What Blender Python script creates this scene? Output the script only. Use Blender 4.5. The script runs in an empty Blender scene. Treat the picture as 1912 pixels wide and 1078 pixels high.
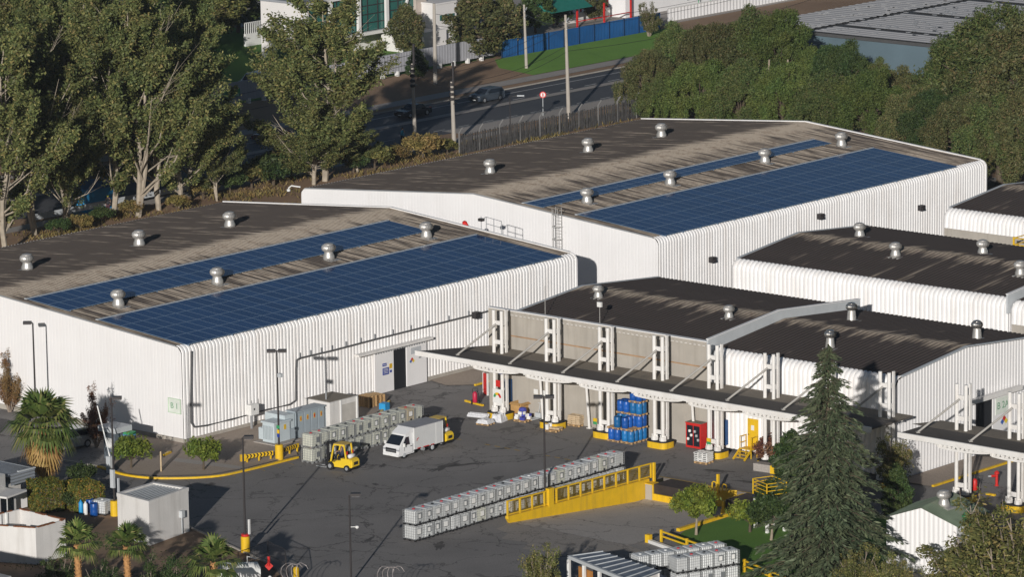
import bpy, math, random
import numpy as np
from mathutils import Vector, Matrix

# ------------------------------------------------------------------ camera, sky, sun, exposure
S = bpy.context.scene
COL = S.collection
CAMPOS = Vector((-254.567, -255.289, 84.0))
F_PX, PITCH, ROLL, HEAD = 8600.0, math.radians(11.275), math.radians(-0.79), math.radians(49.13)
_cp, _sp, _cr, _sr = math.cos(PITCH), math.sin(PITCH), math.cos(ROLL), math.sin(ROLL)
def _loc(w):                        # camera-aligned frame -> world (x along the long sheds, y across them)
    c, s = math.cos(HEAD), math.sin(HEAD)
    return Vector((w[0]*c + w[1]*s, -w[0]*s + w[1]*c, w[2]))
FWD = _loc((0, _cp, -_sp))
_r0, _u0 = Vector((1, 0, 0)), Vector((0, _sp, _cp))
RGT = _loc(_r0*_cr + _u0*_sr)
UPV = _loc(_u0*_cr - _r0*_sr)
cam = bpy.data.cameras.new('camera')
cam.sensor_width = 36.0
cam.lens = F_PX/1912.0*36.0
cam.clip_start = 1.0
cam.clip_end = 4000.0
camo = bpy.data.objects.new('camera', cam)
COL.objects.link(camo)
M = Matrix.Identity(4)
for i in range(3):
    M[i][0] = RGT[i]; M[i][1] = UPV[i]; M[i][2] = -FWD[i]; M[i][3] = CAMPOS[i]
camo.matrix_world = M
S.camera = camo

SUN_DIR = Vector((0.8281, 0.5069, -0.2395)).normalized()
W = bpy.data.worlds.new('World'); S.world = W; W.use_nodes = True
nt = W.node_tree
bg = nt.nodes['Background']
sky = nt.nodes.new('ShaderNodeTexSky'); sky.sky_type = 'NISHITA'; sky.sun_disc = False
sky.sun_elevation = math.asin(0.2395)
sky.sun_rotation = math.atan2(-SUN_DIR.x, -SUN_DIR.y)
sky.altitude = 500; sky.air_density = 1.0; sky.dust_density = 0.6; sky.ozone_density = 2.0
nt.links.new(sky.outputs[0], bg.inputs[0])
bg.inputs[1].default_value = 0.05
sl = bpy.data.lights.new('sun', 'SUN'); sl.energy = 5.0; sl.angle = math.radians(0.5); sl.color = (1.0, 0.965, 0.925)
so = bpy.data.objects.new('sun', sl); COL.objects.link(so)
so.rotation_euler = SUN_DIR.to_track_quat('-Z', 'Y').to_euler(); so.location = (0, 0, 120)
S.view_settings.view_transform = 'Standard'; S.view_settings.look = 'None'
S.view_settings.exposure = -0.36; S.view_settings.gamma = 1.0
S.cycles.max_bounces = 6; S.cycles.diffuse_bounces = 3; S.cycles.glossy_bounces = 3
S.cycles.transparent_max_bounces = 8

# ------------------------------------------------------------------ where a photo pixel meets a plane of the place
def _ray(x, y): return FWD*F_PX + RGT*(x-956.0) - UPV*(y-539.0)
def G(x, y, z=0.0):
    d = _ray(x, y); t = (z-CAMPOS.z)/d.z
    p = CAMPOS + d*t
    return Vector((p.x, p.y, z))
def HY(x, y, yv):                   # on the plane y = yv
    d = _ray(x, y); t = (yv-CAMPOS.y)/d.y
    return CAMPOS + d*t
def HX(x, y, xv):
    d = _ray(x, y); t = (xv-CAMPOS.x)/d.x
    return CAMPOS + d*t
def HGT(p, y):                      # height at which the vertical through p reaches picture row y
    lo, hi = 0.0, 80.0
    for _ in range(40):
        m = (lo+hi)/2
        q = Vector((p[0], p[1], m)) - CAMPOS
        yy = 539.0 - F_PX*q.dot(UPV)/q.dot(FWD)
        if yy > y: lo = m
        else: hi = m
    return lo

# ------------------------------------------------------------------ materials
MATS = {}
def _n(t, kind, **kw):
    n = t.nodes.new(kind)
    for k, v in kw.items(): setattr(n, k, v)
    return n
def mat(name, col, rough=0.6, metal=0.0, var=0.12, scale=1.5, bump=0.0, bscale=20.0, spec=0.4, dirt=None, dirt_amt=0.0, dirt_scale=0.6, trans=0.0, world=False, rnd=0.0, streak=False):
    if name in MATS: return MATS[name]
    m = bpy.data.materials.new(name); m.use_nodes = True
    t = m.node_tree; b = t.nodes['Principled BSDF']
    b.inputs['Roughness'].default_value = rough; b.inputs['Metallic'].default_value = metal
    b.inputs['Specular IOR Level'].default_value = spec
    if world:
        co = _n(t, 'ShaderNodeNewGeometry').outputs['Position']
    else:
        co = _n(t, 'ShaderNodeTexCoord').outputs['Object']
    nz = _n(t, 'ShaderNodeTexNoise'); nz.inputs['Scale'].default_value = scale; nz.inputs['Detail'].default_value = 5.0
    t.links.new(co, nz.inputs['Vector'])
    mr = _n(t, 'ShaderNodeMapRange'); mr.inputs[1].default_value = 0.25; mr.inputs[2].default_value = 0.75
    mr.inputs[3].default_value = 1-var; mr.inputs[4].default_value = 1+var
    t.links.new(nz.outputs['Fac'], mr.inputs[0])
    hs = _n(t, 'ShaderNodeHueSaturation'); hs.inputs['Color'].default_value = (*col, 1)
    val = mr.outputs[0]
    if rnd > 0:
        oi = _n(t, 'ShaderNodeObjectInfo'); m2 = _n(t, 'ShaderNodeMapRange'); m2.inputs[3].default_value = 1-rnd; m2.inputs[4].default_value = 1+rnd
        t.links.new(oi.outputs['Random'], m2.inputs[0])
        mu = _n(t, 'ShaderNodeMath', operation='MULTIPLY'); t.links.new(val, mu.inputs[0]); t.links.new(m2.outputs[0], mu.inputs[1]); val = mu.outputs[0]
    t.links.new(val, hs.inputs['Value'])
    out = hs.outputs[0]
    if dirt:
        n2 = _n(t, 'ShaderNodeTexNoise'); n2.inputs['Scale'].default_value = dirt_scale; n2.inputs['Detail'].default_value = 7.0; n2.inputs['Roughness'].default_value = 0.65
        if streak:
            mp = _n(t, 'ShaderNodeMapping'); mp.inputs['Scale'].default_value = (3.0, 3.0, 0.22); t.links.new(co, mp.inputs[0]); t.links.new(mp.outputs[0], n2.inputs['Vector'])
        else: t.links.new(co, n2.inputs['Vector'])
        m3 = _n(t, 'ShaderNodeMapRange'); m3.inputs[1].default_value = 0.48; m3.inputs[2].default_value = 0.72; m3.inputs[4].default_value = dirt_amt
        t.links.new(n2.outputs['Fac'], m3.inputs[0])
        mx = _n(t, 'ShaderNodeMix', data_type='RGBA'); t.links.new(m3.outputs[0], mx.inputs[0]); t.links.new(out, mx.inputs[6]); mx.inputs[7].default_value = (*dirt, 1)
        out = mx.outputs[2]
    t.links.new(out, b.inputs['Base Color'])
    if bump > 0:
        n4 = _n(t, 'ShaderNodeTexNoise'); n4.inputs['Scale'].default_value = bscale; n4.inputs['Detail'].default_value = 3.0
        t.links.new(co, n4.inputs['Vector'])
        bp = _n(t, 'ShaderNodeBump'); bp.inputs['Strength'].default_value = bump; bp.inputs['Distance'].default_value = 0.05
        t.links.new(n4.outputs['Fac'], bp.inputs['Height']); t.links.new(bp.outputs[0], b.inputs['Normal'])
    MATS[name] = m
    return m

def leaf_mat(name, dark, light, third=None, rough=0.55, translucent=0.25):
    if name in MATS: return MATS[name]
    m = bpy.data.materials.new(name); m.use_nodes = True
    t = m.node_tree; b = t.nodes['Principled BSDF']
    g = _n(t, 'ShaderNodeNewGeometry')
    cr = _n(t, 'ShaderNodeValToRGB')
    e = cr.color_ramp.elements
    e[0].position = 0.0; e[0].color = (*dark, 1); e[1].position = 0.8 if third else 1.0; e[1].color = (*light, 1)
    if third:
        k = e.new(0.97); k.color = (*third, 1)
    t.links.new(g.outputs['Random Per Island'], cr.inputs[0])
    oi = _n(t, 'ShaderNodeObjectInfo'); hs = _n(t, 'ShaderNodeHueSaturation')
    mr = _n(t, 'ShaderNodeMapRange'); mr.inputs[3].default_value = 0.8; mr.inputs[4].default_value = 1.2
    t.links.new(oi.outputs['Random'], mr.inputs[0]); t.links.new(mr.outputs[0], hs.inputs['Value']); t.links.new(cr.outputs[0], hs.inputs['Color'])
    # whole sprays of older and younger leaves
    nz = _n(t, 'ShaderNodeTexNoise'); nz.inputs['Scale'].default_value = 0.45; nz.inputs['Detail'].default_value = 3
    t.links.new(g.outputs['Position'], nz.inputs['Vector'])
    m2 = _n(t, 'ShaderNodeMapRange'); m2.inputs[1].default_value = 0.3; m2.inputs[2].default_value = 0.7; m2.inputs[3].default_value = 0.475; m2.inputs[4].default_value = 0.525
    t.links.new(nz.outputs['Fac'], m2.inputs[0]); t.links.new(m2.outputs[0], hs.inputs['Hue'])
    t.links.new(hs.outputs[0], b.inputs['Base Color'])
    b.inputs['Roughness'].default_value = rough; b.inputs['Specular IOR Level'].default_value = 0.25
    tr = _n(t, 'ShaderNodeBsdfTranslucent'); t.links.new(hs.outputs[0], tr.inputs[0])
    ms = _n(t, 'ShaderNodeMixShader'); ms.inputs[0].default_value = translucent
    t.links.new(b.outputs[0], ms.inputs[1]); t.links.new(tr.outputs[0], ms.inputs[2])
    t.links.new(ms.outputs[0], t.nodes['Material Output'].inputs[0])
    MATS[name] = m
    return m

WHITE = mat('white_painted_metal', (0.86, 0.84, 0.82), 0.5, var=0.05, scale=0.5, dirt=(0.44, 0.34, 0.25), dirt_amt=0.28, dirt_scale=0.5, streak=True)
WHITE2 = mat('white_gable_sheet', (0.82, 0.80, 0.785), 0.5, var=0.03, scale=0.4, dirt=(0.55, 0.49, 0.43), dirt_amt=0.09, dirt_scale=0.4, streak=True)
CREAM = mat('cream_column_paint', (0.76, 0.735, 0.70), 0.5, var=0.05, dirt=(0.4, 0.33, 0.26), dirt_amt=0.25)
GREYM = mat('grey_metal', (0.38, 0.39, 0.40), 0.45, 0.3, var=0.1)
PALEGREY = mat('pale_grey_paint', (0.50, 0.52, 0.53), 0.5, var=0.06)
BLUEGREY = mat('blue_grey_cabinet_paint', (0.33, 0.38, 0.41), 0.45, var=0.06)
PALEBLUE = mat('pale_blue_grey_paint', (0.50, 0.56, 0.58), 0.45, var=0.05)
GALV = mat('galvanised_steel', (0.55, 0.53, 0.50), 0.42, 0.55, var=0.18, scale=6)
CHROME = mat('bright_spun_steel', (0.60, 0.58, 0.55), 0.24, 0.9, var=0.12, scale=5)
DARKM = mat('dark_bronze_metal', (0.045, 0.04, 0.04), 0.5, 0.2)
BLACK = mat('black_rubber', (0.015, 0.015, 0.016), 0.7)
BLACKM = mat('black_painted_metal', (0.02, 0.02, 0.022), 0.4)
GLASSD = mat('dark_window_glass', (0.015, 0.02, 0.028), 0.06, spec=0.6, var=0.02)
YELLOW = mat('safety_yellow_paint', (0.74, 0.46, 0.015), 0.5, var=0.08, dirt=(0.36, 0.23, 0.05), dirt_amt=0.45, dirt_scale=0.7, streak=True)
YELLOWD = mat('worn_yellow_marking', (0.42, 0.27, 0.03), 0.8, var=0.25, scale=2.0, dirt=(0.1, 0.09, 0.07), dirt_amt=0.7, dirt_scale=1.5)
FORKY = mat('forklift_yellow', (0.78, 0.53, 0.03), 0.35, var=0.04)
RED = mat('red_paint', (0.55, 0.025, 0.02), 0.45, var=0.08)
PINKRED = mat('crimson_paint', (0.48, 0.02, 0.06), 0.45)
BLUEP = mat('royal_blue_plastic', (0.012, 0.09, 0.36), 0.35, var=0.12, rnd=0.25)
BLUEP2 = mat('ocean_blue_plastic', (0.012, 0.14, 0.36), 0.4, var=0.15, rnd=0.25)
CYAN = mat('bright_blue_plastic', (0.03, 0.30, 0.60), 0.5)
SIGNBLUE = mat('sign_blue', (0.02, 0.05, 0.30), 0.5)
SIGNGREEN = mat('sign_green', (0.05, 0.30, 0.12), 0.5)
PALEGREEN = mat('pale_green_print', (0.45, 0.62, 0.42), 0.6)
WHITEP = mat('white_plastic', (0.75, 0.74, 0.71), 0.45, var=0.05)
TOTE = mat('translucent_white_plastic', (0.64, 0.65, 0.64), 0.4, var=0.08, rnd=0.15)
TOTEY = mat('aged_cream_plastic', (0.60, 0.60, 0.50), 0.45, var=0.08, rnd=0.10)
TOTEG = mat('bare_galvanised_bar', (0.42, 0.43, 0.43), 0.4, 0.5)
PLATEG = mat('grey_label_plate', (0.16, 0.17, 0.175), 0.5)
WOOD = mat('pallet_wood', (0.50, 0.32, 0.15), 0.8, var=0.25, scale=4)
WOODP = mat('pale_timber', (0.55, 0.42, 0.26), 0.8, var=0.2, scale=3)
CARD = mat('cardboard', (0.46, 0.27, 0.10), 0.85, var=0.12)
FILM = mat('clear_stretch_film', (0.66, 0.66, 0.67), 0.25, var=0.2, scale=7, bump=0.5, bscale=9)
BAG = mat('tan_paper_sack', (0.52, 0.40, 0.26), 0.8, var=0.15, scale=4)
CONC = mat('grey_concrete', (0.40, 0.365, 0.315), 0.85, var=0.10, scale=0.6, dirt=(0.25, 0.22, 0.18), dirt_amt=0.5, dirt_scale=0.5, bump=0.15, streak=True)
PLASTER = mat('off_white_render', (0.70, 0.675, 0.64), 0.8, var=0.06, scale=0.7, dirt=(0.38, 0.35, 0.31), dirt_amt=0.35, dirt_scale=0.6, streak=True)
RUST = mat('rusty_steel', (0.20, 0.075, 0.03), 0.85, var=0.35, scale=5)
BARK = mat('pale_grey_bark', (0.30, 0.245, 0.18), 0.9, var=0.3, scale=3, bump=0.4, bscale=8)
PALEBARK = mat('pale_smooth_bark', (0.36, 0.305, 0.235), 0.85, var=0.25, scale=2)
BARKD = mat('dark_brown_bark', (0.10, 0.075, 0.05), 0.9, var=0.3, scale=4, bump=0.4, bscale=8)
PALMTRUNK = mat('orange_brown_palm_trunk', (0.42, 0.22, 0.085), 0.9, var=0.35, scale=6, bump=0.8, bscale=12)
TWIG = mat('dry_grey_twig', (0.30, 0.24, 0.19), 0.9)
SOIL = mat('bare_brown_soil', (0.25, 0.165, 0.105), 0.95, var=0.3, scale=0.5, bump=0.3, bscale=4, dirt=(0.13, 0.115, 0.06), dirt_amt=0.6, dirt_scale=0.35, world=True)
L_POP = leaf_mat('poplar_leaf', (0.065, 0.085, 0.030), (0.205, 0.225, 0.075), (0.32, 0.27, 0.10))
L_PEP = leaf_mat('pepper_leaf', (0.060, 0.088, 0.030), (0.150, 0.190, 0.055), (0.20, 0.18, 0.07))
L_PEP2 = leaf_mat('bright_pepper_leaf', (0.066, 0.100, 0.028), (0.160, 0.200, 0.050))
L_PEP3 = leaf_mat('olive_brown_pepper_leaf', (0.066, 0.078, 0.030), (0.165, 0.170, 0.062), (0.21, 0.155, 0.07))
L_CON = leaf_mat('cedar_needle', (0.052, 0.072, 0.040), (0.155, 0.185, 0.100), translucent=0.1)
L_PALM = leaf_mat('palm_blade', (0.062, 0.106, 0.025), (0.188, 0.237, 0.062), (0.325, 0.300, 0.112))
L_DRY = leaf_mat('dry_palm_blade', (0.275, 0.150, 0.050), (0.525, 0.338, 0.125))
L_HEDGE = leaf_mat('hedge_leaf', (0.062, 0.094, 0.018), (0.188, 0.188, 0.037), (0.350, 0.213, 0.037))
L_SHRUB = leaf_mat('shrub_leaf', (0.087, 0.131, 0.022), (0.246, 0.290, 0.043))
L_OLIVE = leaf_mat('olive_leaf', (0.080, 0.094, 0.029), (0.232, 0.225, 0.072), (0.362, 0.290, 0.102))
L_RED = leaf_mat('russet_leaf', (0.087, 0.036, 0.029), (0.290, 0.145, 0.072))
L_AUT = leaf_mat('autumn_leaf', (0.150, 0.088, 0.037), (0.375, 0.225, 0.088))
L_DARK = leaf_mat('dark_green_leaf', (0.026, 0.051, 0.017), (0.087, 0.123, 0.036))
L_GRASS = leaf_mat('dry_grass_blade', (0.125, 0.112, 0.037), (0.350, 0.250, 0.088))

# ------------------------------------------------------------------ mesh building
SPLIT = {'posts': 'post', 'front_posts': 'post', 'white_columns': 'column', 'slanted_legs': 'leg', 'legs': 'leg', 'footings': 'footing', 'corner_posts': 'corner_post', 'openings': 'window', 'windows': 'window', 'edge_bands': 'roof_band', 'guard_posts': 'guard_post', 'side_sheets': 'side_sheet', 'inner_ribs': 'inner_rib', 'cross_plates': 'cross_plate', 'brackets': 'bracket', 'rusty_rims': 'rusty_rim', 'cooling_fins_': 'fin'}
class MB:
    def __init__(s): s.v = []; s.f = []; s.m = []; s.k = 0
    def add(s, vs, fs):
        b = len(s.v); s.v.extend([tuple(p) for p in vs])
        for f in fs: s.f.append(tuple(i+b for i in f)); s.m.append(s.k)
    def box(s, x0, x1, y0, y1, z0, z1):
        s.add([(x0,y0,z0),(x1,y0,z0),(x1,y1,z0),(x0,y1,z0),(x0,y0,z1),(x1,y0,z1),(x1,y1,z1),(x0,y1,z1)],
              [(0,3,2,1),(4,5,6,7),(0,1,5,4),(1,2,6,5),(2,3,7,6),(3,0,4,7)]); return s
    def obox(s, c, hx, hy, hz, ang=0.0):
        ca, sa = math.cos(ang), math.sin(ang); vs = []
        for z in (-hz, hz):
            for x, y in ((-hx,-hy),(hx,-hy),(hx,hy),(-hx,hy)):
                vs.append((c[0]+x*ca-y*sa, c[1]+x*sa+y*ca, c[2]+z))
        s.add(vs, [(0,3,2,1),(4,5,6,7),(0,1,5,4),(1,2,6,5),(2,3,7,6),(3,0,4,7)]); return s
    def bar(s, p0, p1, w, h=None, up=(0,0,1)):       # square bar between two points
        h = h or w
        p0 = Vector(p0); p1 = Vector(p1); d = (p1-p0).normalized(); u = Vector(up)
        if abs(d.dot(u)) > 0.98: u = Vector((1,0,0))
        a = d.cross(u).normalized()*(w/2); b = a.cross(d).normalized()*(h/2)
        vs = [p0-a-b, p0+a-b, p0+a+b, p0-a+b, p1-a-b, p1+a-b, p1+a+b, p1-a+b]
        s.add(vs, [(0,3,2,1),(4,5,6,7),(0,1,5,4),(1,2,6,5),(2,3,7,6),(3,0,4,7)]); return s
    def tube(s, pts, r, n=6, caps=True):
        pts = [Vector(p) for p in pts]; rs = r if isinstance(r, (list, tuple)) else [r]*len(pts)
        vs = []; fs = []
        ref = None
        for i, p in enumerate(pts):
            d = (pts[min(i+1, len(pts)-1)] - pts[max(i-1, 0)])
            d = d.normalized() if d.length > 1e-9 else Vector((0,0,1))
            if ref is None: ref = Vector((0,0,1)) if abs(d.z) < 0.9 else Vector((1,0,0))
            a = d.cross(ref)
            if a.length < 1e-4: a = d.cross(Vector((0,1,0)))
            a.normalize(); b = a.cross(d); ref = b.cross(Vector((0,0,0))) if False else ref
            for k in range(n):
                t = 2*math.pi*k/n
                vs.append(p + a*(math.cos(t)*rs[i]) + b*(math.sin(t)*rs[i]))
        for i in range(len(pts)-1):
            for k in range(n):
                k2 = (k+1) % n
                fs.append((i*n+k, i*n+k2, (i+1)*n+k2, (i+1)*n+k))
        if caps:
            fs.append(tuple(range(n))); fs.append(tuple(reversed(range((len(pts)-1)*n, len(pts)*n))))
        s.add(vs, fs); return s
    def cyl(s, p0, p1, r, n=10): return s.tube([p0, p1], r, n)
    def lathe(s, prof, c=(0,0,0), n=16):             # prof: (radius, z) from bottom to top
        vs = []; fs = []
        for r, z in prof:
            for k in range(n):
                t = 2*math.pi*k/n
                vs.append((c[0]+r*math.cos(t), c[1]+r*math.sin(t), c[2]+z))
        for i in range(len(prof)-1):
            for k in range(n):
                k2 = (k+1) % n
                fs.append((i*n+k, i*n+k2, (i+1)*n+k2, (i+1)*n+k))
        fs.append(tuple(reversed(range(n)))); fs.append(tuple(range((len(prof)-1)*n, len(prof)*n)))
        s.add(vs, fs); return s
    def prism(s, poly, z0, z1):                      # plan polygon, counter-clockwise
        n = len(poly)
        vs = [(x, y, z0) for x, y in poly] + [(x, y, z1) for x, y in poly]
        fs = [tuple(reversed(range(n))), tuple(range(n, 2*n))]
        fs += [(i, (i+1) % n, n+(i+1) % n, n+i) for i in range(n)]
        s.add(vs, fs); return s
    def extr(s, poly, axis, a, b):                   # polygon in the plane across an axis, from a to b
        n = len(poly)
        def P(q, t): return (t, q[0], q[1]) if axis == 0 else (q[0], t, q[1])
        vs = [P(q, a) for q in poly] + [P(q, b) for q in poly]
        fs = [tuple(range(n)), tuple(reversed(range(n, 2*n)))]
        fs += [(i, n+i, n+(i+1) % n, (i+1) % n) for i in range(n)]
        s.add(vs, fs); return s
    def grid(s, P, m, n):                            # m x n points row by row
        s.add(P, [(i*n+j, i*n+j+1, (i+1)*n+j+1, (i+1)*n+j) for i in range(m-1) for j in range(n-1)]); return s
    def quad(s, a, b, c, d): s.add([a, b, c, d], [(0,1,2,3)]); return s
    def build(s, name, mats, parent=None, smooth=False, rel=None, loc=None):
        if name in SPLIT and parent is not None:     # several like pieces: each one an object of its own
            up = list(range(len(s.v)))
            def find(i):
                while up[i] != i: up[i] = up[up[i]]; i = up[i]
                return i
            for fc in s.f:
                for q in fc[1:]: up[find(q)] = find(fc[0])
            groups = {}
            for k, fc in enumerate(s.f): groups.setdefault(find(fc[0]), []).append(k)
            for ks in groups.values():
                sub = MB(); idx = {}
                for k in ks:
                    for q in s.f[k]:
                        if q not in idx: idx[q] = len(sub.v); sub.v.append(s.v[q])
                    sub.f.append(tuple(idx[q] for q in s.f[k])); sub.m.append(s.m[k])
                o = sub.build(SPLIT[name], mats, parent, smooth)
            return o
        mats = mats if isinstance(mats, (list, tuple)) else [mats]
        off = Vector((0,0,0))
        if rel is not None: off = rel                # vertices were given in world coordinates
        elif parent is not None and parent.get('_w'): off = wloc(parent)
        elif parent is None and loc is None and s.v:
            a = np.array(s.v); off = Vector(((a[:,0].min()+a[:,0].max())/2, (a[:,1].min()+a[:,1].max())/2, a[:,2].min()))
        me = bpy.data.meshes.new(name)
        me.from_pydata([(p[0]-off.x, p[1]-off.y, p[2]-off.z) for p in s.v], [], s.f)
        for m_ in mats: me.materials.append(m_)
        if len(mats) > 1: me.polygons.foreach_set('material_index', s.m)
        if smooth: me.polygons.foreach_set('use_smooth', [True]*len(me.polygons))
        me.update()
        o = bpy.data.objects.new(name, me); COL.objects.link(o)
        if parent is not None:
            o.parent = parent
            if parent.get('_w'): o['_w'] = 1
        else:
            o.location = loc if loc is not None else off
            if loc is None: o['_w'] = 1
        return o
def wloc(o):
    v = Vector((0,0,0))
    while o is not None: v = v + Vector(o.location); o = o.parent
    return v
def tag(o, label=None, cat=None, group=None, kind=None):
    if label: o['label'] = label
    if cat: o['category'] = cat
    if group: o['group'] = group
    if kind: o['kind'] = kind
    return o
def thing(name, label, cat, loc=(0,0,0), rz=0.0, group=None, world=True):
    o = bpy.data.objects.new(name, None); COL.objects.link(o)
    o.empty_display_size = 0.3
    o.location = loc; o.rotation_euler = (0,0,rz)
    if world and rz == 0.0: o['_w'] = 1
    return tag(o, label, cat, group)
def copy_tree(o, loc=None, rz=None, label=None, group=None, scale=None, parent=None):
    c = o.copy(); COL.objects.link(c)
    if parent is not None: c.parent = parent
    if loc is not None: c.location = loc
    if rz is not None: c.rotation_euler = (0,0,rz)
    if scale is not None: c.scale = scale
    if label: c['label'] = label
    if group: c['group'] = group
    for ch in list(o.children): copy_tree(ch, parent=c)
    return c
def text(s_, size, name, m, parent, loc, rx, rz, depth=0.004):
    cu = bpy.data.curves.new(name, 'FONT'); cu.body = s_; cu.size = size; cu.align_x = 'CENTER'; cu.align_y = 'CENTER'; cu.extrude = depth
    tmp = bpy.data.objects.new(name, cu)
    me = bpy.data.meshes.new_from_object(tmp); me.name = name
    bpy.data.objects.remove(tmp)
    o = bpy.data.objects.new(name, me); COL.objects.link(o); me.materials.append(m)
    o.parent = parent
    if parent is not None and parent.get('_w'): loc = Vector(loc) - wloc(parent)
    o.location = loc; o.rotation_euler = (rx, 0, rz)
    return o
ORD = ['first','second','third','fourth','fifth','sixth','seventh','eighth','ninth','tenth','eleventh','twelfth','thirteenth','fourteenth','fifteenth','sixteenth','seventeenth','eighteenth','nineteenth','twentieth','twenty-first','twenty-second','twenty-third','twenty-fourth','twenty-fifth','twenty-sixth','twenty-seventh','twenty-eighth']
# ------------------------------------------------------------------ the setting: ground, yard, ramp, road
def world_pos(t): return _n(t, 'ShaderNodeNewGeometry').outputs['Position']
def math_(t, op, a, b=None):
    n = _n(t, 'ShaderNodeMath', operation=op)
    for i, q in enumerate((a, b)):
        if q is None: continue
        if isinstance(q, (int, float)): n.inputs[i].default_value = q
        else: t.links.new(q, n.inputs[i])
    return n.outputs[0]
def mixc(t, f, a, b):
    n = _n(t, 'ShaderNodeMix', data_type='RGBA')
    if isinstance(f, (int, float)): n.inputs[0].default_value = f
    else: t.links.new(f, n.inputs[0])
    for i, q in ((6, a), (7, b)):
        if isinstance(q, tuple): n.inputs[i].default_value = (*q, 1)
        else: t.links.new(q, n.inputs[i])
    return n.outputs[2]
def noise(t, co, scale, detail=4, rough=0.5):
    n = _n(t, 'ShaderNodeTexNoise'); n.inputs['Scale'].default_value = scale; n.inputs['Detail'].default_value = detail; n.inputs['Roughness'].default_value = rough
    t.links.new(co, n.inputs['Vector']); return n
def rng_(t, v, a, b, c=0.0, d=1.0):
    n = _n(t, 'ShaderNodeMapRange'); t.links.new(v, n.inputs[0])
    n.inputs[1].default_value = a; n.inputs[2].default_value = b; n.inputs[3].default_value = c; n.inputs[4].default_value = d
    return n.outputs[0]
def ground_mat(name, base, worn, stain, crack=None, cell=0.16, rough=0.9, stain_amt=0.5):
    m = bpy.data.materials.new(name); m.use_nodes = True; t = m.node_tree; b = t.nodes['Principled BSDF']
    co = world_pos(t)
    n1 = noise(t, co, 0.11, 6, 0.6); n2 = noise(t, co, 0.45, 6, 0.7); n3 = noise(t, co, 9.0, 3)
    c = mixc(t, rng_(t, n1.outputs['Fac'], 0.35, 0.65), base, worn)
    c = mixc(t, rng_(t, n2.outputs['Fac'], 0.58, 0.75, 0, stain_amt), c, stain)
    g = _n(t, 'ShaderNodeHueSaturation'); t.links.new(c, g.inputs['Color']); t.links.new(rng_(t, n3.outputs['Fac'], 0.3, 0.7, 0.86, 1.14), g.inputs['Value'])
    c = g.outputs[0]
    if crack:
        dn = noise(t, co, 0.35, 5, 0.65)
        va = _n(t, 'ShaderNodeVectorMath', operation='MULTIPLY_ADD'); t.links.new(dn.outputs['Color'], va.inputs[0]); va.inputs[1].default_value = (4.5, 4.5, 0); t.links.new(co, va.inputs[2])
        vo = _n(t, 'ShaderNodeTexVoronoi', feature='DISTANCE_TO_EDGE'); vo.inputs['Scale'].default_value = cell; t.links.new(va.outputs[0], vo.inputs['Vector'])
        wn = noise(t, co, 0.25, 3)
        th = rng_(t, wn.outputs['Fac'], 0.35, 0.68, 0.001, 0.011)
        cm = math_(t, 'LESS_THAN', vo.outputs['Distance'], th)
        vo2 = _n(t, 'ShaderNodeTexVoronoi', feature='DISTANCE_TO_EDGE'); vo2.inputs['Scale'].default_value = cell*2.6; t.links.new(va.outputs[0], vo2.inputs['Vector'])
        patch = math_(t, 'GREATER_THAN', noise(t, co, 0.13, 2).outputs['Fac'], 0.52)
        cm2 = math_(t, 'MULTIPLY', math_(t, 'LESS_THAN', vo2.outputs['Distance'], 0.02), patch)
        cm = math_(t, 'MAXIMUM', cm, math_(t, 'MULTIPLY', cm2, 0.7))
        c = mixc(t, math_(t, 'MULTIPLY', cm, 0.72), c, crack)
    t.links.new(c, b.inputs['Base Color']); b.inputs['Roughness'].default_value = rough; b.inputs['Specular IOR Level'].default_value = 0.25
    bp = _n(t, 'ShaderNodeBump'); bp.inputs['Strength'].default_value = 0.25; bp.inputs['Distance'].default_value = 0.03
    t.links.new(n3.outputs['Fac'], bp.inputs['Height']); t.links.new(bp.outputs[0], b.inputs['Normal'])
    return m
ASPH = ground_mat('cracked_yard_asphalt', (0.205, 0.192, 0.182), (0.26, 0.243, 0.228), (0.14, 0.131, 0.124), crack=(0.075, 0.069, 0.065), cell=0.125)
ROADM = ground_mat('dark_road_asphalt', (0.075, 0.077, 0.083), (0.095, 0.096, 0.10), (0.06, 0.06, 0.066), rough=0.7)
SLAB = ground_mat('stained_ramp_concrete', (0.46, 0.415, 0.37), (0.52, 0.47, 0.42), (0.34, 0.305, 0.27), crack=(0.17, 0.15, 0.13), cell=0.11)
PAVE = ground_mat('footpath_concrete', (0.34, 0.31, 0.28), (0.40, 0.36, 0.32), (0.25, 0.21, 0.175))
EARTH = ground_mat('brown_earth', (0.27, 0.175, 0.11), (0.36, 0.235, 0.145), (0.16, 0.135, 0.075), rough=0.95, stain_amt=0.7)
BED = ground_mat('grey_brown_planting_bed', (0.33, 0.27, 0.22), (0.40, 0.325, 0.26), (0.20, 0.16, 0.13), rough=0.95)
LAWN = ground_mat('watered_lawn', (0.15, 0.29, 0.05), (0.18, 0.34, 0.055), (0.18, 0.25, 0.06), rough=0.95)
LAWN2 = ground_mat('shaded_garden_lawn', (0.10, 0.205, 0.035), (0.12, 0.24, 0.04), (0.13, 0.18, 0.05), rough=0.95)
WHITELINE = mat('worn_white_road_line', (0.55, 0.54, 0.52), 0.8, var=0.2, world=True)

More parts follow.
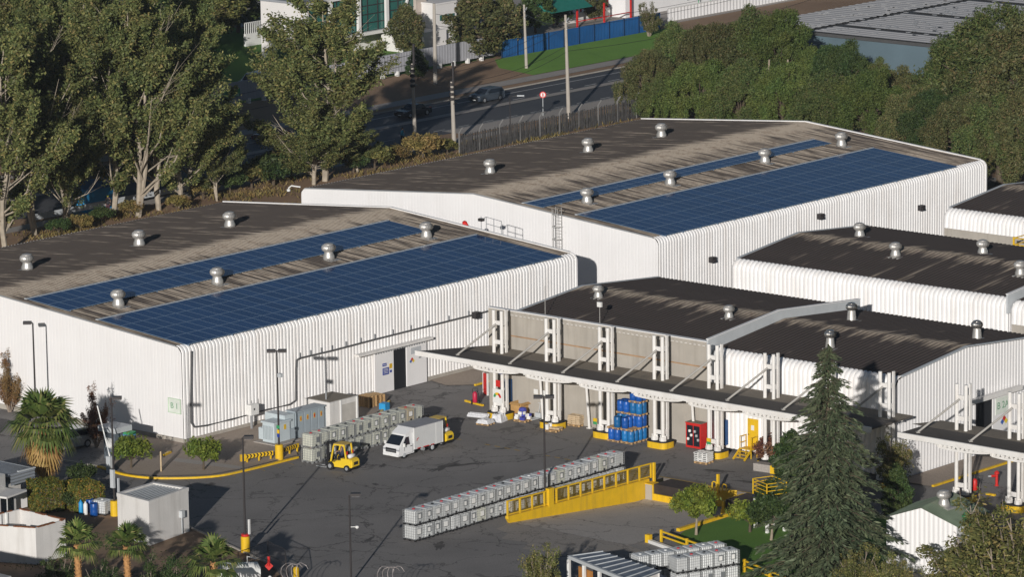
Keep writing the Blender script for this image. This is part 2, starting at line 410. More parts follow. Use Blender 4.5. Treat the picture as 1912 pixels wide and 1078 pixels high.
RX0, RX1, RY0, RY1 = -3.4, 12.3, -48.85, -37.7       # truck ramp cut into the yard
def around_ramp(mb, X0, X1, Y0, Y1, z):
    for a, b, c, d in ((X0, RX0, Y0, Y1), (15.2, X1, Y0, Y1), (RX0, 15.2, Y0, RY0), (RX0, 15.2, RY1, Y1)):
        mb.quad((a, c, z), (b, c, z), (b, d, z), (a, d, z))
def structure(name, mb, m): return tag(mb.build(name, m), kind='structure')
mb = MB(); around_ramp(mb, -330, 760, -330, 760, -0.012); structure('ground', mb, EARTH)
mb = MB(); around_ramp(mb, -60, 140, -110, 43, -0.006); structure('yard', mb, ASPH)
# the ramp floor, sloping down to the dock
mb = MB()
mb.quad((RX0, RY0, 0), (RX0, RY1, 0), (11.0, RY1, -1.25), (11.0, RY0, -1.25))
mb.quad((11.0, RY0, -1.25), (11.0, RY1, -1.25), (15.2, RY1, -1.25), (15.2, RY0, -1.25))
mb.quad((RX0, RY1, 0), (11.0, RY1, -1.25), (11.0, RY1, -1.3), (RX0, RY1, -0.05))
mb.build('ramp', SLAB); tag(bpy.data.objects['ramp'], kind='structure')
apron = [G(*p) for p in ((905, 988), (962, 977), (1020, 1000), (1232, 1018), (1215, 1078), (1120, 1110), (840, 1110), (850, 1030))]
APR = ground_mat('worn_apron', (0.27, 0.245, 0.22), (0.32, 0.285, 0.25), (0.19, 0.17, 0.155), crack=(0.10, 0.09, 0.08), cell=0.2)
apr = [(RX0, RY1+0.02), (RX0, RY0), (RX0-0.6, -50.6), (-6.2, -50.9), (-9.2, -49.4), (-9.8, -47.3), (-8.4, -46.1), (-8.9, -43.4), (-7.3, -42.6), (-7.6, -40.2), (-6.1, -39.6), (-5.6, -38.0)]
mb = MB(); mb.add([(x, y, 0.002) for x, y in apr], [tuple(range(len(apr)))]); structure('concrete_apron', mb, APR)
def sheet(name, pts, m, z):
    mb = MB(); mb.add([(p[0], p[1], z) for p in pts], [tuple(range(len(pts)))]); return structure(name, mb, m)
def Gs(*pix): return [G(*p) for p in pix]
bedp = Gs((206, 864), (236, 886), (300, 891), (395, 888), (460, 876), (556, 852)) + [Vector((3.0, -9.6, 0)), Vector((6.5, -7.6, 0)), Vector((12, -6.9, 0)), Vector((18.5, -4.6, 0)), Vector((22.8, -1.6, 0)), Vector((22.9, 0, 0)), Vector((0, 0, 0)), Vector((0, 6.0, 0)), Vector((-4.0, 3.5, 0))]
sheet('planting_bed', bedp, BED, 0.09)
sheet('side_path_strip', Gs((330, 858), (455, 874), (448, 879), (322, 864)), PAVE, 0.096)
soilp = Gs((150, 925), (222, 962), (352, 984), (452, 1030), (500, 1052), (560, 1110), (-120, 1110), (-120, 985), (20, 930))
sheet('garden_soil', soilp, SOIL, 0.03)
sheet('wall_verge', [Vector((29.5, -0.05, 0)), Vector((28.8, -2.6, 0)), Vector((30.5, -4.4, 0)), Vector((40, -4.2, 0)), Vector((40, -0.05, 0))], BED, 0.06)
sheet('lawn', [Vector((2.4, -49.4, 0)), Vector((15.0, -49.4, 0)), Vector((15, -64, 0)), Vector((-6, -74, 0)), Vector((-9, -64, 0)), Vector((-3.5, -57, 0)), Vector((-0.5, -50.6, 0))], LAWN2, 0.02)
# street behind the sheds
def band(name, y0, y1, m, z, x0=20, x1=300):
    mb = MB(); n = 40
    P = [(x0+(x1-x0)*i/n, y, z) for i in range(n+1) for y in (y0, y1)]
    mb.grid(P, n+1, 2); return structure(name, mb, m)
band('rear_soil_verge', 43.2, 79.2, EARTH, -0.004)
band('near_footpath', 79.3, 81.4, PAVE, 0.01, 20, 133)
band('road', 84.2, 100.0, ROADM, 0.004)
band('road_shoulder', 82.2, 85.6, PAVE, 0.012, 128, 300)
band('road_median', 92.3, 93.6, PAVE, 0.04)
band('road_verge', 100.2, 102.0, EARTH, 0.03)
band('far_footpath', 102.0, 104.6, PAVE, 0.06)
sheet('roadside_earth', [Vector((20, 104.7, 0)), Vector((166, 104.7, 0)), Vector((173, 116.9, 0)), Vector((20, 117, 0))], EARTH, 0.05)
sheet('roadside_lawn', [Vector((166, 104.8, 0)), Vector((209, 104.8, 0)), Vector((207, 117, 0)), Vector((173, 117, 0)), Vector((168, 112, 0))], LAWN, 0.06)
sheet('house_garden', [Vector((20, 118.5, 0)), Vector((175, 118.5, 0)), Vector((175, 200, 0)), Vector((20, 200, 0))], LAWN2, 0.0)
sheet('playground', [Vector((176, 118.5, 0)), Vector((330, 122, 0)), Vector((330, 220, 0)), Vector((176, 220, 0))], PAVE, 0.0)
# painted markings
def stripes(name, quads, m, z):
    mb = MB()
    for x0, x1, y0, y1 in quads: mb.quad((x0, y0, z), (x1, y0, z), (x1, y1, z), (x0, y1, z))
    return structure(name, mb, m)
stripes('road_edge_line', [(20, 300, 97.75, 97.95), (128, 300, 85.75, 85.87)], WHITELINE, 0.016)
stripes('road_lane_dashes', [(x, x+1.9, 86.35, 86.5) for x in np.arange(60, 300, 4.2)] + [(x, x+2.2, 94.2, 94.4) for x in np.arange(150, 300, 4.4)], WHITELINE, 0.017)
a, b_ = G(905, 845), G(1135, 875)
yq = []
mb = MB()
for k in range(26):
    t0, t1 = k/26.0, (k+0.55)/26.0
    if random.Random(k).random() < 0.35: continue
    p, q = Vector((14.5, -10-27*t0, 0)), Vector((14.5, -10-27*t1, 0))
    mb.quad((14.44, p.y, 0.003), (14.60, p.y, 0.003), (14.60, q.y, 0.003), (14.44, q.y, 0.003))
mb.quad((14.45, -37.2, 0.003), (14.62, -37.2, 0.003), (14.62, -48.0, 0.003), (14.45, -48.0, 0.003))
for k in range(7):
    p = G(400+k*27, 891-k*5.5); q = G(414+k*27, 897-k*5.5)
    d = (q-p)
    mb.quad((p.x, p.y, 0.003), (p.x+0.12, p.y+0.12, 0.003), (q.x+0.12, q.y+0.12, 0.003), (q.x, q.y, 0.003))
structure('yard_yellow_markings', mb, YELLOWD)
# oil and tyre marks on the yard
STAIN = mat('oil_stained_asphalt', (0.085, 0.078, 0.073), 0.8, var=0.35, scale=1.5, world=True)
def blot(q, rx_, ry_, ang, seed):
    r = random.Random(seed); p = G(*q); n = 26; P = []
    for k in range(n):
        t = 2*math.pi*k/n; s = r.uniform(.45, 1.1); x, y = math.cos(t)*rx_*s, math.sin(t)*ry_*s
        P.append((p.x+x*math.cos(ang)-y*math.sin(ang), p.y+x*math.sin(ang)+y*math.cos(ang), 0.001))
    mb = MB(); c0 = len(P); mb.add(P+[(p.x, p.y, 0.001)], [(k, (k+1) % n, c0) for k in range(n)]); structure('oil_stain', mb, STAIN)
for q, rx_, ry_, an, sd in (((830, 872), 2.6, .55, .1, 1), ((872, 868), 1.9, .4, -.5, 2), ((392, 905), .8, .35, .2, 3), ((930, 893), .9, .4, .4, 4), ((560, 905), .5, .25, 0, 5), ((905, 960), 1.2, .25, .6, 6), ((700, 905), .6, .3, 1, 7), ((1110, 868), 1.6, .35, -.8, 8), ((940, 838), 1.1, .3, -.6, 9), ((820, 1020), 1.3, .5, .7, 10), ((690, 1008), 1.3, .25, .3, 11), ((1340, 880), 1.7, .5, -1.2, 12), ((1395, 900), 1.5, .4, -1.3, 13), ((715, 870), .8, .3, .4, 14)):
    blot(q, rx_, ry_, an, sd)
# kerbs
def kerb(name, pts, m, w=0.22, z0=-0.01, z1=0.14, label=None):
    mb = MB()
    L, R_ = [], []
    for i, p in enumerate(pts):
        d = Vector(pts[min(i+1, len(pts)-1)]) - Vector(pts[max(i-1, 0)]); d.z = 0; d.normalize()
        n = Vector((-d.y, d.x, 0))*(w/2)
        L.append(Vector(p)+n); R_.append(Vector(p)-n)
    P = []
    for l, r in zip(L, R_):
        P += [(r.x, r.y, z0), (r.x, r.y, z1), (l.x, l.y, z1), (l.x, l.y, z0)]
    mb.grid(P, len(pts), 4)
    mb.add(P[:4], [(0,1,2,3)]); mb.add(P[-4:], [(3,2,1,0)])
    return tag(mb.build(name, m), kind='structure')
def smooth(pts, n=6):
    out = []
    for i in range(len(pts)-1):
        p0, p1, p2, p3 = pts[max(i-1,0)], pts[i], pts[i+1], pts[min(i+2, len(pts)-1)]
        for k in range(n):
            t = k/n
            out.append(0.5*((2*p1) + (p2-p0)*t + (2*p0-5*p1+4*p2-p3)*t*t + (3*p1-p0-3*p2+p3)*t**3))
    out.append(pts[-1]); return out
kerb('yellow_kerb', smooth(Gs((184, 873), (236, 889), (300, 895), (395, 892), (460, 880), (556, 856))), YELLOW, 0.24)
kerb('shaded_kerb', Gs((114, 861), (184, 873)), CONC, 0.22)
kerb('yellow_kerb', [Vector((17.6, -5.3, 0)), Vector((21.3, -2.9, 0))], YELLOW, 0.2)
kerb('yellow_kerb', [Vector((30.3, -4.5, 0)), Vector((40, -4.3, 0))], YELLOW, 0.2)
kerb('soil_kerb', Gs((352, 986), (452, 1032), (500, 1054)), CONC, 0.18)
kerb('lawn_kerb', [Vector((2.0, -49.12, 0)), Vector((16.5, -49.12, 0))], YELLOW, 0.34, -1.3, 0.22)
kerb('road_kerb', [Vector((20, 100.1, 0)), Vector((300, 100.1, 0))], CONC, 0.2, 0, 0.13)
kerb('yellow_kerb', [Vector((24.6, -55.9, 0)), Vector((36, -56.0, 0))], YELLOW, 0.22)
sheet('gable_planting_strip', [Vector((24.4, -55.8, 0)), Vector((24.4, -52.7, 0)), Vector((36, -52.7, 0)), Vector((36, -55.9, 0))], BED, 0.08)

# ------------------------------------------------------------------ corrugated sheds
PROF = [(0.0, 0.0), (0.06, 0.0), (0.15, 0.6), (0.27, 0.93), (0.50, 1.0), (0.73, 0.93), (0.85, 0.6), (0.94, 0.0)]
ROOFPROF = [(0.0, 0.0), (0.42, 0.0), (0.54, 1.0), (0.86, 1.0)]
def corr(mb, path, t0, t1, pitch, depth, swap, prof=PROF):
    n = max(1, round((t1-t0)/pitch)); pt = (t1-t0)/n
    T = [(t0+(i+f)*pt, h) for i in range(n) for f, h in prof] + [(t1, 0.0)]
    N = []
    for i in range(len(path)):
        a = path[min(i+1, len(path)-1)]; b = path[max(i-1, 0)]
        dx, dz = a[0]-b[0], a[1]-b[1]; l = math.hypot(dx, dz); N.append((-dz/l, dx/l))
    P = []
    for t, h in T:
        for (a, z), (nx, nz) in zip(path, N):
            A, Z = a+nx*h*depth, z+nz*h*depth
            P.append((A, t, Z) if swap else (t, A, Z))
    mb.grid(P, len(T), len(path))
def arc(cx, cz, r, a0, a1, n=7, sx=1):
    return [(cx+sx*r*math.cos(math.radians(a0+(a1-a0)*i/n)), cz+r*math.sin(math.radians(a0+(a1-a0)*i/n))) for i in range(n+1)]
def roof_mat(name, swap, ridge, dark, dark2, pale, near_amt, ridge_w=3.2, pitch=0.39, t0=0.0, sfreq=0.13, off=0.045, lo=0.60, hi=0.82):
    m = bpy.data.materials.new(name); m.use_nodes = True; t = m.node_tree; b = t.nodes['Principled BSDF']
    co = world_pos(t); sp = _n(t, 'ShaderNodeSeparateXYZ'); t.links.new(co, sp.inputs[0])
    along, slope = (sp.outputs[1], sp.outputs[0]) if swap else (sp.outputs[0], sp.outputs[1])
    ru = math_(t, 'DIVIDE', math_(t, 'SUBTRACT', along, t0), pitch); rib = math_(t, 'FLOOR', ru); rf_ = math_(t, 'FRACT', ru)
    top = math_(t, 'MULTIPLY', rng_(t, rf_, 0.40, 0.50), rng_(t, rf_, 0.92, 0.86))
    cv = _n(t, 'ShaderNodeCombineXYZ'); t.links.new(math_(t, 'MULTIPLY', rib, 3.71), cv.inputs[0]); t.links.new(math_(t, 'MULTIPLY', slope, sfreq), cv.inputs[1])
    n1 = noise(t, cv.outputs[0], 1.0, 3, 0.6)                     # streaks that run down each rib
    cb = _n(t, 'ShaderNodeCombineXYZ'); t.links.new(math_(t, 'MULTIPLY', along, 0.12), cb.inputs[0]); t.links.new(math_(t, 'MULTIPLY', slope, 0.3), cb.inputs[1])
    n2 = noise(t, cb.outputs[0], 1.0, 5, 0.65)                   # broad stains
    d = math_(t, 'ABSOLUTE', math_(t, 'SUBTRACT', slope, ridge))
    rb = rng_(t, d, 0.2, ridge_w, 0.29, 0.0)
    near = math_(t, 'LESS_THAN', slope, ridge)
    amt = math_(t, 'ADD', math_(t, 'MULTIPLY', near, near_amt), math_(t, 'ADD', rb, off))
    v = math_(t, 'ADD', n1.outputs['Fac'], amt)
    mk = rng_(t, v, lo, hi)
    st = noise(t, co, 0.9, 6, 0.75)
    pl = mixc(t, rng_(t, st.outputs['Fac'], 0.5, 0.7, 0, 0.75), pale, (pale[0]*0.4, pale[1]*0.33, pale[2]*0.28))
    dk = mixc(t, n2.outputs['Fac'], dark, dark2)
    c = mixc(t, math_(t, 'MULTIPLY', mk, rng_(t, top, 0, 1, 0.30, 1.0)), dk, pl)
    # laps of the sheets
    t.links.new(c, b.inputs['Base Color']); b.inputs['Roughness'].default_value = 0.75; b.inputs['Specular IOR Level'].default_value = 0.2
    return m
def gable(mb, x, y0, y1, zf, z0=0.3, pitch=0.39, depth=0.035, swap=False, sgn=-1, flat=False):
    n = max(1, round((y1-y0)/pitch)); p = (y1-y0)/n; T = []
    for i in range(n):
        for f, h in ((0, 0), (0.12, 1), (0.82, 1), (0.94, 0)): T.append((y0+(i+f)*p, h))
    T.append((y1, 0)); P = []
    for y, h in T:
        X = x + sgn*h*depth
        for z in (z0, zf(y)):
            P.append((y, X, z) if swap else (X, y, z))
    mb.grid(P, len(T), 2)
K = 0.0815
class Shed: pass
def big_shed(name, label, X0, X1, Y0, Y1, zE=7.9, R=0.62, seed=1):
    s = Shed(); s.X0, s.X1, s.Y0, s.Y1 = X0, X1, Y0, Y1
    ym = (Y0+Y1)/2; s.ym = ym; s.zs = lambda y: zE + K*((y-Y0-R) if y < ym else (Y1-y-R)); s.zr = s.zs(ym)
    s.root = thing(name, label, 'warehouse', ((X0+X1)/2, ym, 0))
    rm = roof_mat('weathered_shed_roof_%d' % seed, False, ym, (0.056, 0.046, 0.040), (0.094, 0.077, 0.065), (0.38, 0.32, 0.255), 0.155, 3.2, (X1-X0)/max(1, round((X1-X0)/0.39)), X0)
    for sg, nm in ((1, 'near'), (-1, 'far')):
        yb = Y0 if sg > 0 else Y1
        path = [(yb, 0.3), (yb, 2.5), (yb, zE-R)] + [(yb+sg*(R-R*math.cos(math.radians(a))), zE-R+R*math.sin(math.radians(a))) for a in (12, 24, 36, 48, 60, 72, 84)]
        path.append((yb+sg*R, zE))
        mb = MB(); corr(mb, path if sg > 0 else path, X0+0.06, X1-0.06, 0.39, 0.065*sg, False); mb.build('side_wall', WHITE, s.root)
        mb = MB(); corr(mb, [(yb+sg*R, zE), (ym, s.zr)], X0, X1, 0.39, 0.085*sg, False, ROOFPROF); mb.build('roof_slope', rm, s.root)
    zf = lambda y: (zE-R + math.sqrt(max(0, R*R-(R-min(y-Y0, Y1-y))**2))) - 0.03 if min(y-Y0, Y1-y) < R else s.zs(y) - 0.03
    mb = MB(); gable(mb, X0, Y0, Y1, zf, depth=0.010); mb.build('gable_wall', WHITE2, s.root)
    mb = MB(); gable(mb, X1, Y0, Y1, zf, sgn=1, depth=0.010); mb.build('gable_wall', WHITE2, s.root)
    mb = MB()
    for a, b in ((Y0+R, ym), (ym, Y1-R)):
        mb.bar((X1+0.02, a, s.zs(a)+0.10), (X1+0.02, b, s.zs(b)+0.10), 0.28, 0.16)
    P = [(Y0+R-R*math.cos(math.radians(q)), zE-R+R*math.sin(math.radians(q))) for q in (0, 15, 30, 45, 60, 75, 90)]
    for xx in (X1+0.03,):
        for i in range(6): mb.bar((xx, P[i][0]-0.06, P[i][1]), (xx, P[i+1][0]-0.06, P[i+1][1]+0.03), 0.16, 0.2)
        mb.bar((xx, Y0-0.06, 0.3), (xx, Y0-0.06, zE-R), 0.16, 0.2)
    mb.build('edge_flashing', WHITE, s.root)
    mb = MB()
    for a, b in ((Y0+R, ym), (ym, Y1-R)):
        mb.bar((X0-0.02, a, s.zs(a)+0.03), (X0-0.02, b, s.zs(b)+0.03), 0.1, 0.10)
    mb.build('verge_trim', GREYM, s.root)
    mb = MB(); mb.box(X0-0.05, X1+0.05, Y0-0.14, Y0+0.05, -0.05, 0.34); mb.box(X0-0.14, X0-0.05, Y0-0.14, Y1, -0.05, 0.40); mb.build('plinth', CONC, s.root)
    return s
B1 = big_shed('warehouse', 'long white corrugated warehouse with rounded eaves, marked B 1 at its front corner', 0, 49.0, 0, 43.6, seed=1)
B2 = big_shed('warehouse', 'long white corrugated warehouse with rounded eaves, the one nearest the street trees', 59.2, 109.8, -1.1, 42.6, seed=2)

def GS(x, y, shed, dz=0.0):         # pixel on a big shed's roof
    lo = G(x, y, 7.0)
    z = 8.5
    for _ in range(40):
        p = G(x, y, z); z = shed.zs(p.y) + dz
    return Vector((p.x, p.y, z))
PANEL = bpy.data.materials.new('blue_solar_cells'); PANEL.use_nodes = True
t_ = PANEL.node_tree; b_ = t_.nodes['Principled BSDF']
_g = _n(t_, 'ShaderNodeNewGeometry'); _m = _n(t_, 'ShaderNodeValToRGB'); t_.links.new(_g.outputs['Random Per Island'], _m.inputs[0])
_m.color_ramp.elements[0].color = (0.007, 0.040, 0.135, 1); _m.color_ramp.elements[1].color = (0.012, 0.056, 0.175, 1)
t_.links.new(_m.outputs[0], b_.inputs['Base Color'])
b_.inputs['Roughness'].default_value = 0.08; b_.inputs['Specular IOR Level'].default_value = 0.30
PFRAME = mat('blue_anodised_panel_frame', (0.25, 0.36, 0.50), 0.4, 0.3, var=0.05)
def solar(shed, c00, c10, c01, rows, label):
    # c00 low near corner, c10 low far corner, c01 high near corner
    x0, x1 = c00.x, c10.x; y0, y1 = c00.y, c01.y
    pw = 1.27; n = round((x1-x0)/pw); pw = (x1-x0)/n; ph = (y1-y0)/rows
    root = thing('solar_array', label, 'solar panels', ((x0+x1)/2, y0, shed.zs(y0)), group='solar arrays on the warehouse roofs')
    D = 0.17
    mb = MB()
    P = [(x, y, shed.zs(y)+D+z) for x, y, z in ((x0,y0,0),(x1,y0,0),(x1,y1,0),(x0,y1,0),(x0,y0,0.03),(x1,y0,0.03),(x1,y1,0.03),(x0,y1,0.03))]
    mb.add(P, [(0,3,2,1),(4,5,6,7),(0,1,5,4),(1,2,6,5),(2,3,7,6),(3,0,4,7)])
    for x in np.arange(x0+0.4, x1, 2.5):
        mb.bar((x, y0+0.1, shed.zs(y0)+0.09), (x, y1-0.1, shed.zs(y1)+0.09), 0.06, 0.12)
    mb.build('mounting_frame', PFRAME, root)
    mb = MB(); mb.bar((x0-0.1, y1+0.16, shed.zs(y1)+0.19), (x1+0.1, y1+0.16, shed.zs(y1)+0.19), 0.26, 0.08); mb.build('cable_tray', PALEGREY, root)
    g = 0.06
    for r in range(rows):
        mb = MB()
        for i in range(n):
            a, b = x0+i*pw+g, x0+(i+1)*pw-g; c, d = y0+r*ph+g, y0+(r+1)*ph-g
            mb.quad((a, c, shed.zs(c)+D+0.036), (b, c, shed.zs(c)+D+0.036), (b, d, shed.zs(d)+D+0.036), (a, d, shed.zs(d)+D+0.036))
        mb.build('panel_row', PANEL, root)
solar(B1, GS(348, 644, B1, .2), GS(1052, 479, B1, .2), GS(181, 598, B1, .2), 4, 'wide blue solar array beside the near eave of the warehouse marked B 1')
solar(B1, GS(127, 580, B1, .2), GS(789, 428, B1, .2), GS(50, 558.6, B1, .2), 2, 'narrow blue solar array just below the ridge of the warehouse marked B 1')
solar(B2, GS(1240, 440, B2, .2), GS(1788, 310.5, B2, .2), GS(1078, 401, B2, .2), 4, 'wide blue solar array at the near eave of the rear warehouse')
solar(B2, GS(1012, 387, B2, .2), GS(1552, 267, B2, .2), GS(985, 378, B2, .2), 2, 'narrow blue solar array just below the ridge of the rear warehouse')

# roof turbine vents
def make_vent(kind):
    t = thing('turbine_vent', 'vent', 'roof vent', world=False)
    m = GALV if kind == 0 else CHROME
    mb = MB(); mb.box(-0.55, 0.55, -0.75, 0.55, -0.10, 0.03); mb.build('flashing_plate', GALV, t)
    mb = MB()
    if kind == 0: mb.lathe([(0.46, 0), (0.44, 0.25), (0.34, 0.48), (0.33, 0.58)], n=20)
    else: mb.lathe([(0.47, 0), (0.45, 0.1), (0.36, 0.72), (0.35, 0.80)], n=20)
    mb.build('base_collar', GALV, t, smooth=True)
    h = 0.58 if kind == 0 else 0.80
    mb = MB()
    n = 20
    for k in range(n):                                  # curved vanes of the turning head
        a0 = 2*math.pi*k/n; P = []
        for j, (r, z) in enumerate(((0.36, 0), (0.50, 0.10), (0.56, 0.24), (0.52, 0.40), (0.34, 0.52))):
            for s_ in (0, 1):
                a = a0 + s_*2*math.pi/n*1.15; rr = r - 0.05*s_
                P.append((rr*math.cos(a), rr*math.sin(a), h+z))
        mb.grid(P, 5, 2)
    mb.lathe([(0.30, h), (0.42, h+0.12), (0.46, h+0.24), (0.42, h+0.42), (0.30, h+0.50)], n=20)
    mb.build('vane_head', m, t, smooth=True)
    mb = MB(); mb.lathe([(0.38, h+0.50), (0.36, h+0.54), (0.2, h+0.59), (0.04, h+0.61)], n=20); mb.build('top_cap', m, t, smooth=True)
    return t
vent0 = make_vent(0); vent1 = make_vent(1)
_used = set()
def put_vent(proto, p, label, sc=1.15):
    if proto.name in _used: o = copy_tree(proto, p, None, label, 'turbine vents on the roofs')
    else: o = proto; _used.add(proto.name); o.location = p; tag(o, label, None, 'turbine vents on the roofs')
    o.scale = (sc, sc, sc*(1.08 if proto is vent0 else 1.25)); return o
for s_, nm, far, near in ((B1, 'the warehouse marked B 1', ((51, 505), (260, 460), (429, 425)), ((221, 573), (406, 531), (614, 485), (796, 445))),
                     (B2, 'the rear warehouse', ((915, 325), (1098, 285), (1235, 257)), ((1096, 380), (1251, 346), (1428, 305), (1571, 274)))):
    for i, q in enumerate(far): put_vent(vent0, GS(*q, s_), '%s turbine vent from the left on the far slope of %s' % (ORD[i], nm))
    for i, q in enumerate(near): put_vent(vent0, GS(*q, s_), '%s turbine vent from the left between the solar arrays of %s' % (ORD[i], nm))
# ------------------------------------------------------------------ dock buildings with cross-wise roofs
def dock_shed(name, label, cat, XW, zE, R, XR, zR, XB, zB, V0, V1, seed, wall_z=0.3, pitch=0.45, concrete=None, left_flash=True, near_amt=0.03):
    s = Shed(); s.XW, s.V0, s.V1 = XW, V0, V1
    s.zs = lambda x: zE+(x-XW-R)*(zR-zE)/(XR-XW-R) if x < XR else zR-(x-XR)*(zR-zB)/(XB-XR)
    s.root = thing(name, label, cat, ((XW+XB)/2, (V0+V1)/2, 0))
    rm = roof_mat('dark_dock_roof_%d' % seed, True, XR, (0.046, 0.038, 0.035), (0.072, 0.058, 0.052), (0.34, 0.285, 0.225), near_amt, 2.2, (V1-V0)/max(1, round((V1-V0)/pitch)), V0, 0.10, 0.0, 0.63, 0.82)
    if concrete is None or concrete < zE-R-0.01:
        path = [(XW, wall_z)] + [(XW+R-R*math.cos(math.radians(a)), zE-R+R*math.sin(math.radians(a))) for a in (0, 12, 24, 36, 48, 60, 72, 84)] + [(XW+R, zE)]
        if concrete: path[0] = (XW-0.05, concrete)
        mb = MB(); corr(mb, path, V0+0.05, V1-0.05, pitch, 0.11, True); mb.build('side_wall', WHITE, s.root)
    if concrete:
        mb = MB(); mb.box(XW+0.1, XW+0.35, V0, V1, 0, concrete+0.1)
        for y in np.arange(V0+2.4, V1, 2.4): mb.box(XW+0.09, XW+0.11, y-0.02, y+0.02, 0, concrete)
        mb.build('concrete_wall', CONC, s.root)
    mb = MB(); corr(mb, [(XW+R, zE), (XR, zR)], V0, V1, pitch, 0.09, True, ROOFPROF); mb.build('roof_slope', rm, s.root)
    mb = MB(); corr(mb, [(XR, zR), (XB, zB)], V0, V1, pitch, 0.09, True, ROOFPROF); mb.build('roof_slope', rm, s.root)
    zf = lambda x: (zE-R+math.sqrt(max(0, R*R-(R-(x-XW))**2))-0.03) if x-XW < R else s.zs(x)-0.03
    for v, sg in ((V0, -1), (V1, 1)):
        mb = MB(); gable(mb, v, XW, XB, zf, 0.0, 0.40, 0.05, True, sg); mb.build('gable_wall', WHITE2, s.root)
    mb = MB(); mb.box(XB-0.1, XB, V0, V1, 0, zB-0.02); mb.build('rear_wall', WHITE2, s.root)
    for v in ((V1,) if left_flash else ()) + (V0,):
        mb = MB(); mb.bar((XW+R, v, zE+0.08), (XR, v, zR+0.08), 0.30, 0.07); mb.bar((XR, v, zR+0.08), (XB, v, zB+0.08), 0.30, 0.07)
        mb.build('verge_flashing', PALEGREY, s.root)
    return s
def parapet(root, V, X0, X1, XR, z0, zr, z1, h, name='parapet', t=0.16):
    mb = MB(); mb.extr([(X0, z0-1.1), (X1, z1-1.1), (X1, z1+h), (XR, zr+h), (X0, z0+h)], 1, V-t/2, V+t/2); mb.build(name, PALEGREY, root)
    mb = MB(); mb.bar((X0, V, z0+h+0.03), (XR, V, zr+h+0.03), t+0.12, 0.06); mb.bar((XR, V, zr+h+0.03), (X1, V, z1+h+0.03), t+0.12, 0.06); mb.build('coping', WHITE2, root)
B4 = dock_shed('dock_building', 'dock building with a bare concrete front wall and dark ribbed roof', 'dock building', 24.25, 8.3, 0.05, 33.5, 9.15, 43.6, 8.3, -34.3, -13.8, 3, concrete=8.2, near_amt=0.04)
mb = MB(); mb.box(24.15, 24.45, -34.35, -11.5, 8.2, 8.62); mb.box(24.15, 24.45, -13.8, -11.5, 0, 8.2); mb.build('wall_head', CONC, B4.root)
mb = MB(); mb.box(24.08, 24.52, -34.35, -11.45, 8.62, 8.69); mb.build('coping', WHITE2, B4.root)
mb = MB(); mb.box(24.30, 24.345, -34.2, -11.6, 6.46, 6.56); mb.build('rusty_ledge', mat('rust_stained_ledge', (0.36, 0.22, 0.12), 0.9, var=0.3, scale=1.2), B4.root)
parapet(B4.root, -34.45, 24.1, 44.2, 33.4, 8.35, 9.2, 8.35, 0.5)
B5 = dock_shed('dock_building', 'white corrugated dock building with rounded eave at the gable end by the cedar', 'dock building', 24.4, 8.0, 0.8, 33.8, 8.9, 43.5, 8.1, -52.5, -34.6, 4, near_amt=0.0, left_flash=False)
B3 = dock_shed('rear_shed', 'low white shed with rounded eave and dark ribbed roof behind the dock buildings', 'shed', 54.0, 8.15, 0.8, 63.5, 9.1, 73.6, 8.25, -42.5, -13.5, 5, near_amt=0.06)
parapet(B3.root, -42.6, 53.6, 73.6, 63.4, 8.2, 9.1, 8.25, 0.5)
B3b = dock_shed('rear_shed', 'shed cut by the right edge, concrete wall below its rounded white eave', 'shed', 54.0, 8.0, 0.8, 63.5, 8.9, 73.6, 8.1, -66, -42.75, 6, concrete=6.2, left_flash=False)
B6 = dock_shed('rear_shed', 'farthest low dark roofed shed with a concrete wall, beside the yellow stair tower', 'shed', 85.5, 8.0, 0.9, 95.2, 8.9, 105, 8.1, -60, -13.5, 7, concrete=6.35, near_amt=0.05)
def GX(x, y, sh):
    z = 8.5
    for _ in range(40): p = G(x, y, z); z = sh.zs(p.x)
    return Vector((p.x, p.y, z))
put_vent(vent0, GX(1117, 557, B4), 'galvanised turbine vent nearest the white warehouse, on the roof above the concrete dock wall', 0.86)
put_vent(vent0, GX(1361, 595, B4), 'galvanised turbine vent near the grey parapet, on the roof above the concrete dock wall', 0.86)
put_vent(vent1, GX(1550, 651, B5), 'shiny tall turbine vent right behind the tip of the cedar', 0.86)
put_vent(vent1, GX(1590, 599, B5), 'shiny tall turbine vent beside the end of the grey parapet', 0.86)
put_vent(vent1, GX(1824, 633, B5), 'shiny tall turbine vent above the white gable wall with the dark doorway', 0.86)
for q, l in (((1605, 443), 'turbine vent farthest left on the low rear shed, against the white warehouse wall'), ((1672, 480), 'turbine vent on the pale ridge streaks of the low rear shed'),
             ((1835, 475), 'turbine vent on the far slope of the low rear shed, below the concrete wall'), ((1905, 515), 'turbine vent cut by the right edge of the photo, on the low rear shed')):
    put_vent(vent0, GX(*q, B3), 'galvanised ' + l, 1.02)

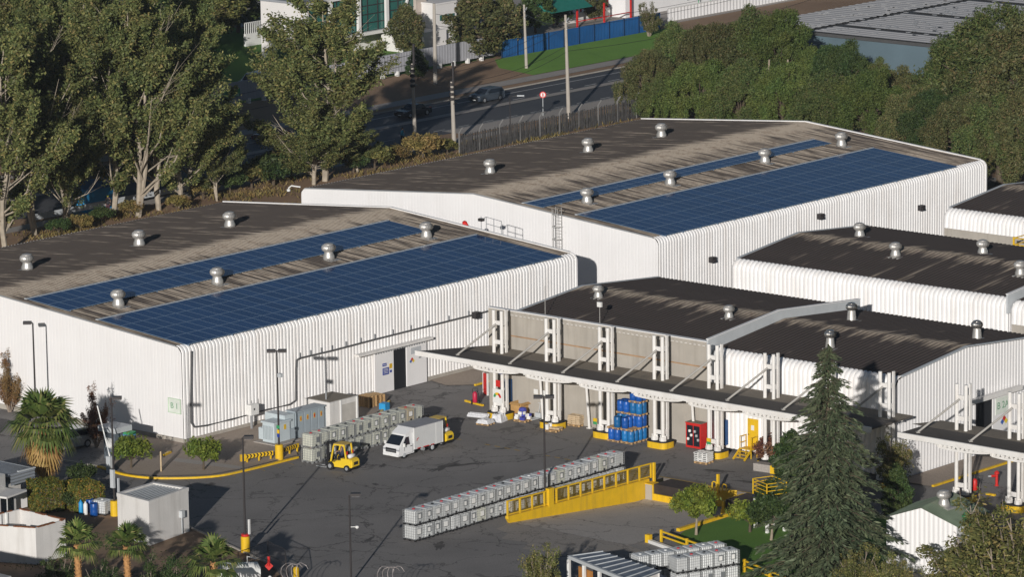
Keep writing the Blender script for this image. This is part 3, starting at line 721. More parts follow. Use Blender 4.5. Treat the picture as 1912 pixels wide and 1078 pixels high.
# door, sign and track on the white gable
mb = MB(); mb.box(35.0, 37.0, -52.72, -52.55, 0, 4.3); o = mb.build('dark_doorway_panel', mat('unlit_interior', (0.012, 0.013, 0.016), 0.9), B5.root)  # near-black slab on the wall, the unlit inside put into its colour
d2 = thing('sliding_door', 'white sliding door leaf on the gable lettered B 2A with a hazard diamond', 'door', (38, -52.8, 0))
mb = MB(); mb.box(36.9, 39.4, -52.86, -52.76, 0.05, 4.4); mb.build('door_leaf', WHITE2, d2)
mb = MB(); mb.box(33.2, 40.6, -53.15, -52.75, 4.4, 4.75); mb.build('track_hood', CREAM, d2)
mb = MB(); mb.box(37.25, 39.2, -52.90, -52.865, 2.9, 4.2); mb.build('sign_board', mat('pale_sign_board', (0.70, 0.74, 0.66), 0.6), d2)
text('B 2A', 0.8, 'lettering', mat('grey_green_letter', (0.15, 0.33, 0.19), 0.6), d2, (38.2, -52.91, 3.55), math.pi/2, 0)
def diamond(root, c, s, yface):
    cols = [(('diamond_red'), (0.55, 0.03, 0.02), (0, s)), ('diamond_yellow', (0.8, 0.6, 0.05), (s, 0)), ('diamond_white', (0.75, 0.75, 0.72), (0, -s)), ('diamond_blue', (0.05, 0.12, 0.4), (-s, 0))]
    for n_, col, (dx, dz) in cols:
        mb = MB(); h = s
        cx, cz = c[0]+dx, c[2]+dz
        P = [(cx, yface, cz-h*.95), (cx+h*.95, yface, cz), (cx, yface, cz+h*.95), (cx-h*.95, yface, cz)]
        mb.add(P, [(0,1,2,3)]); mb.build(n_, mat(n_, col, 0.6), root)
diamond(d2, (38.4, 0, 2.2), 0.26, -52.90)

# ------------------------------------------------------------------ the loading canopies on steel towers
DECK = ground_mat('canopy_felt', (0.085, 0.076, 0.069), (0.115, 0.102, 0.09), (0.15, 0.13, 0.11), rough=0.95, stain_amt=0.5)
DECK2 = ground_mat('dusty_canopy_edge', (0.21, 0.18, 0.145), (0.25, 0.215, 0.17), (0.13, 0.115, 0.095), rough=0.95)
def canopy(label, ya, yb, wall, ylist, cut=0.0):
    c = thing('loading_canopy', label, 'canopy', (21.5, (ya+yb)/2, 0), group='loading canopies')
    zt = 5.47
    mb = MB(); mb.prism([(18.8, yb), (24.05, yb), (24.05, ya-cut), (18.8, ya)], zt-0.14, zt); mb.build('deck', DECK, c)
    mb = MB(); mb.prism([(21.7, yb+0.01), (24.04, yb+0.01), (24.04, ya-cut-0.15), (21.7, ya-cut+1.0)], zt, zt+0.006); mb.build('dusty_wall_strip', DECK2, c)
    mb = MB(); mb.box(18.62, 18.8, yb, ya+0.1, zt-0.34, zt+0.06); mb.build('fascia', CREAM, c)
    for y in ylist:
        tw = mb = MB()
        for dy in (-0.42, 0.42): mb.tube([(22.2, y+dy, 0.6), (22.2, y+dy, 9.02)], 0.145, 12)
        mb.box(22.62, 22.86, y-0.50, y-0.38, 0.6, 9.05)
        tower = mb.build('steel_tower', CREAM, c)
        mb = MB()
        for z in (8.0, 6.4, 4.95, 1.25):
            mb.box(22.14, 22.26, y-0.29, y+0.29, z-0.17, z+0.17)
            mb.box(22.33, 22.63, y-0.47, y-0.41, z-0.2, z+0.2)
        mb.build('cross_plates', CREAM, tower)
        for x in (22.2,):
            for dy in (-0.42, 0.42):
                mb = MB()
                mb.lathe([(0.30, 0.56), (0.30, 0.8), (0.26, 0.86), (0.2, 0.88)], (x, y+dy, 0), 8)
                mb.box(x-0.02, x+0.02, y+dy-0.30, y+dy+0.30, 0.6, 1.0); mb.box(x-0.3, x+0.3, y+dy-0.02, y+dy+0.02, 0.6, 1.0)
                mb.build('base_shoe', CREAM, tower)
        mb = MB(); P = []
        for k in range(24):
            t = 2*math.pi*k/24; cx, sy = math.cos(t), math.sin(t)
            P.append((22.4+math.copysign(abs(cx)**0.5, cx)*0.80, y+math.copysign(abs(sy)**0.5, sy)*0.98))
        mb.prism(P, -0.02, 0.50); mb.build('plinth', YELLOW, tower)
        mb = MB(); mb.prism([(22.4+(px-22.4)*1.02, y+(py-y)*1.02) for px, py in P], 0.50, 0.56); mb.build('rubber_edge', BLACK, tower)
        mb = MB(); mb.tube([(22.05, y+0.05, 7.9), (19.7, y+2.2, zt+0.02)], 0.085, 8); mb.obox((19.7, y+2.2, zt+0.03), 0.22, 0.14, 0.03, 0.8); mb.build('tie_rod', mat('dull_grey_rod', (0.36, 0.34, 0.31), 0.7), c)
        # curved lattice girder reaching from the tower towards the next one
        if y-4.0 < yb: continue
        mb = MB(); yl = 4.7; xg = 19.05; top = zt-0.37
        N_ = 12
        low = [(y-0.2-yl*i/N_, top-0.05-0.29*math.sin(math.pi*min(1, 0.24+0.76*i/N_))**0.75) for i in range(N_+1)]
        for i in range(N_): mb.bar((xg, low[i][0], low[i][1]), (xg, low[i+1][0], low[i+1][1]), 0.12, 0.17)
        mb.bar((xg, y+0.3, top), (xg, y-0.2-yl, top), 0.12, 0.16)
        for i in range(0, N_):
            yy = low[i][0]; j = i+1
            if i % 2 == 0: mb.bar((xg, yy, top), (xg, low[j][0], low[j][1]), 0.09, 0.20)
            else: mb.bar((xg, yy, low[i][1]), (xg, low[j][0], top), 0.09, 0.20)
        mb.bar((xg, y-0.2, top), (xg, y-0.2, low[0][1]), 0.12, 0.3)
        mb.bar((18.9, y, top), (24.0, y, top), 0.16, 0.30)
        for k in (1.3, 2.65, 4.0): mb.bar((18.9, y-k, zt-0.22), (24.0, y-k, zt-0.22), 0.08, 0.12)
        mb.build('lattice_girder', CREAM, c)
    mb = MB()
    for x in (19.6, 20.6, 21.7, 22.8): mb.bar((x, ya-cut-0.1, zt-0.19), (x, yb+0.05, zt-0.19), 0.1, 0.1)
    mb.build('purlins', CREAM, c)
    return c
canopy('long loading canopy on eight white twin towers along the concrete dock wall', -8.4, -54.4, True, [-14.2, -19.8, -25.4, -31.0, -36.5, -42.05, -47.5, -53.1], cut=3.3)
canopy('shorter loading canopy on white towers past the cedar at the right edge', -57.0, -78.0, False, [-60.2, -65.0, -70.4, -75.6])
# wall behind the right canopy
w_ = thing('concrete_wall', 'concrete wall behind the right-hand canopy with a red S on a white board', 'wall', (25.2, -72, 0))
mb = MB(); mb.box(25.0, 25.4, -80, -64.3, 0, 8.6); mb.build('wall_slab', CONC, w_)
mb = MB(); mb.box(24.95, 24.99, -66.6, -65.0, 2.4, 3.9); mb.build('notice_board', WHITE2, w_)
text('S', 0.7, 'lettering', RED, w_, (24.94, -65.6, 3.15), math.pi/2, -math.pi/2)
# white strut posts against the dock wall
for i, y in enumerate((-17.5, -22.4, -33.3)):
    mb = MB(); mb.tube([(23.9, y, 0.0), (23.6, y+0.15, 5.1)], 0.11, 8); mb.box(23.75, 24.05, y-0.2, y+0.2, 0, 0.06)
    tag(mb.build('drain_pipe', CREAM), 'cream drain pipe down the dock wall, %s from the warehouse' % ORD[i], 'pipe', 'drain pipes on the dock wall')

# ------------------------------------------------------------------ things fixed to the warehouse marked B 1
sg = thing('sign_board', 'pale green square board lettered B 1 at the corner of the front gable', 'sign', (-0.1, 0.7, 2.4))
mb = MB(); mb.box(-0.13, -0.06, 0.1, 1.5, 2.4, 3.62); mb.build('board', mat('pale_sign_board', (0.70, 0.74, 0.66), 0.6), sg)
mb = MB()
for a, b in (((-0.14, 0.1, 2.43), (-0.14, 1.5, 2.43)), ((-0.14, 0.1, 3.59), (-0.14, 1.5, 3.59)), ((-0.14, 0.13, 2.43), (-0.14, 0.13, 3.6)), ((-0.14, 1.47, 2.43), (-0.14, 1.47, 3.6))): mb.bar(a, b, 0.04)
mb.build('border', PALEGREEN, sg)
text('B 1', 0.66, 'lettering', mat('grey_green_letter', (0.15, 0.33, 0.19), 0.6), sg, (-0.15, 0.8, 3.0), math.pi/2, -math.pi/2)
dr = thing('sliding_door', 'white sliding double door with blue and yellow notices, left ajar in the corrugated side wall', 'door', (25.6, -0.3, 0))
mb = MB(); mb.box(22.4, 24.75, -0.34, -0.22, 0.05, 3.55); mb.build('door_leaf', WHITE2, dr)
mb = MB(); mb.box(26.4, 28.9, -0.34, -0.22, 0.05, 3.55); mb.build('door_leaf', WHITE2, dr)
mb = MB(); mb.box(24.0, 27.4, -0.20, -0.13, 0.0, 3.5); mb.build('dark_gap_panel', mat('unlit_interior', (0.012, 0.013, 0.016), 0.9), dr)  # solid near-black panel, its colour stands for the darkness behind the leaves
mb = MB(); mb.box(20.2, 29.5, -0.62, -0.12, 3.68, 3.86); mb.build('track_hood', CREAM, dr)
mb = MB()
for x in np.arange(22.5, 28.9, 0.32): mb.cyl((x, -0.42, 3.56), (x, -0.28, 3.56), 0.09, 8)
mb.build('rollers', GREYM, dr)
mb = MB(); mb.box(23.35, 24.15, -0.36, -0.345, 1.55, 2.15); mb.box(23.35, 23.85, -0.36, -0.345, 2.3, 2.55); mb.box(24.25, 24.5, -0.36, -0.345, 1.65, 1.85); mb.build('blue_notice', SIGNBLUE, dr)
mb = MB()
for z in (1.68, 1.8, 1.92, 2.02): mb.box(23.45, 24.05, -0.365, -0.361, z, z+0.04)
mb.box(23.42, 23.78, -0.365, -0.361, 2.40, 2.45); mb.build('notice_text', WHITEP, dr)
mb = MB(); mb.box(24.2, 24.55, -0.36, -0.345, 2.0, 2.4); mb.build('yellow_notice', YELLOW, dr)
diamond(dr, (27.05, 0, 2.15), 0.17, -0.355)
mb = MB(); mb.box(26.9, 28.2, -0.36, -0.345, 2.75, 3.3); mb.build('blank_panel', PALEGREY, dr)
mb = MB(); mb.box(27.9, 28.2, -0.36, -0.345, 2.25, 2.38); mb.build('small_plate', GREYM, dr)
pp = [HY(*q, -0.2) for q in ((357, 656), (356, 740), (357, 790), (362, 798), (385, 795), (430, 784), (500, 765), (540, 756), (552, 748), (552, 690), (553, 673), (560, 669), (620, 655), (700, 634), (800, 609), (912, 581))]
mb = MB(); mb.tube([(p.x, -0.22, p.z) for p in pp], 0.07, 6); cd = mb.build('wall_conduit', mat('dark_grey_pipe', (0.10, 0.10, 0.10), 0.6)); tag(cd, 'dark grey cable conduit running along the corrugated side wall', 'conduit')
mb = MB()
for i in range(len(pp)-1):
    for k in range(3):
        p = pp[i].lerp(pp[i+1], k/3)
        if i > 10: mb.box(p.x-0.03, p.x+0.03, -0.22, -0.12, p.z-0.05, p.z+0.45)
mb.build('brackets', GREYM, cd)
mb = MB(); p = HY(888, 589, -0.3); mb.box(p.x-0.3, p.x+0.3, -0.6, -0.12, p.z-0.25, p.z+0.3); tag(mb.build('wall_lamp', DARKM), 'dark floodlight box high on the warehouse side wall by the dock', 'lamp')
for i, q in enumerate(((1330, 485), (1532, 404), (1720, 388))):
    p = HY(*q, -1.4); mb = MB(); mb.box(p.x-0.3, p.x+0.3, -1.65, -1.2, p.z-0.25, p.z+0.25); mb.extr([(p.x-0.22, p.z-0.2), (p.x+0.22, p.z-0.2), (p.x+0.12, p.z+0.05), (p.x-0.12, p.z+0.05)], 1, -1.75, -1.65)
    tag(mb.build('wall_lamp', DARKM), 'dark floodlight box on the rear warehouse wall, %s from the left' % ORD[i], 'lamp', 'floodlights on the rear warehouse wall')
# downpipe of the rear warehouse, box on its left corner
p = HX(545, 355, 59.0)
mb = MB(); mb.tube([(58.9, 42.4, 8.05), (58.5, 43.2, 8.15), (58.4, 43.5, 7.9)], 0.07, 6); mb.lathe([(0.05, 0), (0.16, 0.05), (0.18, 0.22), (0.05, 0.3)], (58.4, 43.5, 7.55), 10)
tag(mb.build('corner_lamp', WHITEP), 'white globe lamp on a bent arm at the far eave corner of the rear warehouse', 'lamp')
# caged ladders
def ladder(label, x, y0, z0, z1, hoop):
    t = thing('caged_ladder', label, 'ladder', (x, y0, z0))
    mb = MB()
    for y in (y0-0.35, y0+0.35): mb.tube([(x-0.14, y, z0), (x-0.14, y, z1)], 0.035, 6)
    mb.build('rails', GALV, t)
    mb = MB()
    for z in np.arange(z0+0.3, z1, 0.3): mb.tube([(x-0.14, y0-0.35, z), (x-0.14, y0+0.35, z)], 0.02, 5)
    mb.build('rungs', GALV, t)
    if hoop:
        mb = MB()
        pts = lambda z: [(x-0.14-0.75*math.sin(math.pi*k/8), y0-0.45*math.cos(math.pi*k/8), z) for k in range(9)]
        for z in np.arange(z0+1.2, z1, 1.15): mb.tube(pts(z), 0.03, 5)
        for k in (2, 4, 6): mb.tube([pts(z0+1.2)[k], pts(z1-0.1)[k]], 0.025, 5)
        mb.build('safety_cage', GALV, t)
    return t
p = HX(1044, 465, 59.0); q = HX(1044, 387, 59.0)
ladder('galvanised caged ladder up the front gable of the rear warehouse', 59.1, p.y, 6.5-4.5, q.z, True)
rl = thing('roof_handrail', 'thin steel handrail at the ladder head on the rear edge of the front warehouse', 'handrail', (49.1, 11, 8.6))
p0 = HX(898, 432, 49.2); mb = MB()
for dy in (0, 0.6, 1.5, 2.4): mb.tube([(49.25, p0.y-dy, B1.zs(p0.y-dy)), (49.25, p0.y-dy, B1.zs(p0.y-dy)+1.3)], 0.035, 6)
for dz in (0.7, 1.3): mb.tube([(49.25, p0.y-0.6, B1.zs(p0.y)+dz), (49.25, p0.y-2.4, B1.zs(p0.y-2.4)+dz)], 0.03, 6)
mb.tube([(49.25, p0.y, B1.zs(p0.y)+1.0), (49.25, p0.y-0.6, B1.zs(p0.y)+1.3)], 0.03, 6)
mb.build('rail', GREYM, rl)
mb = MB(); mb.box(49.1, 49.5, p0.y-0.2, p0.y+0.25, B1.zs(p0.y)+0.85, B1.zs(p0.y)+1.1); mb.build('junction_box', DARKM, rl)
p = HX(869, 417, 49.5)
mb = MB(); mb.lathe([(0.05, 0), (0.22, 0.15), (0.22, 0.4), (0.06, 0.5)], (49.4, p.y, p.z-0.25), 10); mb.tube([(49.4, p.y-0.35, p.z-0.2), (49.4, p.y-0.1, p.z+0.1)], 0.12, 8); mb.tube([(49.4, p.y, p.z-0.6), (49.4, p.y, p.z)], 0.05, 6)
tag(mb.build('alarm_siren', RED), 'small red siren on the rear roof edge of the warehouse marked B 1', 'siren')
for q, l in (((1018, 590), 'thin bare aerial mast on the concrete dock wall, nearest the warehouse'), ((1120, 605), 'thin aerial mast with a small white box on the concrete dock wall')):
    p = HX(q[0], q[1], 24.6); t = thing('aerial_mast', l, 'aerial', (24.6, p.y, 8.6)); mb = MB(); mb.tube([(24.6, p.y, 8.6), (24.6, p.y, 10.2 if q[0] > 1100 else 11.0)], 0.03, 6); mb.build('rod', GALV, t)
    if q[0] > 1100: mb = MB(); mb.box(24.5, 24.7, p.y-0.2, p.y+0.2, 10.0, 10.4); mb.build('antenna_box', WHITEP, t)
# ------------------------------------------------------------------ stacked liquid totes
def make_tote(kind, plate, plastic, cap):
    t = thing('liquid_tote', 'tote', 'tote', world=False)
    mb = MB()
    for y in (-0.54, 0, 0.54):
        for x in (-0.42, 0, 0.42): mb.box(x-0.07, x+0.07, y-0.06, y+0.06, 0, 0.10)
    mb.box(-0.49, 0.49, -0.60, -0.50, 0.10, 0.14); mb.box(-0.49, 0.49, 0.50, 0.60, 0.10, 0.14); mb.box(-0.49, 0.49, -0.06, 0.06, 0.10, 0.14)
    mb.box(-0.49, -0.41, -0.5, 0.5, 0.10, 0.135); mb.box(0.41, 0.49, -0.5, 0.5, 0.10, 0.135)
    mb.build('pallet', BLACK if kind != 1 else TOTEG, t)
    mb = MB()
    P = []
    for z, i in ((0.15, 0.03), (0.22, 0), (1.05, 0), (1.12, 0.05), (1.14, 0.14)):
        hx, hy, c = 0.475-i, 0.575-i, 0.10
        P += [(-hx+c, -hy, z), (hx-c, -hy, z), (hx, -hy+c, z), (hx, hy-c, z), (hx-c, hy, z), (-hx+c, hy, z), (-hx, hy-c, z), (-hx, -hy+c, z)]
    fs = [(i*8+k, i*8+(k+1) % 8, (i+1)*8+(k+1) % 8, (i+1)*8+k) for i in range(4) for k in range(8)] + [tuple(range(32, 40)), tuple(reversed(range(8)))]
    mb.add(P, fs); mb.build('tank', plastic, t)
    mb = MB(); r = 0.013
    for z in (0.17, 0.36, 0.55, 0.74, 0.93, 1.10):
        mb.tube([(-0.5, -0.6, z), (0.5, -0.6, z), (0.5, 0.6, z), (-0.5, 0.6, z), (-0.5, -0.6, z)], r if z > 0.2 else 0.02, 4, False)
    for x in np.linspace(-0.5, 0.5, 7):
        for y in (-0.6, 0.6): mb.bar((x, y, 0.13), (x, y, 1.12), 0.024)
    for y in np.linspace(-0.43, 0.43, 6):
        for x in (-0.5, 0.5): mb.bar((x, y, 0.13), (x, y, 1.12), 0.024)
    for x in (-0.2, 0.2): mb.bar((x, -0.6, 1.13), (x, 0.6, 1.13), 0.03)
    mb.build('cage', TOTEG, t)
    mb = MB(); mb.lathe([(0.11, 1.13), (0.11, 1.18), (0.085, 1.20)], n=12); mb.build('fill_cap', cap, t)
    mb = MB(); mb.box(-0.06, 0.06, -0.62, -0.5, 0.16, 0.30); mb.cyl((0, -0.64, 0.23), (0, -0.5, 0.23), 0.06, 8); mb.build('outlet_valve', BLACK, t)
    if plate == 1:
        mb = MB(); mb.box(-0.22, 0.22, -0.622, -0.612, 0.48, 0.92); mb.build('label_frame', PLATEG, t)
        mb = MB(); mb.box(-0.16, 0.10, -0.630, -0.624, 0.54, 0.86); mb.build('label_card', WHITEP, t)
    elif plate == 2:
        mb = MB(); mb.box(-0.02, 0.30, -0.622, -0.612, 0.45, 0.88); mb.build('label_plate', PLATEG, t)
    elif plate == 3:
        mb = MB(); mb.box(-0.24, 0.14, -0.622, -0.612, 0.52, 0.9); mb.build('label_card', WHITEP, t)
        mb = MB(); mb.bar((-0.26, -0.618, 0.5), (0.16, -0.618, 0.5), 0.03); mb.bar((0.16, -0.618, 0.5), (0.16, -0.618, 0.92), 0.03); mb.build('label_frame', BLACK, t)
    return t
_protos = {}
def tote(kind, plate, pl, cap, loc, rz, label, group):
    key = (plate, pl.name, cap.name, kind)
    if key in _protos: return copy_tree(_protos[key], loc, rz, label, group)
    t = make_tote(kind, plate, pl, cap); _protos[key] = t; t.location = loc; t.rotation_euler = (0,0,rz); tag(t, label, None, group); return t
rnd = random.Random(5)
CAPR = mat('red_plastic_cap', (0.50, 0.03, 0.04), 0.5); CAPW = mat('white_cap', (0.7, 0.7, 0.68), 0.5); CAPK = mat('black_cap', (0.02, 0.02, 0.02), 0.5)
TZ = 1.175
for lev in (0, 1):
    for i in range(24):
        pl = 1 if rnd.random() < 0.5 else (3 if rnd.random() < 0.75 else 0)
        tote(0, pl, TOTE if rnd.random() > 0.14 else TOTEY, CAPR if rnd.random() < 0.85 else rnd.choice((CAPK, CAPW)), (-11.75+i*1.0+rnd.uniform(-.02, .02), -35.35+rnd.uniform(-.06, .06)-i*0.004, lev*TZ), rnd.uniform(-.04, .04),
             '%s white tote, %s from the left in the long row by the yellow ramp' % (('lower', 'upper')[lev], ORD[i]), 'white totes in the long double row')
for lev in (0, 1):
    for i in range(13):
        if lev == 0 and i > 12: continue
        pl = rnd.choice((0, 1, 1, 2, 3)) if i else 2
        pm = TOTEY
        tote(1, pl, mat('tan_plastic', (0.50, 0.40, 0.24), 0.5) if (i == 11 and lev) else pm, CAPR if rnd.random() < 0.6 else CAPK, (1.65+i*1.03+rnd.uniform(-.03, .03), -12.45+rnd.uniform(-.05, .05)+i*0.02, lev*TZ), rnd.uniform(-.03, .03),
             '%s aged tote, %s from the left in the row behind the white truck' % (('lower', 'upper')[lev], ORD[i]), 'aged totes in the row behind the truck')
ang = math.radians(-21); ex, ey = math.cos(ang), math.sin(ang)
for r, (sx, sy, n) in enumerate(((-12.0, -57.1, 7), (-10.8, -59.6, 5))):
    for lev in (0, 1):
        for i in range(n):
            cx, cy = sx+ex*(i+0.5)*1.03-ey*(-0.6), sy+ey*(i+0.5)*1.03+ex*0.6
            tote(0, rnd.choice((0, 1, 2)) if r else rnd.choice((0, 0, 2)), TOTE, rnd.choice((CAPR, CAPR, CAPW, CAPK)), (cx, cy, lev*TZ), ang+rnd.uniform(-.02, .02),
                 '%s tote, %s from the left in the %s row beside the lawn' % (('lower', 'upper')[lev], ORD[i], ('back', 'front')[r]), 'totes stacked beside the lawn')
p = G(1240, 1074, 1.16); tote(0, 0, mat('blue_tinted_plastic', (0.10, 0.17, 0.30), 0.5), CAPK, (p.x-0.5, p.y+0.2, 0), ang, 'blue tinted tote standing low in front of the stacked totes by the lawn', None)
tote(0, 0, TOTE, CAPW, (-20.35, -11.6, 0), 0.15, 'single white caged tote beside the blue drums and the yellow lamp base', None)

# ------------------------------------------------------------------ drums, pallets and goods
def make_drum(m):
    mb = MB(); mb.lathe([(0.25, 0), (0.285, 0.03), (0.292, 0.25), (0.30, 0.29), (0.292, 0.33), (0.292, 0.56), (0.30, 0.60), (0.292, 0.64), (0.285, 0.84), (0.25, 0.90), (0.25, 0.87), (0.05, 0.86)], n=18)
    t = tag(mb.build('drum', m, smooth=True, loc=Vector((0,0,0))), 'drum', 'drum')
    mb = MB(); mb.cyl((0.13, 0, 0.86), (0.13, 0, 0.90), 0.035, 8); mb.cyl((-0.13, 0, 0.86), (-0.13, 0, 0.90), 0.035, 8); mb.build('bung', BLACK, t)
    return t
def make_pallet(m):
    t = thing('pallet', 'pallet', 'pallet', world=False)
    mb = MB()
    for y in np.linspace(-0.52, 0.52, 7): mb.box(-0.5, 0.5, y-0.06, y+0.06, 0.122, 0.144)
    mb.build('deck_boards', m, t)
    mb = MB()
    for x in (-0.44, 0, 0.44):
        mb.box(x-0.05, x+0.05, -0.6, 0.6, 0.098, 0.121); mb.box(x-0.05, x+0.05, -0.6, 0.6, 0, 0.02)
        for y in (-0.52, 0, 0.52): mb.box(x-0.05, x+0.05, y-0.07, y+0.07, 0.021, 0.097)
    mb.build('bearers', m, t)
    return t
drum_p = {BLUEP.name: make_drum(BLUEP), BLUEP2.name: make_drum(BLUEP2)}; pal_p = make_pallet(WOOD); _done = set()
def put(proto, loc, rz, label, group, scale=None):
    if proto.name in _done: o = copy_tree(proto, loc, rz, label, group)
    else: _done.add(proto.name); o = proto; o.location = loc; o.rotation_euler = (0,0,rz); tag(o, label, None, group)
    if scale: o.scale = scale
    return o
# stacked drums at the canopy: three tiers in two bays
bays = [((21.9, -26.9), 0.0), ((22.0, -28.2), 0.0), ((23.05, -26.9), 0.0), ((23.05, -28.2), 0.0)]
cnt = 0
tier_names = ('bottom', 'middle', 'top')
for b, ((x, y), a) in enumerate(bays):
    front = b < 2
    side = ('left', 'right')[b % 2]
    tiers = ((2, 2), (1, 2))[0][0] if front else 3
    if b == 3: tiers = 4
    for tr in range(tiers):
        z = tr*1.05
        put(pal_p, (x, y, z), 0.02*tr, 'wooden pallet under blue drums, %s tier of the %s %s canopy stack' % (('bottom', 'second', 'third', 'top')[tr], ('rear', 'front')[front], side), 'pallets under the blue drums')
        for k, (dx, dy) in enumerate(((-0.25, -0.3), (-0.25, 0.3), (0.27, -0.3), (0.27, 0.3))):
            if front and tr == 1 and (k in (1, 2, 3) if b == 0 else k in (0, 2)): continue
            m = BLUEP if (b + tr) % 2 == 0 else BLUEP2
            put(drum_p[m.name], (x+dx, y+dy, z+0.145), 0, 'blue drum at the %s %s of the %s pallet in the %s %s canopy stack' % (('front', 'back')[dx > 0], ('right', 'left')[dy > 0], ('bottom', 'second', 'third', 'top')[tr], ('rear', 'front')[front], side), 'blue drums stacked under the canopy')
for i, (x, y, m, l) in enumerate(((-21.2, -11.55, BLUEP, 'glossy blue drum standing on the soil in front of the white tote'), (-20.5, -10.4, BLUEP, 'blue drum half hidden behind the white tote by the hedge'))):
    put(drum_p[m.name], (x, y, 0.03), 0, l, None, (1.05, 1.05, 1.12))
for x, y, m, r, h, l in ((-21.35, -10.3, CYAN, 0.17, 1.0, 'slim light blue gas cylinder beside the blue drum'), (-21.35, -10.8, WHITEP, 0.17, 0.95, 'slim white gas cylinder beside the blue drum')):
    mb = MB(); mb.lathe([(r*0.9, 0), (r, 0.03), (r, h-0.15), (r*0.6, h-0.04), (0.05, h), (0.05, h+0.08)], (x, y, 0.03), 14); tag(mb.build('gas_cylinder', m, smooth=True), l, 'cylinder')
# low pallet stack by the warehouse door
for k in range(7):
    put(pal_p, (18.75, -2.85, 0.03+k*0.145), 0.05*math.sin(k*3), 'wooden pallet, %s from the bottom of the stack beside the warehouse sliding door' % ORD[k], 'stacked pallets by the sliding door')
for k in range(6):
    put(pal_p, (19.9, -2.7, 0.03+k*0.145), 0.05*math.sin(k*2+1), 'wooden pallet, %s from the bottom of the second stack nearer the door leaf' % ORD[k], 'stacked pallets by the sliding door')
def sacks(name, label, loc, rz, m, layers, pm=None, size=(0.5, 0.6), cat='goods'):
    t = thing(name, label, cat, loc, rz, world=False)
    r = random.Random(name+label)
    for L in range(layers):
        mb = MB()
        for i in range(2):
            for j in range(3):
                cx = -size[0]/2+size[0]*i+0.0 + r.uniform(-.03, .03); cy = -0.4*size[1]/0.6+0.4*size[1]/0.6*j + r.uniform(-.03, .03)
                hx, hy, hz = size[0]*0.49, 0.2*size[1]/0.6, 0.075
                z = 0.15+L*0.15+0.075
                P = []
                for zz, s_ in ((-1, .78), (-.5, .97), (.5, .97), (1, .78)):
                    P += [(cx-hx*s_, cy-hy*s_, z+zz*hz), (cx+hx*s_, cy-hy*s_, z+zz*hz), (cx+hx*s_, cy+hy*s_, z+zz*hz), (cx-hx*s_, cy+hy*s_, z+zz*hz)]
                mb.add(P, [(a*4+k, a*4+(k+1) % 4, (a+1)*4+(k+1) % 4, (a+1)*4+k) for a in range(3) for k in range(4)] + [(12, 13, 14, 15), (3, 2, 1, 0)])
        mb.build('sack_layer', m, t)
    return t
def pallet_at(loc, rz, label): put(pal_p, loc, rz, label, None)
p = G(1078, 797); pallet_at((p.x+0.3, p.y+0.3, 0), 0.1, 'wooden pallet carrying tan sacks against the dock wall'); sacks('sack_stack', 'tan paper sacks piled on a pallet against the dock wall', (p.x+0.3, p.y+0.3, 0), 0.1, BAG, 5)
p = G(1030, 806); pallet_at((p.x+0.2, p.y, 0), 0.2, 'wooden pallet with two white pails beside the yellow tower base'); sacks('sack_stack', 'two flat layers of tan sacks on the pallet beside the yellow tower base', (p.x+0.38, p.y-0.12, 0), 0.2, BAG, 1, size=(0.36, 0.5))
for dx, dy, l in ((-0.35, 0.35, 'white pail at the near corner of the flat sack pallet'), (0.15, 0.42, 'white pail at the far edge of the flat sack pallet')):
    mb = MB(); mb.lathe([(0.15, 0), (0.17, 0.38), (0.18, 0.40), (0.15, 0.42)], (p.x+0.2+dx, p.y+dy, 0.145), 12); tag(mb.build('pail', WHITEP), l, 'pail')
def film_bundle(label, c, hx, hy, h, rz, seed):
    r = random.Random(seed); mb = MB(); n, m_ = 9, 7; P = []
    for i in range(n):
        for j in range(m_):
            x, y = -hx+2*hx*i/(n-1), -hy+2*hy*j/(m_-1); e = min(i, n-1-i, j, m_-1-j)
            z = 0 if e == 0 else h*(0.8+0.35*r.random())
            P.append((c[0]+x*math.cos(rz)-y*math.sin(rz), c[1]+x*math.sin(rz)+y*math.cos(rz), c[2]+z))
    mb.grid(P, n, m_); return tag(mb.build('wrapped_bundle', FILM, smooth=False), label, 'goods')
p = G(905, 793); pallet_at((p.x+0.1, p.y, 0), 0.15, 'wooden pallet under a clear film bundle in front of the first tower')
film_bundle('bundle of clear plastic film on a pallet in front of the first tower', (p.x+0.1, p.y, 0.15), 0.6, 0.65, 0.3, 0.15, 1)
mb = MB()
q = G(893, 785)
for k in range(4): mb.cyl((q.x-0.3+k*0.12, q.y+0.9, 0.32+0.12*(k % 2)), (q.x+0.15+k*0.12, q.y-0.75, 0.30+0.12*(k % 2)), 0.12, 10)
tag(mb.build('film_rolls', FILM), 'white film rolls lying beside the film bundle', 'rolls')
p = G(935, 785); film_bundle('heap of clear film wrapped goods at the foot of the first tower', (p.x-0.3, p.y-0.1, 0), 0.6, 0.55, 0.6, 0.2, 2)
p = G(975, 787); pallet_at((p.x+0.1, p.y, 0), 0.1, 'wooden pallet under blue and white packages behind the lamp post'); t = thing('packed_goods', 'blue and white packages heaped on a pallet behind the lamp post', 'goods', (p.x+0.1, p.y, 0.15), 0.1, world=False)
mb = MB(); r_ = random.Random(8)
for k in range(26):
    x, y = r_.uniform(-.42, .42), r_.uniform(-.5, .5); z = r_.choice((0.13, 0.36)) if abs(x)+abs(y) > 0.4 else r_.choice((0.36, 0.58))
    mb.k = r_.choice((0, 1, 1)); mb.obox((x, y, z), 0.13, 0.16, 0.12, r_.uniform(-.3, .3))
mb.build('packages', [WHITEP, mat('violet_blue_film', (0.06, 0.07, 0.34), 0.4)], t)
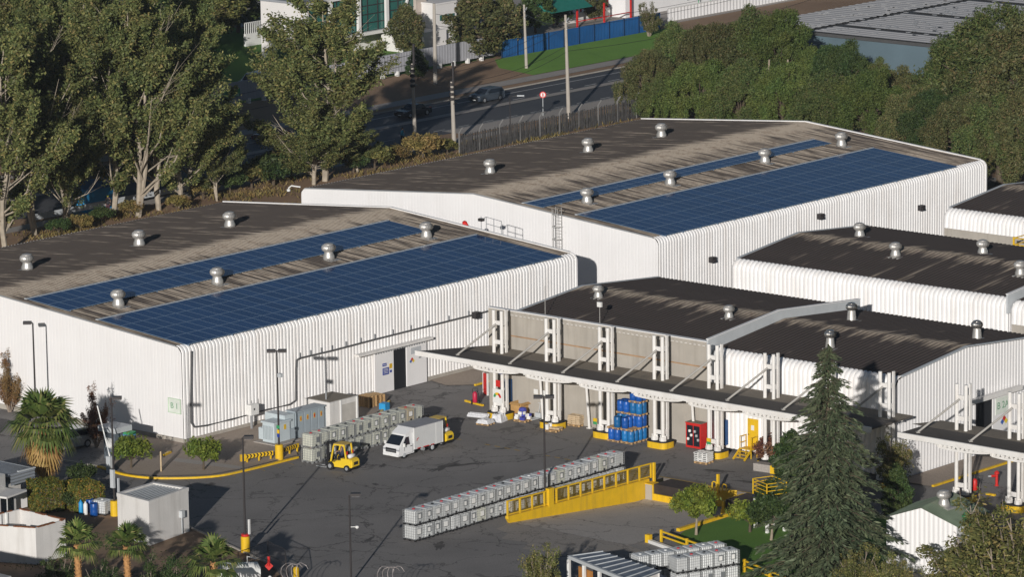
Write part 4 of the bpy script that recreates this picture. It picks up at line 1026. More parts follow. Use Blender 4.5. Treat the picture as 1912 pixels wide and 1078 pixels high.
mb = MB(); mb.lathe([(0.3, 0.6), (0.34, 0.75), (0.25, 0.95), (0.05, 1.0)], (0.05, 0.05, 0), 12); mb.build('blue_bundle', mat('violet_blue_film', (0.06, 0.07, 0.34), 0.4), t)
p = G(966, 778); mb = MB()
x, y = p.x+0.3, p.y-0.1
for a in ((x-.6, x+.6, y-.55, y-.52), (x-.6, x+.6, y+.52, y+.55), (x-.6, x-.57, y-.52, y+.52), (x+.57, x+.6, y-.52, y+.52)): mb.box(*a, 0.02, 1.2)
mb.box(x-.57, x+.57, y-.52, y+.52, 0.02, 0.06)
o = tag(mb.build('carton', CARD), 'large open cardboard carton behind the first tower', 'box')
mb = MB(); mb.add([(x-.6, y-.55, 1.2), (x+.6, y-.55, 1.2), (x+.6, y-.85, 1.08), (x-.6, y-.85, 1.08)], [(0,1,2,3)]); mb.add([(x-.6, y-.55, 1.2), (x-.6, y+.55, 1.2), (x-.85, y+.55, 1.06), (x-.85, y-.55, 1.06)], [(0,1,2,3)]); mb.build('flap', CARD, o)
p = G(990, 785); t = thing('hand_stacker', 'grey hand pallet truck standing behind the blue packages', 'pallet truck', (p.x+0.2, p.y-0.2, 0)); x, y = p.x+0.2, p.y-0.2
mb = MB(); mb.box(x-.5, x+.5, y-.28, y-.12, 0.08, 0.15); mb.box(x-.5, x+.5, y+.12, y+.28, 0.08, 0.15); mb.box(x+.5, x+.75, y-.28, y+.28, 0.08, 0.5); mb.build('fork_frame', PALEGREY, t)
mb = MB(); mb.tube([(x+.65, y, 0.5), (x+.85, y, 1.25)], 0.03, 6); mb.tube([(x+.85, y-.2, 1.25), (x+.85, y+.2, 1.25)], 0.03, 6); mb.build('handle', PALEGREY, t)
mb = MB(); mb.cyl((x+.65, y-.1, 0.1), (x+.65, y+.1, 0.1), 0.1, 10); mb.build('wheel', BLACK, t)
# extinguisher trolleys, red board, signs on the first tower
def trolley(label, loc, rz, m):
    t = thing('extinguisher_trolley', label, 'fire extinguisher', loc, rz, world=False)
    mb = MB(); mb.lathe([(0.17, 0.22), (0.2, 0.26), (0.2, 1.0), (0.12, 1.12), (0.05, 1.16)], n=14); mb.build('cylinder', m, t, smooth=True)
    mb = MB(); mb.tube([(0.26, -0.22, 0.2), (0.26, -0.22, 1.25), (0.32, -0.22, 1.35), (0.32, 0.22, 1.35), (0.26, 0.22, 1.25), (0.26, 0.22, 0.2)], 0.025, 6); mb.build('frame', BLACKM, t)
    for s in (-1, 1): mb = MB(); mb.cyl((0.2, s*0.26, 0.2), (0.2, s*0.34, 0.2), 0.2, 14); mb.build('wheel', BLACK, t)
    mb = MB(); mb.tube([(0.05, 0, 1.14), (0.15, -0.15, 1.2), (0.2, -0.28, 0.9), (0.22, -0.25, 0.5)], 0.025, 6); mb.build('hose', BLACK, t)
    return t
p = G(887, 757); trolley('crimson extinguisher trolley on the yellow kerb left of the first tower', (p.x, p.y, 0), 0.6, PINKRED)
p = G(1820, 922); trolley('red extinguisher trolley beside the right-hand tower', (p.x, p.y, 0), 0.3, RED)
p = G(886, 756); kerb('yellow_kerb', [G(869, 750), G(902, 759)], YELLOW, 0.2)
p = G(907, 738); t = thing('red_board', 'red board with white edges leaning upright beside the first tower', 'board', (p.x, p.y, 0), -0.3, world=False)
mb = MB(); mb.box(-0.06, 0.06, -0.28, 0.28, 0.05, 1.85); mb.build('panel', RED, t); mb = MB(); mb.box(-0.08, 0.08, -0.36, -0.285, 0, 1.9); mb.box(-0.08, 0.08, 0.285, 0.36, 0, 1.9); mb.build('edge', WHITEP, t)
t = thing('tower_notices', 'notice boards fixed on the first tower, one with a coloured arc', 'sign', (22.0, -14.3, 1))
mb = MB(); mb.box(21.98, 22.02, -14.75, -13.75, 1.35, 2.5); mb.build('white_notice', WHITEP, t)
mb = MB(); N_ = 10
for k in range(N_):
    a0, a1 = math.pi*k/N_, math.pi*(k+1)/N_; mb.k = min(2, k*3//N_)
    P = [(21.97, -14.25-math.cos(a)*r, 1.8+math.sin(a)*r) for a, r in ((a0, .2), (a0, .42), (a1, .42), (a1, .2))]; mb.add(P, [(0,1,2,3)])
mb.build('coloured_arc', [RED, YELLOW, SIGNGREEN], t)
mb = MB(); mb.box(21.98, 22.0, -14.55, -14.1, 2.7, 3.25); mb.build('red_notice', RED, t)
for y0 in (-13.95, -15.05): mb = MB(); mb.box(21.98, 22.0, y0+0.25, y0+0.62, 3.8, 4.7); mb.build('blue_notice', SIGNBLUE, t)
mb = MB(); q_ = HX(948, 735, 24.0).y; mb.box(23.95, 24.2, q_-.32, q_+.28, 0.9, 2.9); tag(mb.build('blue_cupboard', mat('deep_blue_paint', (0.02, 0.08, 0.22), 0.5)), 'narrow blue cupboard on the dock wall behind the first tower', 'cupboard')
for y, z in ((-16.5, 2.2), (-17.3, 2.2)):
    mb = MB(); mb.box(24.17, 24.24, y-0.22, y+0.22, z-0.2, z+0.2); tag(mb.build('wall_notice', WHITEP), 'small white notice on the concrete dock wall, %s of a pair' % ('left' if y > -17 else 'right'), 'sign', 'white notices on the dock wall')
for i, y in enumerate((-24.6, -36.2)):
    mb = MB(); mb.box(21.98, 22.0, y-0.2, y+0.2, 1.0, 1.5); o = mb.build('tower_label', YELLOW); mb = MB(); mb.box(21.97, 21.978, y-0.2, y+0.2, 1.0, 1.22); mb.build('green_band', SIGNGREEN, o); tag(o, 'small yellow and green tag on the tower %s' % ('beside the blue drums', 'beside the red cabinet')[i], 'sign')
# red fire cabinet
t = thing('fire_cabinet', 'red fire cabinet with glazed doors under the canopy', 'cabinet', (24.3, -33.6, 0)); x0, x1, y0, y1 = 23.3, 24.1, -34.35, -32.85
mb = MB(); mb.box(x0, x1, y0, y1, 0.08, 2.05); mb.box(x0-0.04, x1+0.04, y0-0.04, y1+0.04, 2.05, 2.12); mb.build('body', RED, t)
mb = MB(); mb.box(x0-0.04, x1+0.04, y0-0.04, y1+0.04, 2.125, 2.14); mb.build('dusty_lid', DECK2, t)
for k in (0, 1):
    a = y0+0.1+k*0.68; mb = MB(); mb.box(x0-0.012, x0-0.002, a, a+0.6, 0.25, 1.9); d_ = mb.build('glazed_door', GLASSD, t)
    mb = MB()
    for i in range(3): mb.lathe([(0.10, 0), (0.12, 0.1), (0.1, 0.2)], (x0-0.03, a+0.14+0.16*i, 0.7+0.33*((i+k) % 3)), 8)
    mb.build('coiled_hose', WHITEP if k else GREYM, d_)
# pails and sacks pallet by the fourth tower
p = G(1313, 866); put(pal_p, (p.x+0.2, p.y+0.1, 0), 0.1, 'pallet of white sacks standing in the yard by the red cabinet', None)
t = sacks('white_sacks', 'white printed sacks stacked on a pallet by the red cabinet', (p.x+0.2, p.y+0.1, 0), 0.1, WHITEP, 5)
mb = MB()
for z in (0.25, 0.4, 0.55, 0.7, 0.85):
    for y in (-0.4, 0, 0.4): mb.box(-0.515, -0.505, y-0.13, y+0.13, z-0.03, z+0.03)
mb.build('printed_band', BLACKM, t)
for q, m, l in (((1318, 836), mat('lime_lid', (0.5, 0.55, 0.05), 0.5), 'pail with a lime yellow lid behind the white sacks'), ((1326, 837), BLUEP, 'blue pail behind the white sacks')):
    p = G(*q); mb = MB(); mb.lathe([(0.24, 0), (0.28, 0.55), (0.29, 0.58), (0.25, 0.6)], (p.x, p.y, 0.0), 14); tag(mb.build('pail', m), l, 'pail')
# steel steps to the yellow door
yd = thing('yellow_door', 'yellow steel door in the white dock wall above yellow steps', 'door', (24.3, -38.9, 0))
mb = MB(); mb.box(24.2, 24.3, -39.35, -38.35, 0.75, 3.0); mb.build('leaf', YELLOW, yd); mb = MB(); mb.box(24.18, 24.195, -39.0, -38.7, 2.1, 2.5); mb.build('notice', WHITEP, yd)
mb = MB(); mb.box(24.14, 24.2, -38.5, -38.42, 1.7, 1.76); mb.build('handle', BLACKM, yd)
st = thing('steel_steps', 'yellow steel steps with handrails below the yellow door', 'steps', (23.2, -38.9, 0))
mb = MB(); mb.box(23.3, 24.2, -39.4, -38.2, 0.70, 0.75); mb.build('landing', YELLOW, st)
mb = MB()
for k in range(3): mb.box(22.55+k*0.27, 22.83+k*0.27, -39.3, -38.3, 0.16+k*0.19, 0.19+k*0.19)
mb.build('treads', YELLOW, st)
mb = MB()
for y in (-39.35, -38.25): mb.bar((22.45, y, 0.02), (23.35, y, 0.72), 0.06, 0.18); mb.bar((24.1, y, 0), (24.1, y, 0.7), 0.06); mb.bar((23.35, y, 0), (23.35, y, 0.7), 0.06)
mb.build('stringers', YELLOW, st)
mb = MB()
for y in (-39.35, -38.25):
    for z in (1.2, 1.7): mb.bar((23.35, y, z), (24.15, y, z), 0.05)
    mb.bar((23.35, y, 0.7), (23.35, y, 1.72), 0.05); mb.bar((24.1, y, 0.75), (24.1, y, 1.72), 0.05)
mb.build('handrail', YELLOW, st)
p = G(1413, 850); t = thing('grey_machine', 'tall dark grey dispensing machine beside the yellow steps', 'machine', (p.x+0.4, p.y, 0)); x, y = p.x+0.4, p.y
mb = MB(); mb.box(x-.35, x+.35, y-.35, y+.35, 0, 2.15); mb.build('body', mat('slate_paint', (0.075, 0.085, 0.095), 0.5), t); mb = MB(); mb.box(x-.36, x-.352, y-.05, y+.1, 1.6, 2.0); mb.box(x-.36, x-.352, y-.28, y-.2, 0.4, 1.5); mb.build('front_panel', PALEGREY, t); mb = MB(); mb.box(x-.45, x-.355, y-.25, y+.25, 0.95, 1.1); mb.build('tray', mat('lime_lid', (0.5, 0.55, 0.05), 0.5), t)
mb = MB(); mb.box(23.9, 24.2, -36.4, -35.9, 0.6, 2.6); tag(mb.build('blue_cupboard', mat('deep_blue_paint', (0.02, 0.08, 0.22), 0.5)), 'narrow blue cupboard behind the tower next to the red cabinet', 'cupboard')
# concrete block with yellow end by the cedar
p = G(1428, 880); mb = MB(); mb.obox((p.x, p.y, 0.3), 0.4, 0.8, 0.3, 0.1); o = tag(mb.build('barrier_block', PAVE), 'tan concrete barrier block with a yellow end beside the cedar', 'barrier'); mb = MB(); mb.obox((p.x-0.02, p.y-1.05, 0.31), 0.42, 0.24, 0.31, 0.1); mb.build('painted_end', YELLOW, o)
# hydrant
p = G(1861, 908); t = thing('hydrant', 'red fire hydrant with a pale side nozzle under the right-hand canopy', 'hydrant', (p.x, p.y, 0)); mb = MB(); mb.lathe([(0.16, 0), (0.16, 0.06), (0.11, 0.1), (0.11, 0.9), (0.2, 0.95), (0.2, 1.05), (0.12, 1.15), (0.04, 1.2)], (p.x, p.y, 0), 14); mb.build('barrel', RED, t); mb = MB(); mb.cyl((p.x, p.y, 0.8), (p.x-0.4, p.y+0.25, 0.8), 0.1, 10); mb.build('nozzle', RED, t); mb = MB(); mb.cyl((p.x-0.4, p.y+0.25, 0.8), (p.x-0.6, p.y+0.37, 0.8), 0.06, 8); mb.build('nozzle_tip', PALEGREY, t)
kerb('yellow_kerb', [G(1842, 924), G(1858, 927)], YELLOW, 0.22)

# ------------------------------------------------------------------ forklifts, truck, cars
def forklift(label, loc, rz, mast_up=2.2):
    t = thing('forklift', label, 'forklift', loc, rz, group='yellow forklifts in the yard', world=False)
    mb = MB(); mb.extr([(-1.15, 0.35), (-1.0, 0.28), (0.9, 0.28), (0.95, 0.62), (0.35, 0.66), (0.15, 0.80), (-0.25, 0.85), (-0.25, 1.02), (-1.05, 1.02), (-1.2, 0.9)], 1, -0.52, 0.52); mb.build('body', FORKY, t)
    mb = MB(); mb.extr([(-1.32, 0.42), (-1.16, 0.32), (-1.16, 1.0), (-1.25, 0.96), (-1.33, 0.8)], 1, -0.46, 0.46); c = mb.build('counterweight', FORKY, t); mb = MB(); mb.box(-1.345, -1.32, -0.26, 0.26, 0.55, 0.80); mb.build('grille', BLACKM, c)
    mb = MB(); mb.box(-1.1, 0.95, -0.50, 0.50, 0.18, 0.279); mb.build('underframe', BLACKM, t)
    mb = MB()
    for y in (-0.46, 0.46):
        mb.bar((0.75, y, 0.66), (0.42, y, 2.02), 0.08, 0.11); mb.bar((-0.72, y, 1.0), (-0.55, y, 2.04), 0.08, 0.11); mb.bar((0.42, y, 2.04), (-0.6, y, 2.08), 0.09, 0.09)
    mb.build('guard_posts', FORKY, t)
    mb = MB(); mb.box(-0.62, 0.45, -0.5, 0.5, 2.10, 2.14)
    for x in np.arange(-0.5, 0.45, 0.16): mb.box(x-0.03, x+0.03, -0.48, 0.48, 2.14, 2.17)
    mb.build('guard_roof', mat('dusty_yellow_roof', (0.45, 0.33, 0.10), 0.7), t)
    mb = MB(); mb.box(-0.45, 0.1, -0.25, 0.25, 0.86, 1.0); mb.extr([(-0.5, 1.0), (-0.36, 1.0), (-0.46, 1.5), (-0.6, 1.5)], 1, -0.24, 0.24); mb.build('seat', BLACK, t)
    mb = MB(); mb.tube([(0.62, 0, 0.7), (0.38, 0, 1.2)], 0.03, 6); mb.lathe([(0.17, 0), (0.19, 0.02), (0.17, 0.04)], (0.36, 0, 1.2), 12); mb.build('steering_wheel', BLACK, t)
    mb = MB(); mb.lathe([(0.05, 0), (0.17, 0.06), (0.17, 0.70), (0.05, 0.76)], (0, 0, 0), 14); g = mb.build('gas_bottle', WHITEP, t, smooth=True); g.rotation_euler = (math.pi/2, 0, 0); g.location = (-0.92, 0.38, 1.20)
    for y in (-0.38, 0.38): mb = MB(); mb.box(-0.80, -0.74, y-0.06, y+0.06, 1.35, 1.6); mb.build('tail_lamp', RED, t)
    mb = MB()
    for y in (-0.32, 0.32): mb.box(1.02, 1.14, y-0.06, y+0.06, 0.1, mast_up); mb.box(1.15, 1.22, y-0.05, y+0.05, 0.15, mast_up-0.1)
    for z in (0.3, 1.2, mast_up-0.1): mb.box(1.04, 1.12, -0.26, 0.26, z-0.05, z+0.05)
    mb.build('mast', BLACKM, t)
    mb = MB(); mb.box(1.225, 1.29, -0.48, 0.48, 0.25, 0.35); mb.box(1.225, 1.29, -0.48, 0.48, 0.62, 0.72)
    for y in np.linspace(-0.45, 0.45, 6): mb.box(1.23, 1.28, y-0.02, y+0.02, 0.35, 1.2)
    mb.build('carriage', BLACKM, t)
    for y in (-0.28, 0.28): mb = MB(); mb.box(1.295, 1.34, y-0.06, y+0.06, 0.06, 0.7); mb.box(1.34, 2.3, y-0.06, y+0.06, 0.06, 0.11); mb.build('fork', GREYM, t)
    for x, r, w in ((0.72, 0.33, 0.13), (-0.85, 0.27, 0.10)):
        for s in (-1, 1):
            mb = MB(); mb.cyl((x, s*(0.53-w), r), (x, s*(0.53+w), r), r, 18); wh = mb.build('wheel', BLACK, t); mb = MB(); mb.cyl((x, s*(0.53+w), r), (x, s*(0.54+w), r), r*0.5, 12); mb.build('rim', GREYM, wh)
    return t
forklift('yellow forklift facing the aged totes, left of the white truck', (1.25, -16.15, 0), math.radians(97))
forklift('yellow forklift partly hidden behind the box of the white truck', (12.55, -16.0, 0), math.radians(95))
def wheel(t, x, y, r, w, rimm=GREYM):
    s = 1 if y > 0 else -1
    mb = MB(); mb.cyl((x, y-s*w, r), (x, y, r), r, 20); wh = mb.build('wheel', BLACK, t); mb = MB(); mb.lathe([(r*0.62, 0), (r*0.55, 0.02), (r*0.2, 0.03)], (0, 0, 0), 14); o = mb.build('rim', rimm, wh); o.location = (x, y, r); o.rotation_euler = (-s*math.pi/2, 0, 0)
def truck():
    t = thing('box_truck', 'small white box truck with a tall cargo box, parked in front of the aged totes', 'truck', (8.9, -16.75, 0), math.pi, world=False)
    W_ = 0.84
    mb = MB()
    prof = [(0.85, 0.30), (2.55, 0.26), (2.64, 0.45), (2.62, 0.85), (2.45, 1.02), (1.72, 1.78), (1.6, 1.86), (0.85, 1.88)]
    n = len(prof); P = [(x, -W_*(1 if z < 1.0 else 0.93 if z < 1.5 else 0.84), z) for x, z in prof] + [(x, W_*(1 if z < 1.0 else 0.93 if z < 1.5 else 0.84), z) for x, z in prof]
    mb.add(P, [tuple(range(n)), tuple(reversed(range(n, 2*n)))] + [(i, n+i, n+(i+1) % n, (i+1) % n) for i in range(n)])
    TW = mat('truck_white', (0.78, 0.775, 0.765), 0.3, var=0.02)
    cab = mb.build('cab', TW, t)
    mb = MB(); mb.add([(2.40, -0.72, 1.09), (2.40, 0.72, 1.09), (1.80, 0.66, 1.74), (1.80, -0.66, 1.74)], [(0,1,2,3)]); 
    for v in range(4): pass
    w = mb.build('windscreen', GLASSD, t); w.location = (0.022, 0, 0.02)
    for s in (-1, 1):
        mb = MB(); y = s*0.80; mb.add([(2.2, s*0.835, 1.06), (1.35, s*0.835, 1.06), (1.35, s*0.735, 1.66), (1.72, s*0.735, 1.66)], [(0,1,2,3)]); w = mb.build('side_window', GLASSD, t); w.location = (0, s*0.012, 0)
        mb = MB(); mb.bar((2.15, s*0.86, 1.1), (2.2, s*1.0, 1.15), 0.04); mb.box(2.13, 2.22, s*1.0-0.09, s*1.0+0.09, 1.0, 1.28); mb.build('mirror', WHITEP, t)
        mb = MB(); mb.box(2.56, 2.645, s*0.7-0.13, s*0.7+0.13, 0.68, 0.82); mb.build('headlight', mat('headlight_glass', (0.35, 0.36, 0.38), 0.15), t)
    for s in (-1, 1):
        mb = MB(); y = s*0.842
        for x0, x1, z0, z1 in ((0.98, 1.0, 0.36, 1.05), (1.96, 1.98, 0.62, 1.05), (1.0, 1.96, 0.36, 0.375)): mb.box(x0, x1, y-0.006, y+0.006, z0, z1)
        mb.box(1.08, 1.26, y-0.02, y+0.02, 0.88, 0.92); mb.build('door_seam', BLACKM, cab)
    mb = MB(); mb.box(2.60, 2.66, -0.55, 0.55, 0.52, 0.86); g = mb.build('grille', BLACKM, t); mb = MB(); mb.box(2.66, 2.672, -0.50, 0.50, 0.68, 0.71); mb.box(2.66, 2.672, -0.5, 0.5, 0.58, 0.60); mb.build('grille_bars', GREYM, g)
    mb = MB(); mb.box(2.58, 2.70, -0.8, 0.8, 0.24, 0.42); b = mb.build('bumper', TW, t); mb = MB(); mb.box(2.70, 2.71, -0.24, 0.24, 0.28, 0.39); mb.build('number_plate', WHITEP, b)
    mb = MB(); P = []; prof = [(0.92, 1.88), (1.75, 1.86), (0.92, 2.28)]; mb.extr(prof, 1, -0.72, 0.72); mb.build('wind_deflector', TW, t)
    mb = MB(); mb.box(-2.55, 0.84, -0.87, 0.87, 0.52, 2.26); box = mb.build('cargo_box', mat('box_panel_white', (0.62, 0.62, 0.61), 0.45, var=0.04, dirt=(0.4, 0.38, 0.35), dirt_amt=0.25), t)
    mb = MB(); mb.box(-2.57, 0.86, -0.89, 0.89, 2.262, 2.30); mb.build('box_roof', mat('grey_box_roof', (0.30, 0.30, 0.32), 0.6, var=0.12), box)
    mb = MB()
    for x in (-2.55, -1.75, 0.82): mb.box(x-0.02, x+0.02, -0.885, -0.872, 0.52, 2.25); mb.box(x-0.02, x+0.02, 0.872, 0.885, 0.52, 2.25)
    mb.build('corner_posts', WHITEP, box)
    mb = MB()
    for s in (-1, 1):
        for a, c in ((-0.9, -0.2), (-1.5, -1.1), (0.1, 0.5)): mb.box(a, c, s*0.883-0.006, s*0.883+0.006, 0.53, 0.60)
    mb.build('reflector_strip', RED, box)
    mb = MB()
    for s in (-1, 1):
        y = s*0.882
        mb.add([(0.55, y, 1.35), (0.30, y, 1.42), (0.28, y, 1.36), (0.52, y, 1.28)], [(0,1,2,3)]); mb.add([(0.6, y, 1.25), (0.45, y, 1.27), (0.45, y, 1.22), (0.58, y, 1.18)], [(0,1,2,3)])
    mb.build('red_emblem', RED, box)
    mb = MB(); mb.box(-2.5, 1.0, -0.45, 0.45, 0.32, 0.50); mb.build('chassis', BLACKM, t)
    for x in (2.0, -1.35):
        for s in (-1, 1): wheel(t, x, s*0.82, 0.30, 0.2, PALEGREY)
    mb = MB()
    for s in (-1, 1): mb.cyl((-0.35, s*0.55, 0.35), (-0.35, s*0.8, 0.35), 0.14, 10)
    mb.build('fuel_tank', GREYM, t)
truck()
def car(name, label, cat, loc, rz, body, kind='suv', L=4.5, H=1.62, W_=1.8):
    t = thing(name, label, cat, loc, rz, group=None, world=False); h = L/2
    z1 = 0.62*H if kind != 'sedan' else 0.60*H
    if kind == 'suv': prof = [(-h, .35), (-h+.05, .75), (-h+.02, z1), (-h+.35, .93*H), (-h+.9, H), (.15, H), (.55, .95*H), (1.2, z1+.04), (h-.25, .60*H), (h-.02, .48*H), (h, .30), (h-.1, .22), (-h+.1, .22)]
    else: prof = [(-h, .35), (-h+.03, .8), (-h+.75, z1+.05), (-h+1.45, .96*H), (-.35, H), (.15, .97*H), (.95, z1+.02), (h-.2, .56*H), (h-.02, .46*H), (h, .30), (h-.1, .22), (-h+.1, .22)]
    def yw(z): return W_/2*(1.0 if z < z1 else 1.0-0.20*(z-z1)/(H-z1))*(0.94 if z < 0.3 else 1)
    n = len(prof); mb = MB(); rows = []
    for f in (-1, -0.93, 0, 0.93, 1):
        for x, z in prof:
            k = 1 if abs(f) < 0.99 else 0
            xx = x*(1 if k else 0.985); zz = z if k else z-0.03*(z > z1)
            rows.append((xx, f*yw(z), zz))
    fs = [(i*n+j, i*n+(j+1) % n, (i+1)*n+(j+1) % n, (i+1)*n+j) for i in range(4) for j in range(n)] + [tuple(reversed(range(n))), tuple(range(4*n, 5*n))]
    mb.add(rows, fs); mb.build('body', body, t)
    roof = [p for p in prof if p[1] > z1+.02]
    for s in (-1, 1):
        ws = [(-h+.25, z1+.05), (-h+.5, .9*H), (.1, .93*H), (1.0, z1+.05)] if kind == 'suv' else [(-h+1.0, z1+.06), (-h+1.5, .91*H), (.1, .92*H), (.85, z1+.05)]
        mb = MB(); mb.add([(x, s*(yw(z)+.015), z) for x, z in ws], [(0,1,2,3)]); mb.build('side_window', GLASSD, t)
        mb = MB(); mb.box(.75, .95, s*(W_/2+.1)-.07, s*(W_/2+.1)+.07, z1, z1+.15); mb.build('mirror', body, t)
        mb = MB(); mb.box(h-.28, h-.03, s*.64-.16, s*.64+.16, .45*H, .53*H); mb.build('headlight', mat('headlight_glass', (0.35, 0.36, 0.38), 0.15), t)
        mb = MB(); mb.box(-h-.01, -h+.12, s*.66-.14, s*.66+.14, .5*H, .6*H); mb.build('tail_light', RED, t)
    a, b = ((.55, .93*H), (1.18, z1+.06)) if kind == 'suv' else ((.2, .95*H), (.92, z1+.05))
    mb = MB(); mb.add([(a[0]+.02, -.68, a[1]), (b[0]+.03, -.78, b[1]), (b[0]+.03, .78, b[1]), (a[0]+.02, .68, a[1])], [(0,1,2,3)]); w = mb.build('windscreen', GLASSD, t); w.location = (.02, 0, .025)
    a, b = ((-h+.33, .92*H), (-h+.02, z1+.06)) if kind == 'suv' else ((-h+1.4, .94*H), (-h+.8, z1+.08))
    mb = MB(); mb.add([(a[0]-.03, -.66, a[1]), (b[0]-.03, -.76, b[1]), (b[0]-.03, .76, b[1]), (a[0]-.03, .66, a[1])], [(0,1,2,3)]); w = mb.build('rear_window', GLASSD, t); w.location = (-.015, 0, .02)
    mb = MB(); mb.box(h-.03, h+.015, -.55, .55, .30, .44*H); mb.build('grille', BLACKM, t); mb = MB(); mb.box(h+.016, h+.03, -.24, .24, .34, .45); mb.build('number_plate', WHITEP, t)
    for x in (h-.85, -h+.85):
        for s in (-1, 1): wheel(t, x, s*(W_/2+.01), .33, .2)
    return t
CGREY = mat('slate_car_paint', (0.075, 0.095, 0.12), 0.25, 0.3, var=0.02); CDARK = mat('dark_car_paint', (0.03, 0.038, 0.045), 0.25, 0.3, var=0.02); CRED = mat('maroon_car_paint', (0.09, 0.012, 0.016), 0.25, 0.2, var=0.02); CSILV = mat('silver_car_paint', (0.50, 0.52, 0.53), 0.28, 0.5, var=0.02); CWHITE = mat('white_car_paint', (0.70, 0.70, 0.68), 0.3, var=0.02)
car('suv', 'slate grey crossover driving on the far lane near the tall poles', 'car', (147.6, 96.2, 0.01), math.pi, CGREY)
car('sedan', 'dark sedan on the far lane behind the shorter poles, partly in shade', 'car', (134.2, 95.8, 0.01), math.pi, CDARK, 'sedan', 4.6, 1.45)
p = G(512, 263); car('sedan', 'dark maroon car on the road left of the leaning tree', 'car', (p.x+0.3, p.y+0.8, 0.01), math.pi, CRED, 'sedan', 4.5, 1.45)
car('suv', 'silver crossover parked behind the big fan palm', 'car', (-7.0, 6.2, 0.0), math.radians(175), CSILV, 'suv', 4.6, 1.65)
car('suv', 'white car parked at the left edge behind the fan palm', 'car', (-9.6, 15.0, 0.0), math.radians(170), CWHITE, 'suv', 4.4, 1.55)
p = G(474, 171); car('van', 'white van behind the dark fence left of the leaning tree', 'van', (p.x, p.y, 0), math.pi+0.1, CWHITE, 'suv', 5.6, 2.3, 2.0)
# ------------------------------------------------------------------ the truck dock
dk = thing('truck_dock', 'sunken truck dock with dark levellers and yellow painted edges at the end of the ramp', 'loading dock', (13.5, -43, 0))
DSTEEL = mat('dark_leveller_steel', (0.045, 0.036, 0.034), 0.6, 0.2, var=0.3, scale=1.2, dirt=(0.09, 0.06, 0.045), dirt_amt=0.5)
mb = MB(); mb.box(14.45, 15.3, -48.85, -37.7, -1.3, 0.0); mb.build('dock_face', mat('oily_dock_concrete', (0.17, 0.15, 0.135), 0.85, var=0.2), dk)
mb = MB(); mb.box(12.3, 14.44, -42.0, -38.5, -0.72, 0.012); mb.build('leveller', DSTEEL, dk)
mb = MB(); mb.box(11.75, 14.42, -48.4, -45.9, -0.75, 0.012); mb.build('leveller', DSTEEL, dk)
mb = MB(); mb.box(12.2, 12.5, -42.3, -38.3, -1.28, -0.74); mb.box(12.2, 12.32, -38.48, -38.28, -0.74, -0.05); mb.box(12.2, 12.32, -42.3, -42.05, -0.74, 0.0); mb.build('yellow_front', YELLOW, dk)
mb = MB(); mb.box(11.65, 11.95, -48.5, -45.5, -1.28, -0.78); mb.box(11.65, 11.9, -45.85, -45.6, -0.78, -0.15); mb.build('yellow_front', YELLOW, dk)
mb = MB(); mb.prism([(12.9, -43.0), (14.43, -44.9), (14.43, -42.15)], -1.2, 0.05); mb.build('dividing_wedge', YELLOW, dk)
mb = MB(); mb.box(12.5, 14.43, -45.6, -45.45, -0.3, -0.1); mb.build('yellow_strip', YELLOW, dk)
mb = MB(); mb.box(12.15, 12.9, -38.4, -37.75, -1.3, -0.05); mb.build('concrete_pier', CONC, dk)
mb = MB(); mb.box(12.1, 12.95, -38.45, -37.74, -0.05, 0.02); mb.build('pier_edge', YELLOW, dk)
for (x, y), l in (((13.0, -44.2), 'slim yellow post standing on the dock wedge'), ((13.0, -37.95), 'yellow post with a dark clip at the end of the ramp fence')):
    h = 1.5; mb = MB(); mb.box(x-0.09, x+0.09, y-0.09, y+0.09, 0, h); tag(mb.build('bollard', YELLOW), l, 'post')
for k, (x, y) in enumerate(((13.8, -43.2), (13.6, -44.35))):
    mb = MB(); mb.tube([(x, y-0.2, 0.03), (x, y-0.2, 0.5), (x, y-0.1, 0.6), (x, y+0.1, 0.6), (x, y+0.2, 0.5), (x, y+0.2, 0.03)], 0.05, 6); tag(mb.build('hoop_guard', YELLOW), 'bent yellow hoop guard on the dock wedge, %s' % ('left one' if k == 0 else 'right one'), 'guard', 'hoop guards on the dock wedge')
# yellow ramp wall and mesh fence
rw = thing('ramp_wall', 'long yellow painted retaining wall along the truck ramp', 'wall', (4.5, -37.6, 0))
mb = MB(); mb.extr([(-3.5, -0.2), (-3.2, -0.05), (12.15, -1.4), (12.7, -1.4), (12.7, 0.24), (-3.9, 0.55), (-3.9, 0.35)], 1, -37.72, -37.42); mb.build('wall_body', YELLOW, rw)
rf = thing('ramp_fence', 'yellow mesh fence on top of the ramp wall', 'fence', (4.5, -37.5, 0.4))
ztop = lambda x: 0.55-(x+3.9)*0.31/16.6
mb = MB(); xs = np.linspace(-3.8, 13.1, 13)
for x in xs: mb.box(x-0.06, x+0.06, -37.62, -37.50, ztop(x)-0.02, ztop(x)+1.12)
mb.build('posts', YELLOW, rf)
mb = MB(); mb.bar((-3.85, -37.56, ztop(-3.85)+1.12), (13.15, -37.56, ztop(13.1)+1.12), 0.10); mb.bar((-3.85, -37.56, ztop(-3.85)+0.10), (13.15, -37.56, ztop(13.1)+0.10), 0.08); mb.build('rails', YELLOW, rf)
mb = MB(); MESHY = mat('yellow_mesh_wire', (0.40, 0.27, 0.03), 0.6)
for i in range(12):
    a, b = xs[i]+0.06, xs[i+1]-0.06
    for k in range(1, 9):
        x = a+(b-a)*k/9; mb.bar((x, -37.56, ztop(x)+0.1), (x, -37.56, ztop(x)+1.1), 0.012)
    for z in np.arange(0.22, 1.1, 0.14): mb.bar((a, -37.56, ztop(a)+z), (b, -37.56, ztop(b)+z), 0.012)
mb.build('wire_mesh', MESHY, rf)
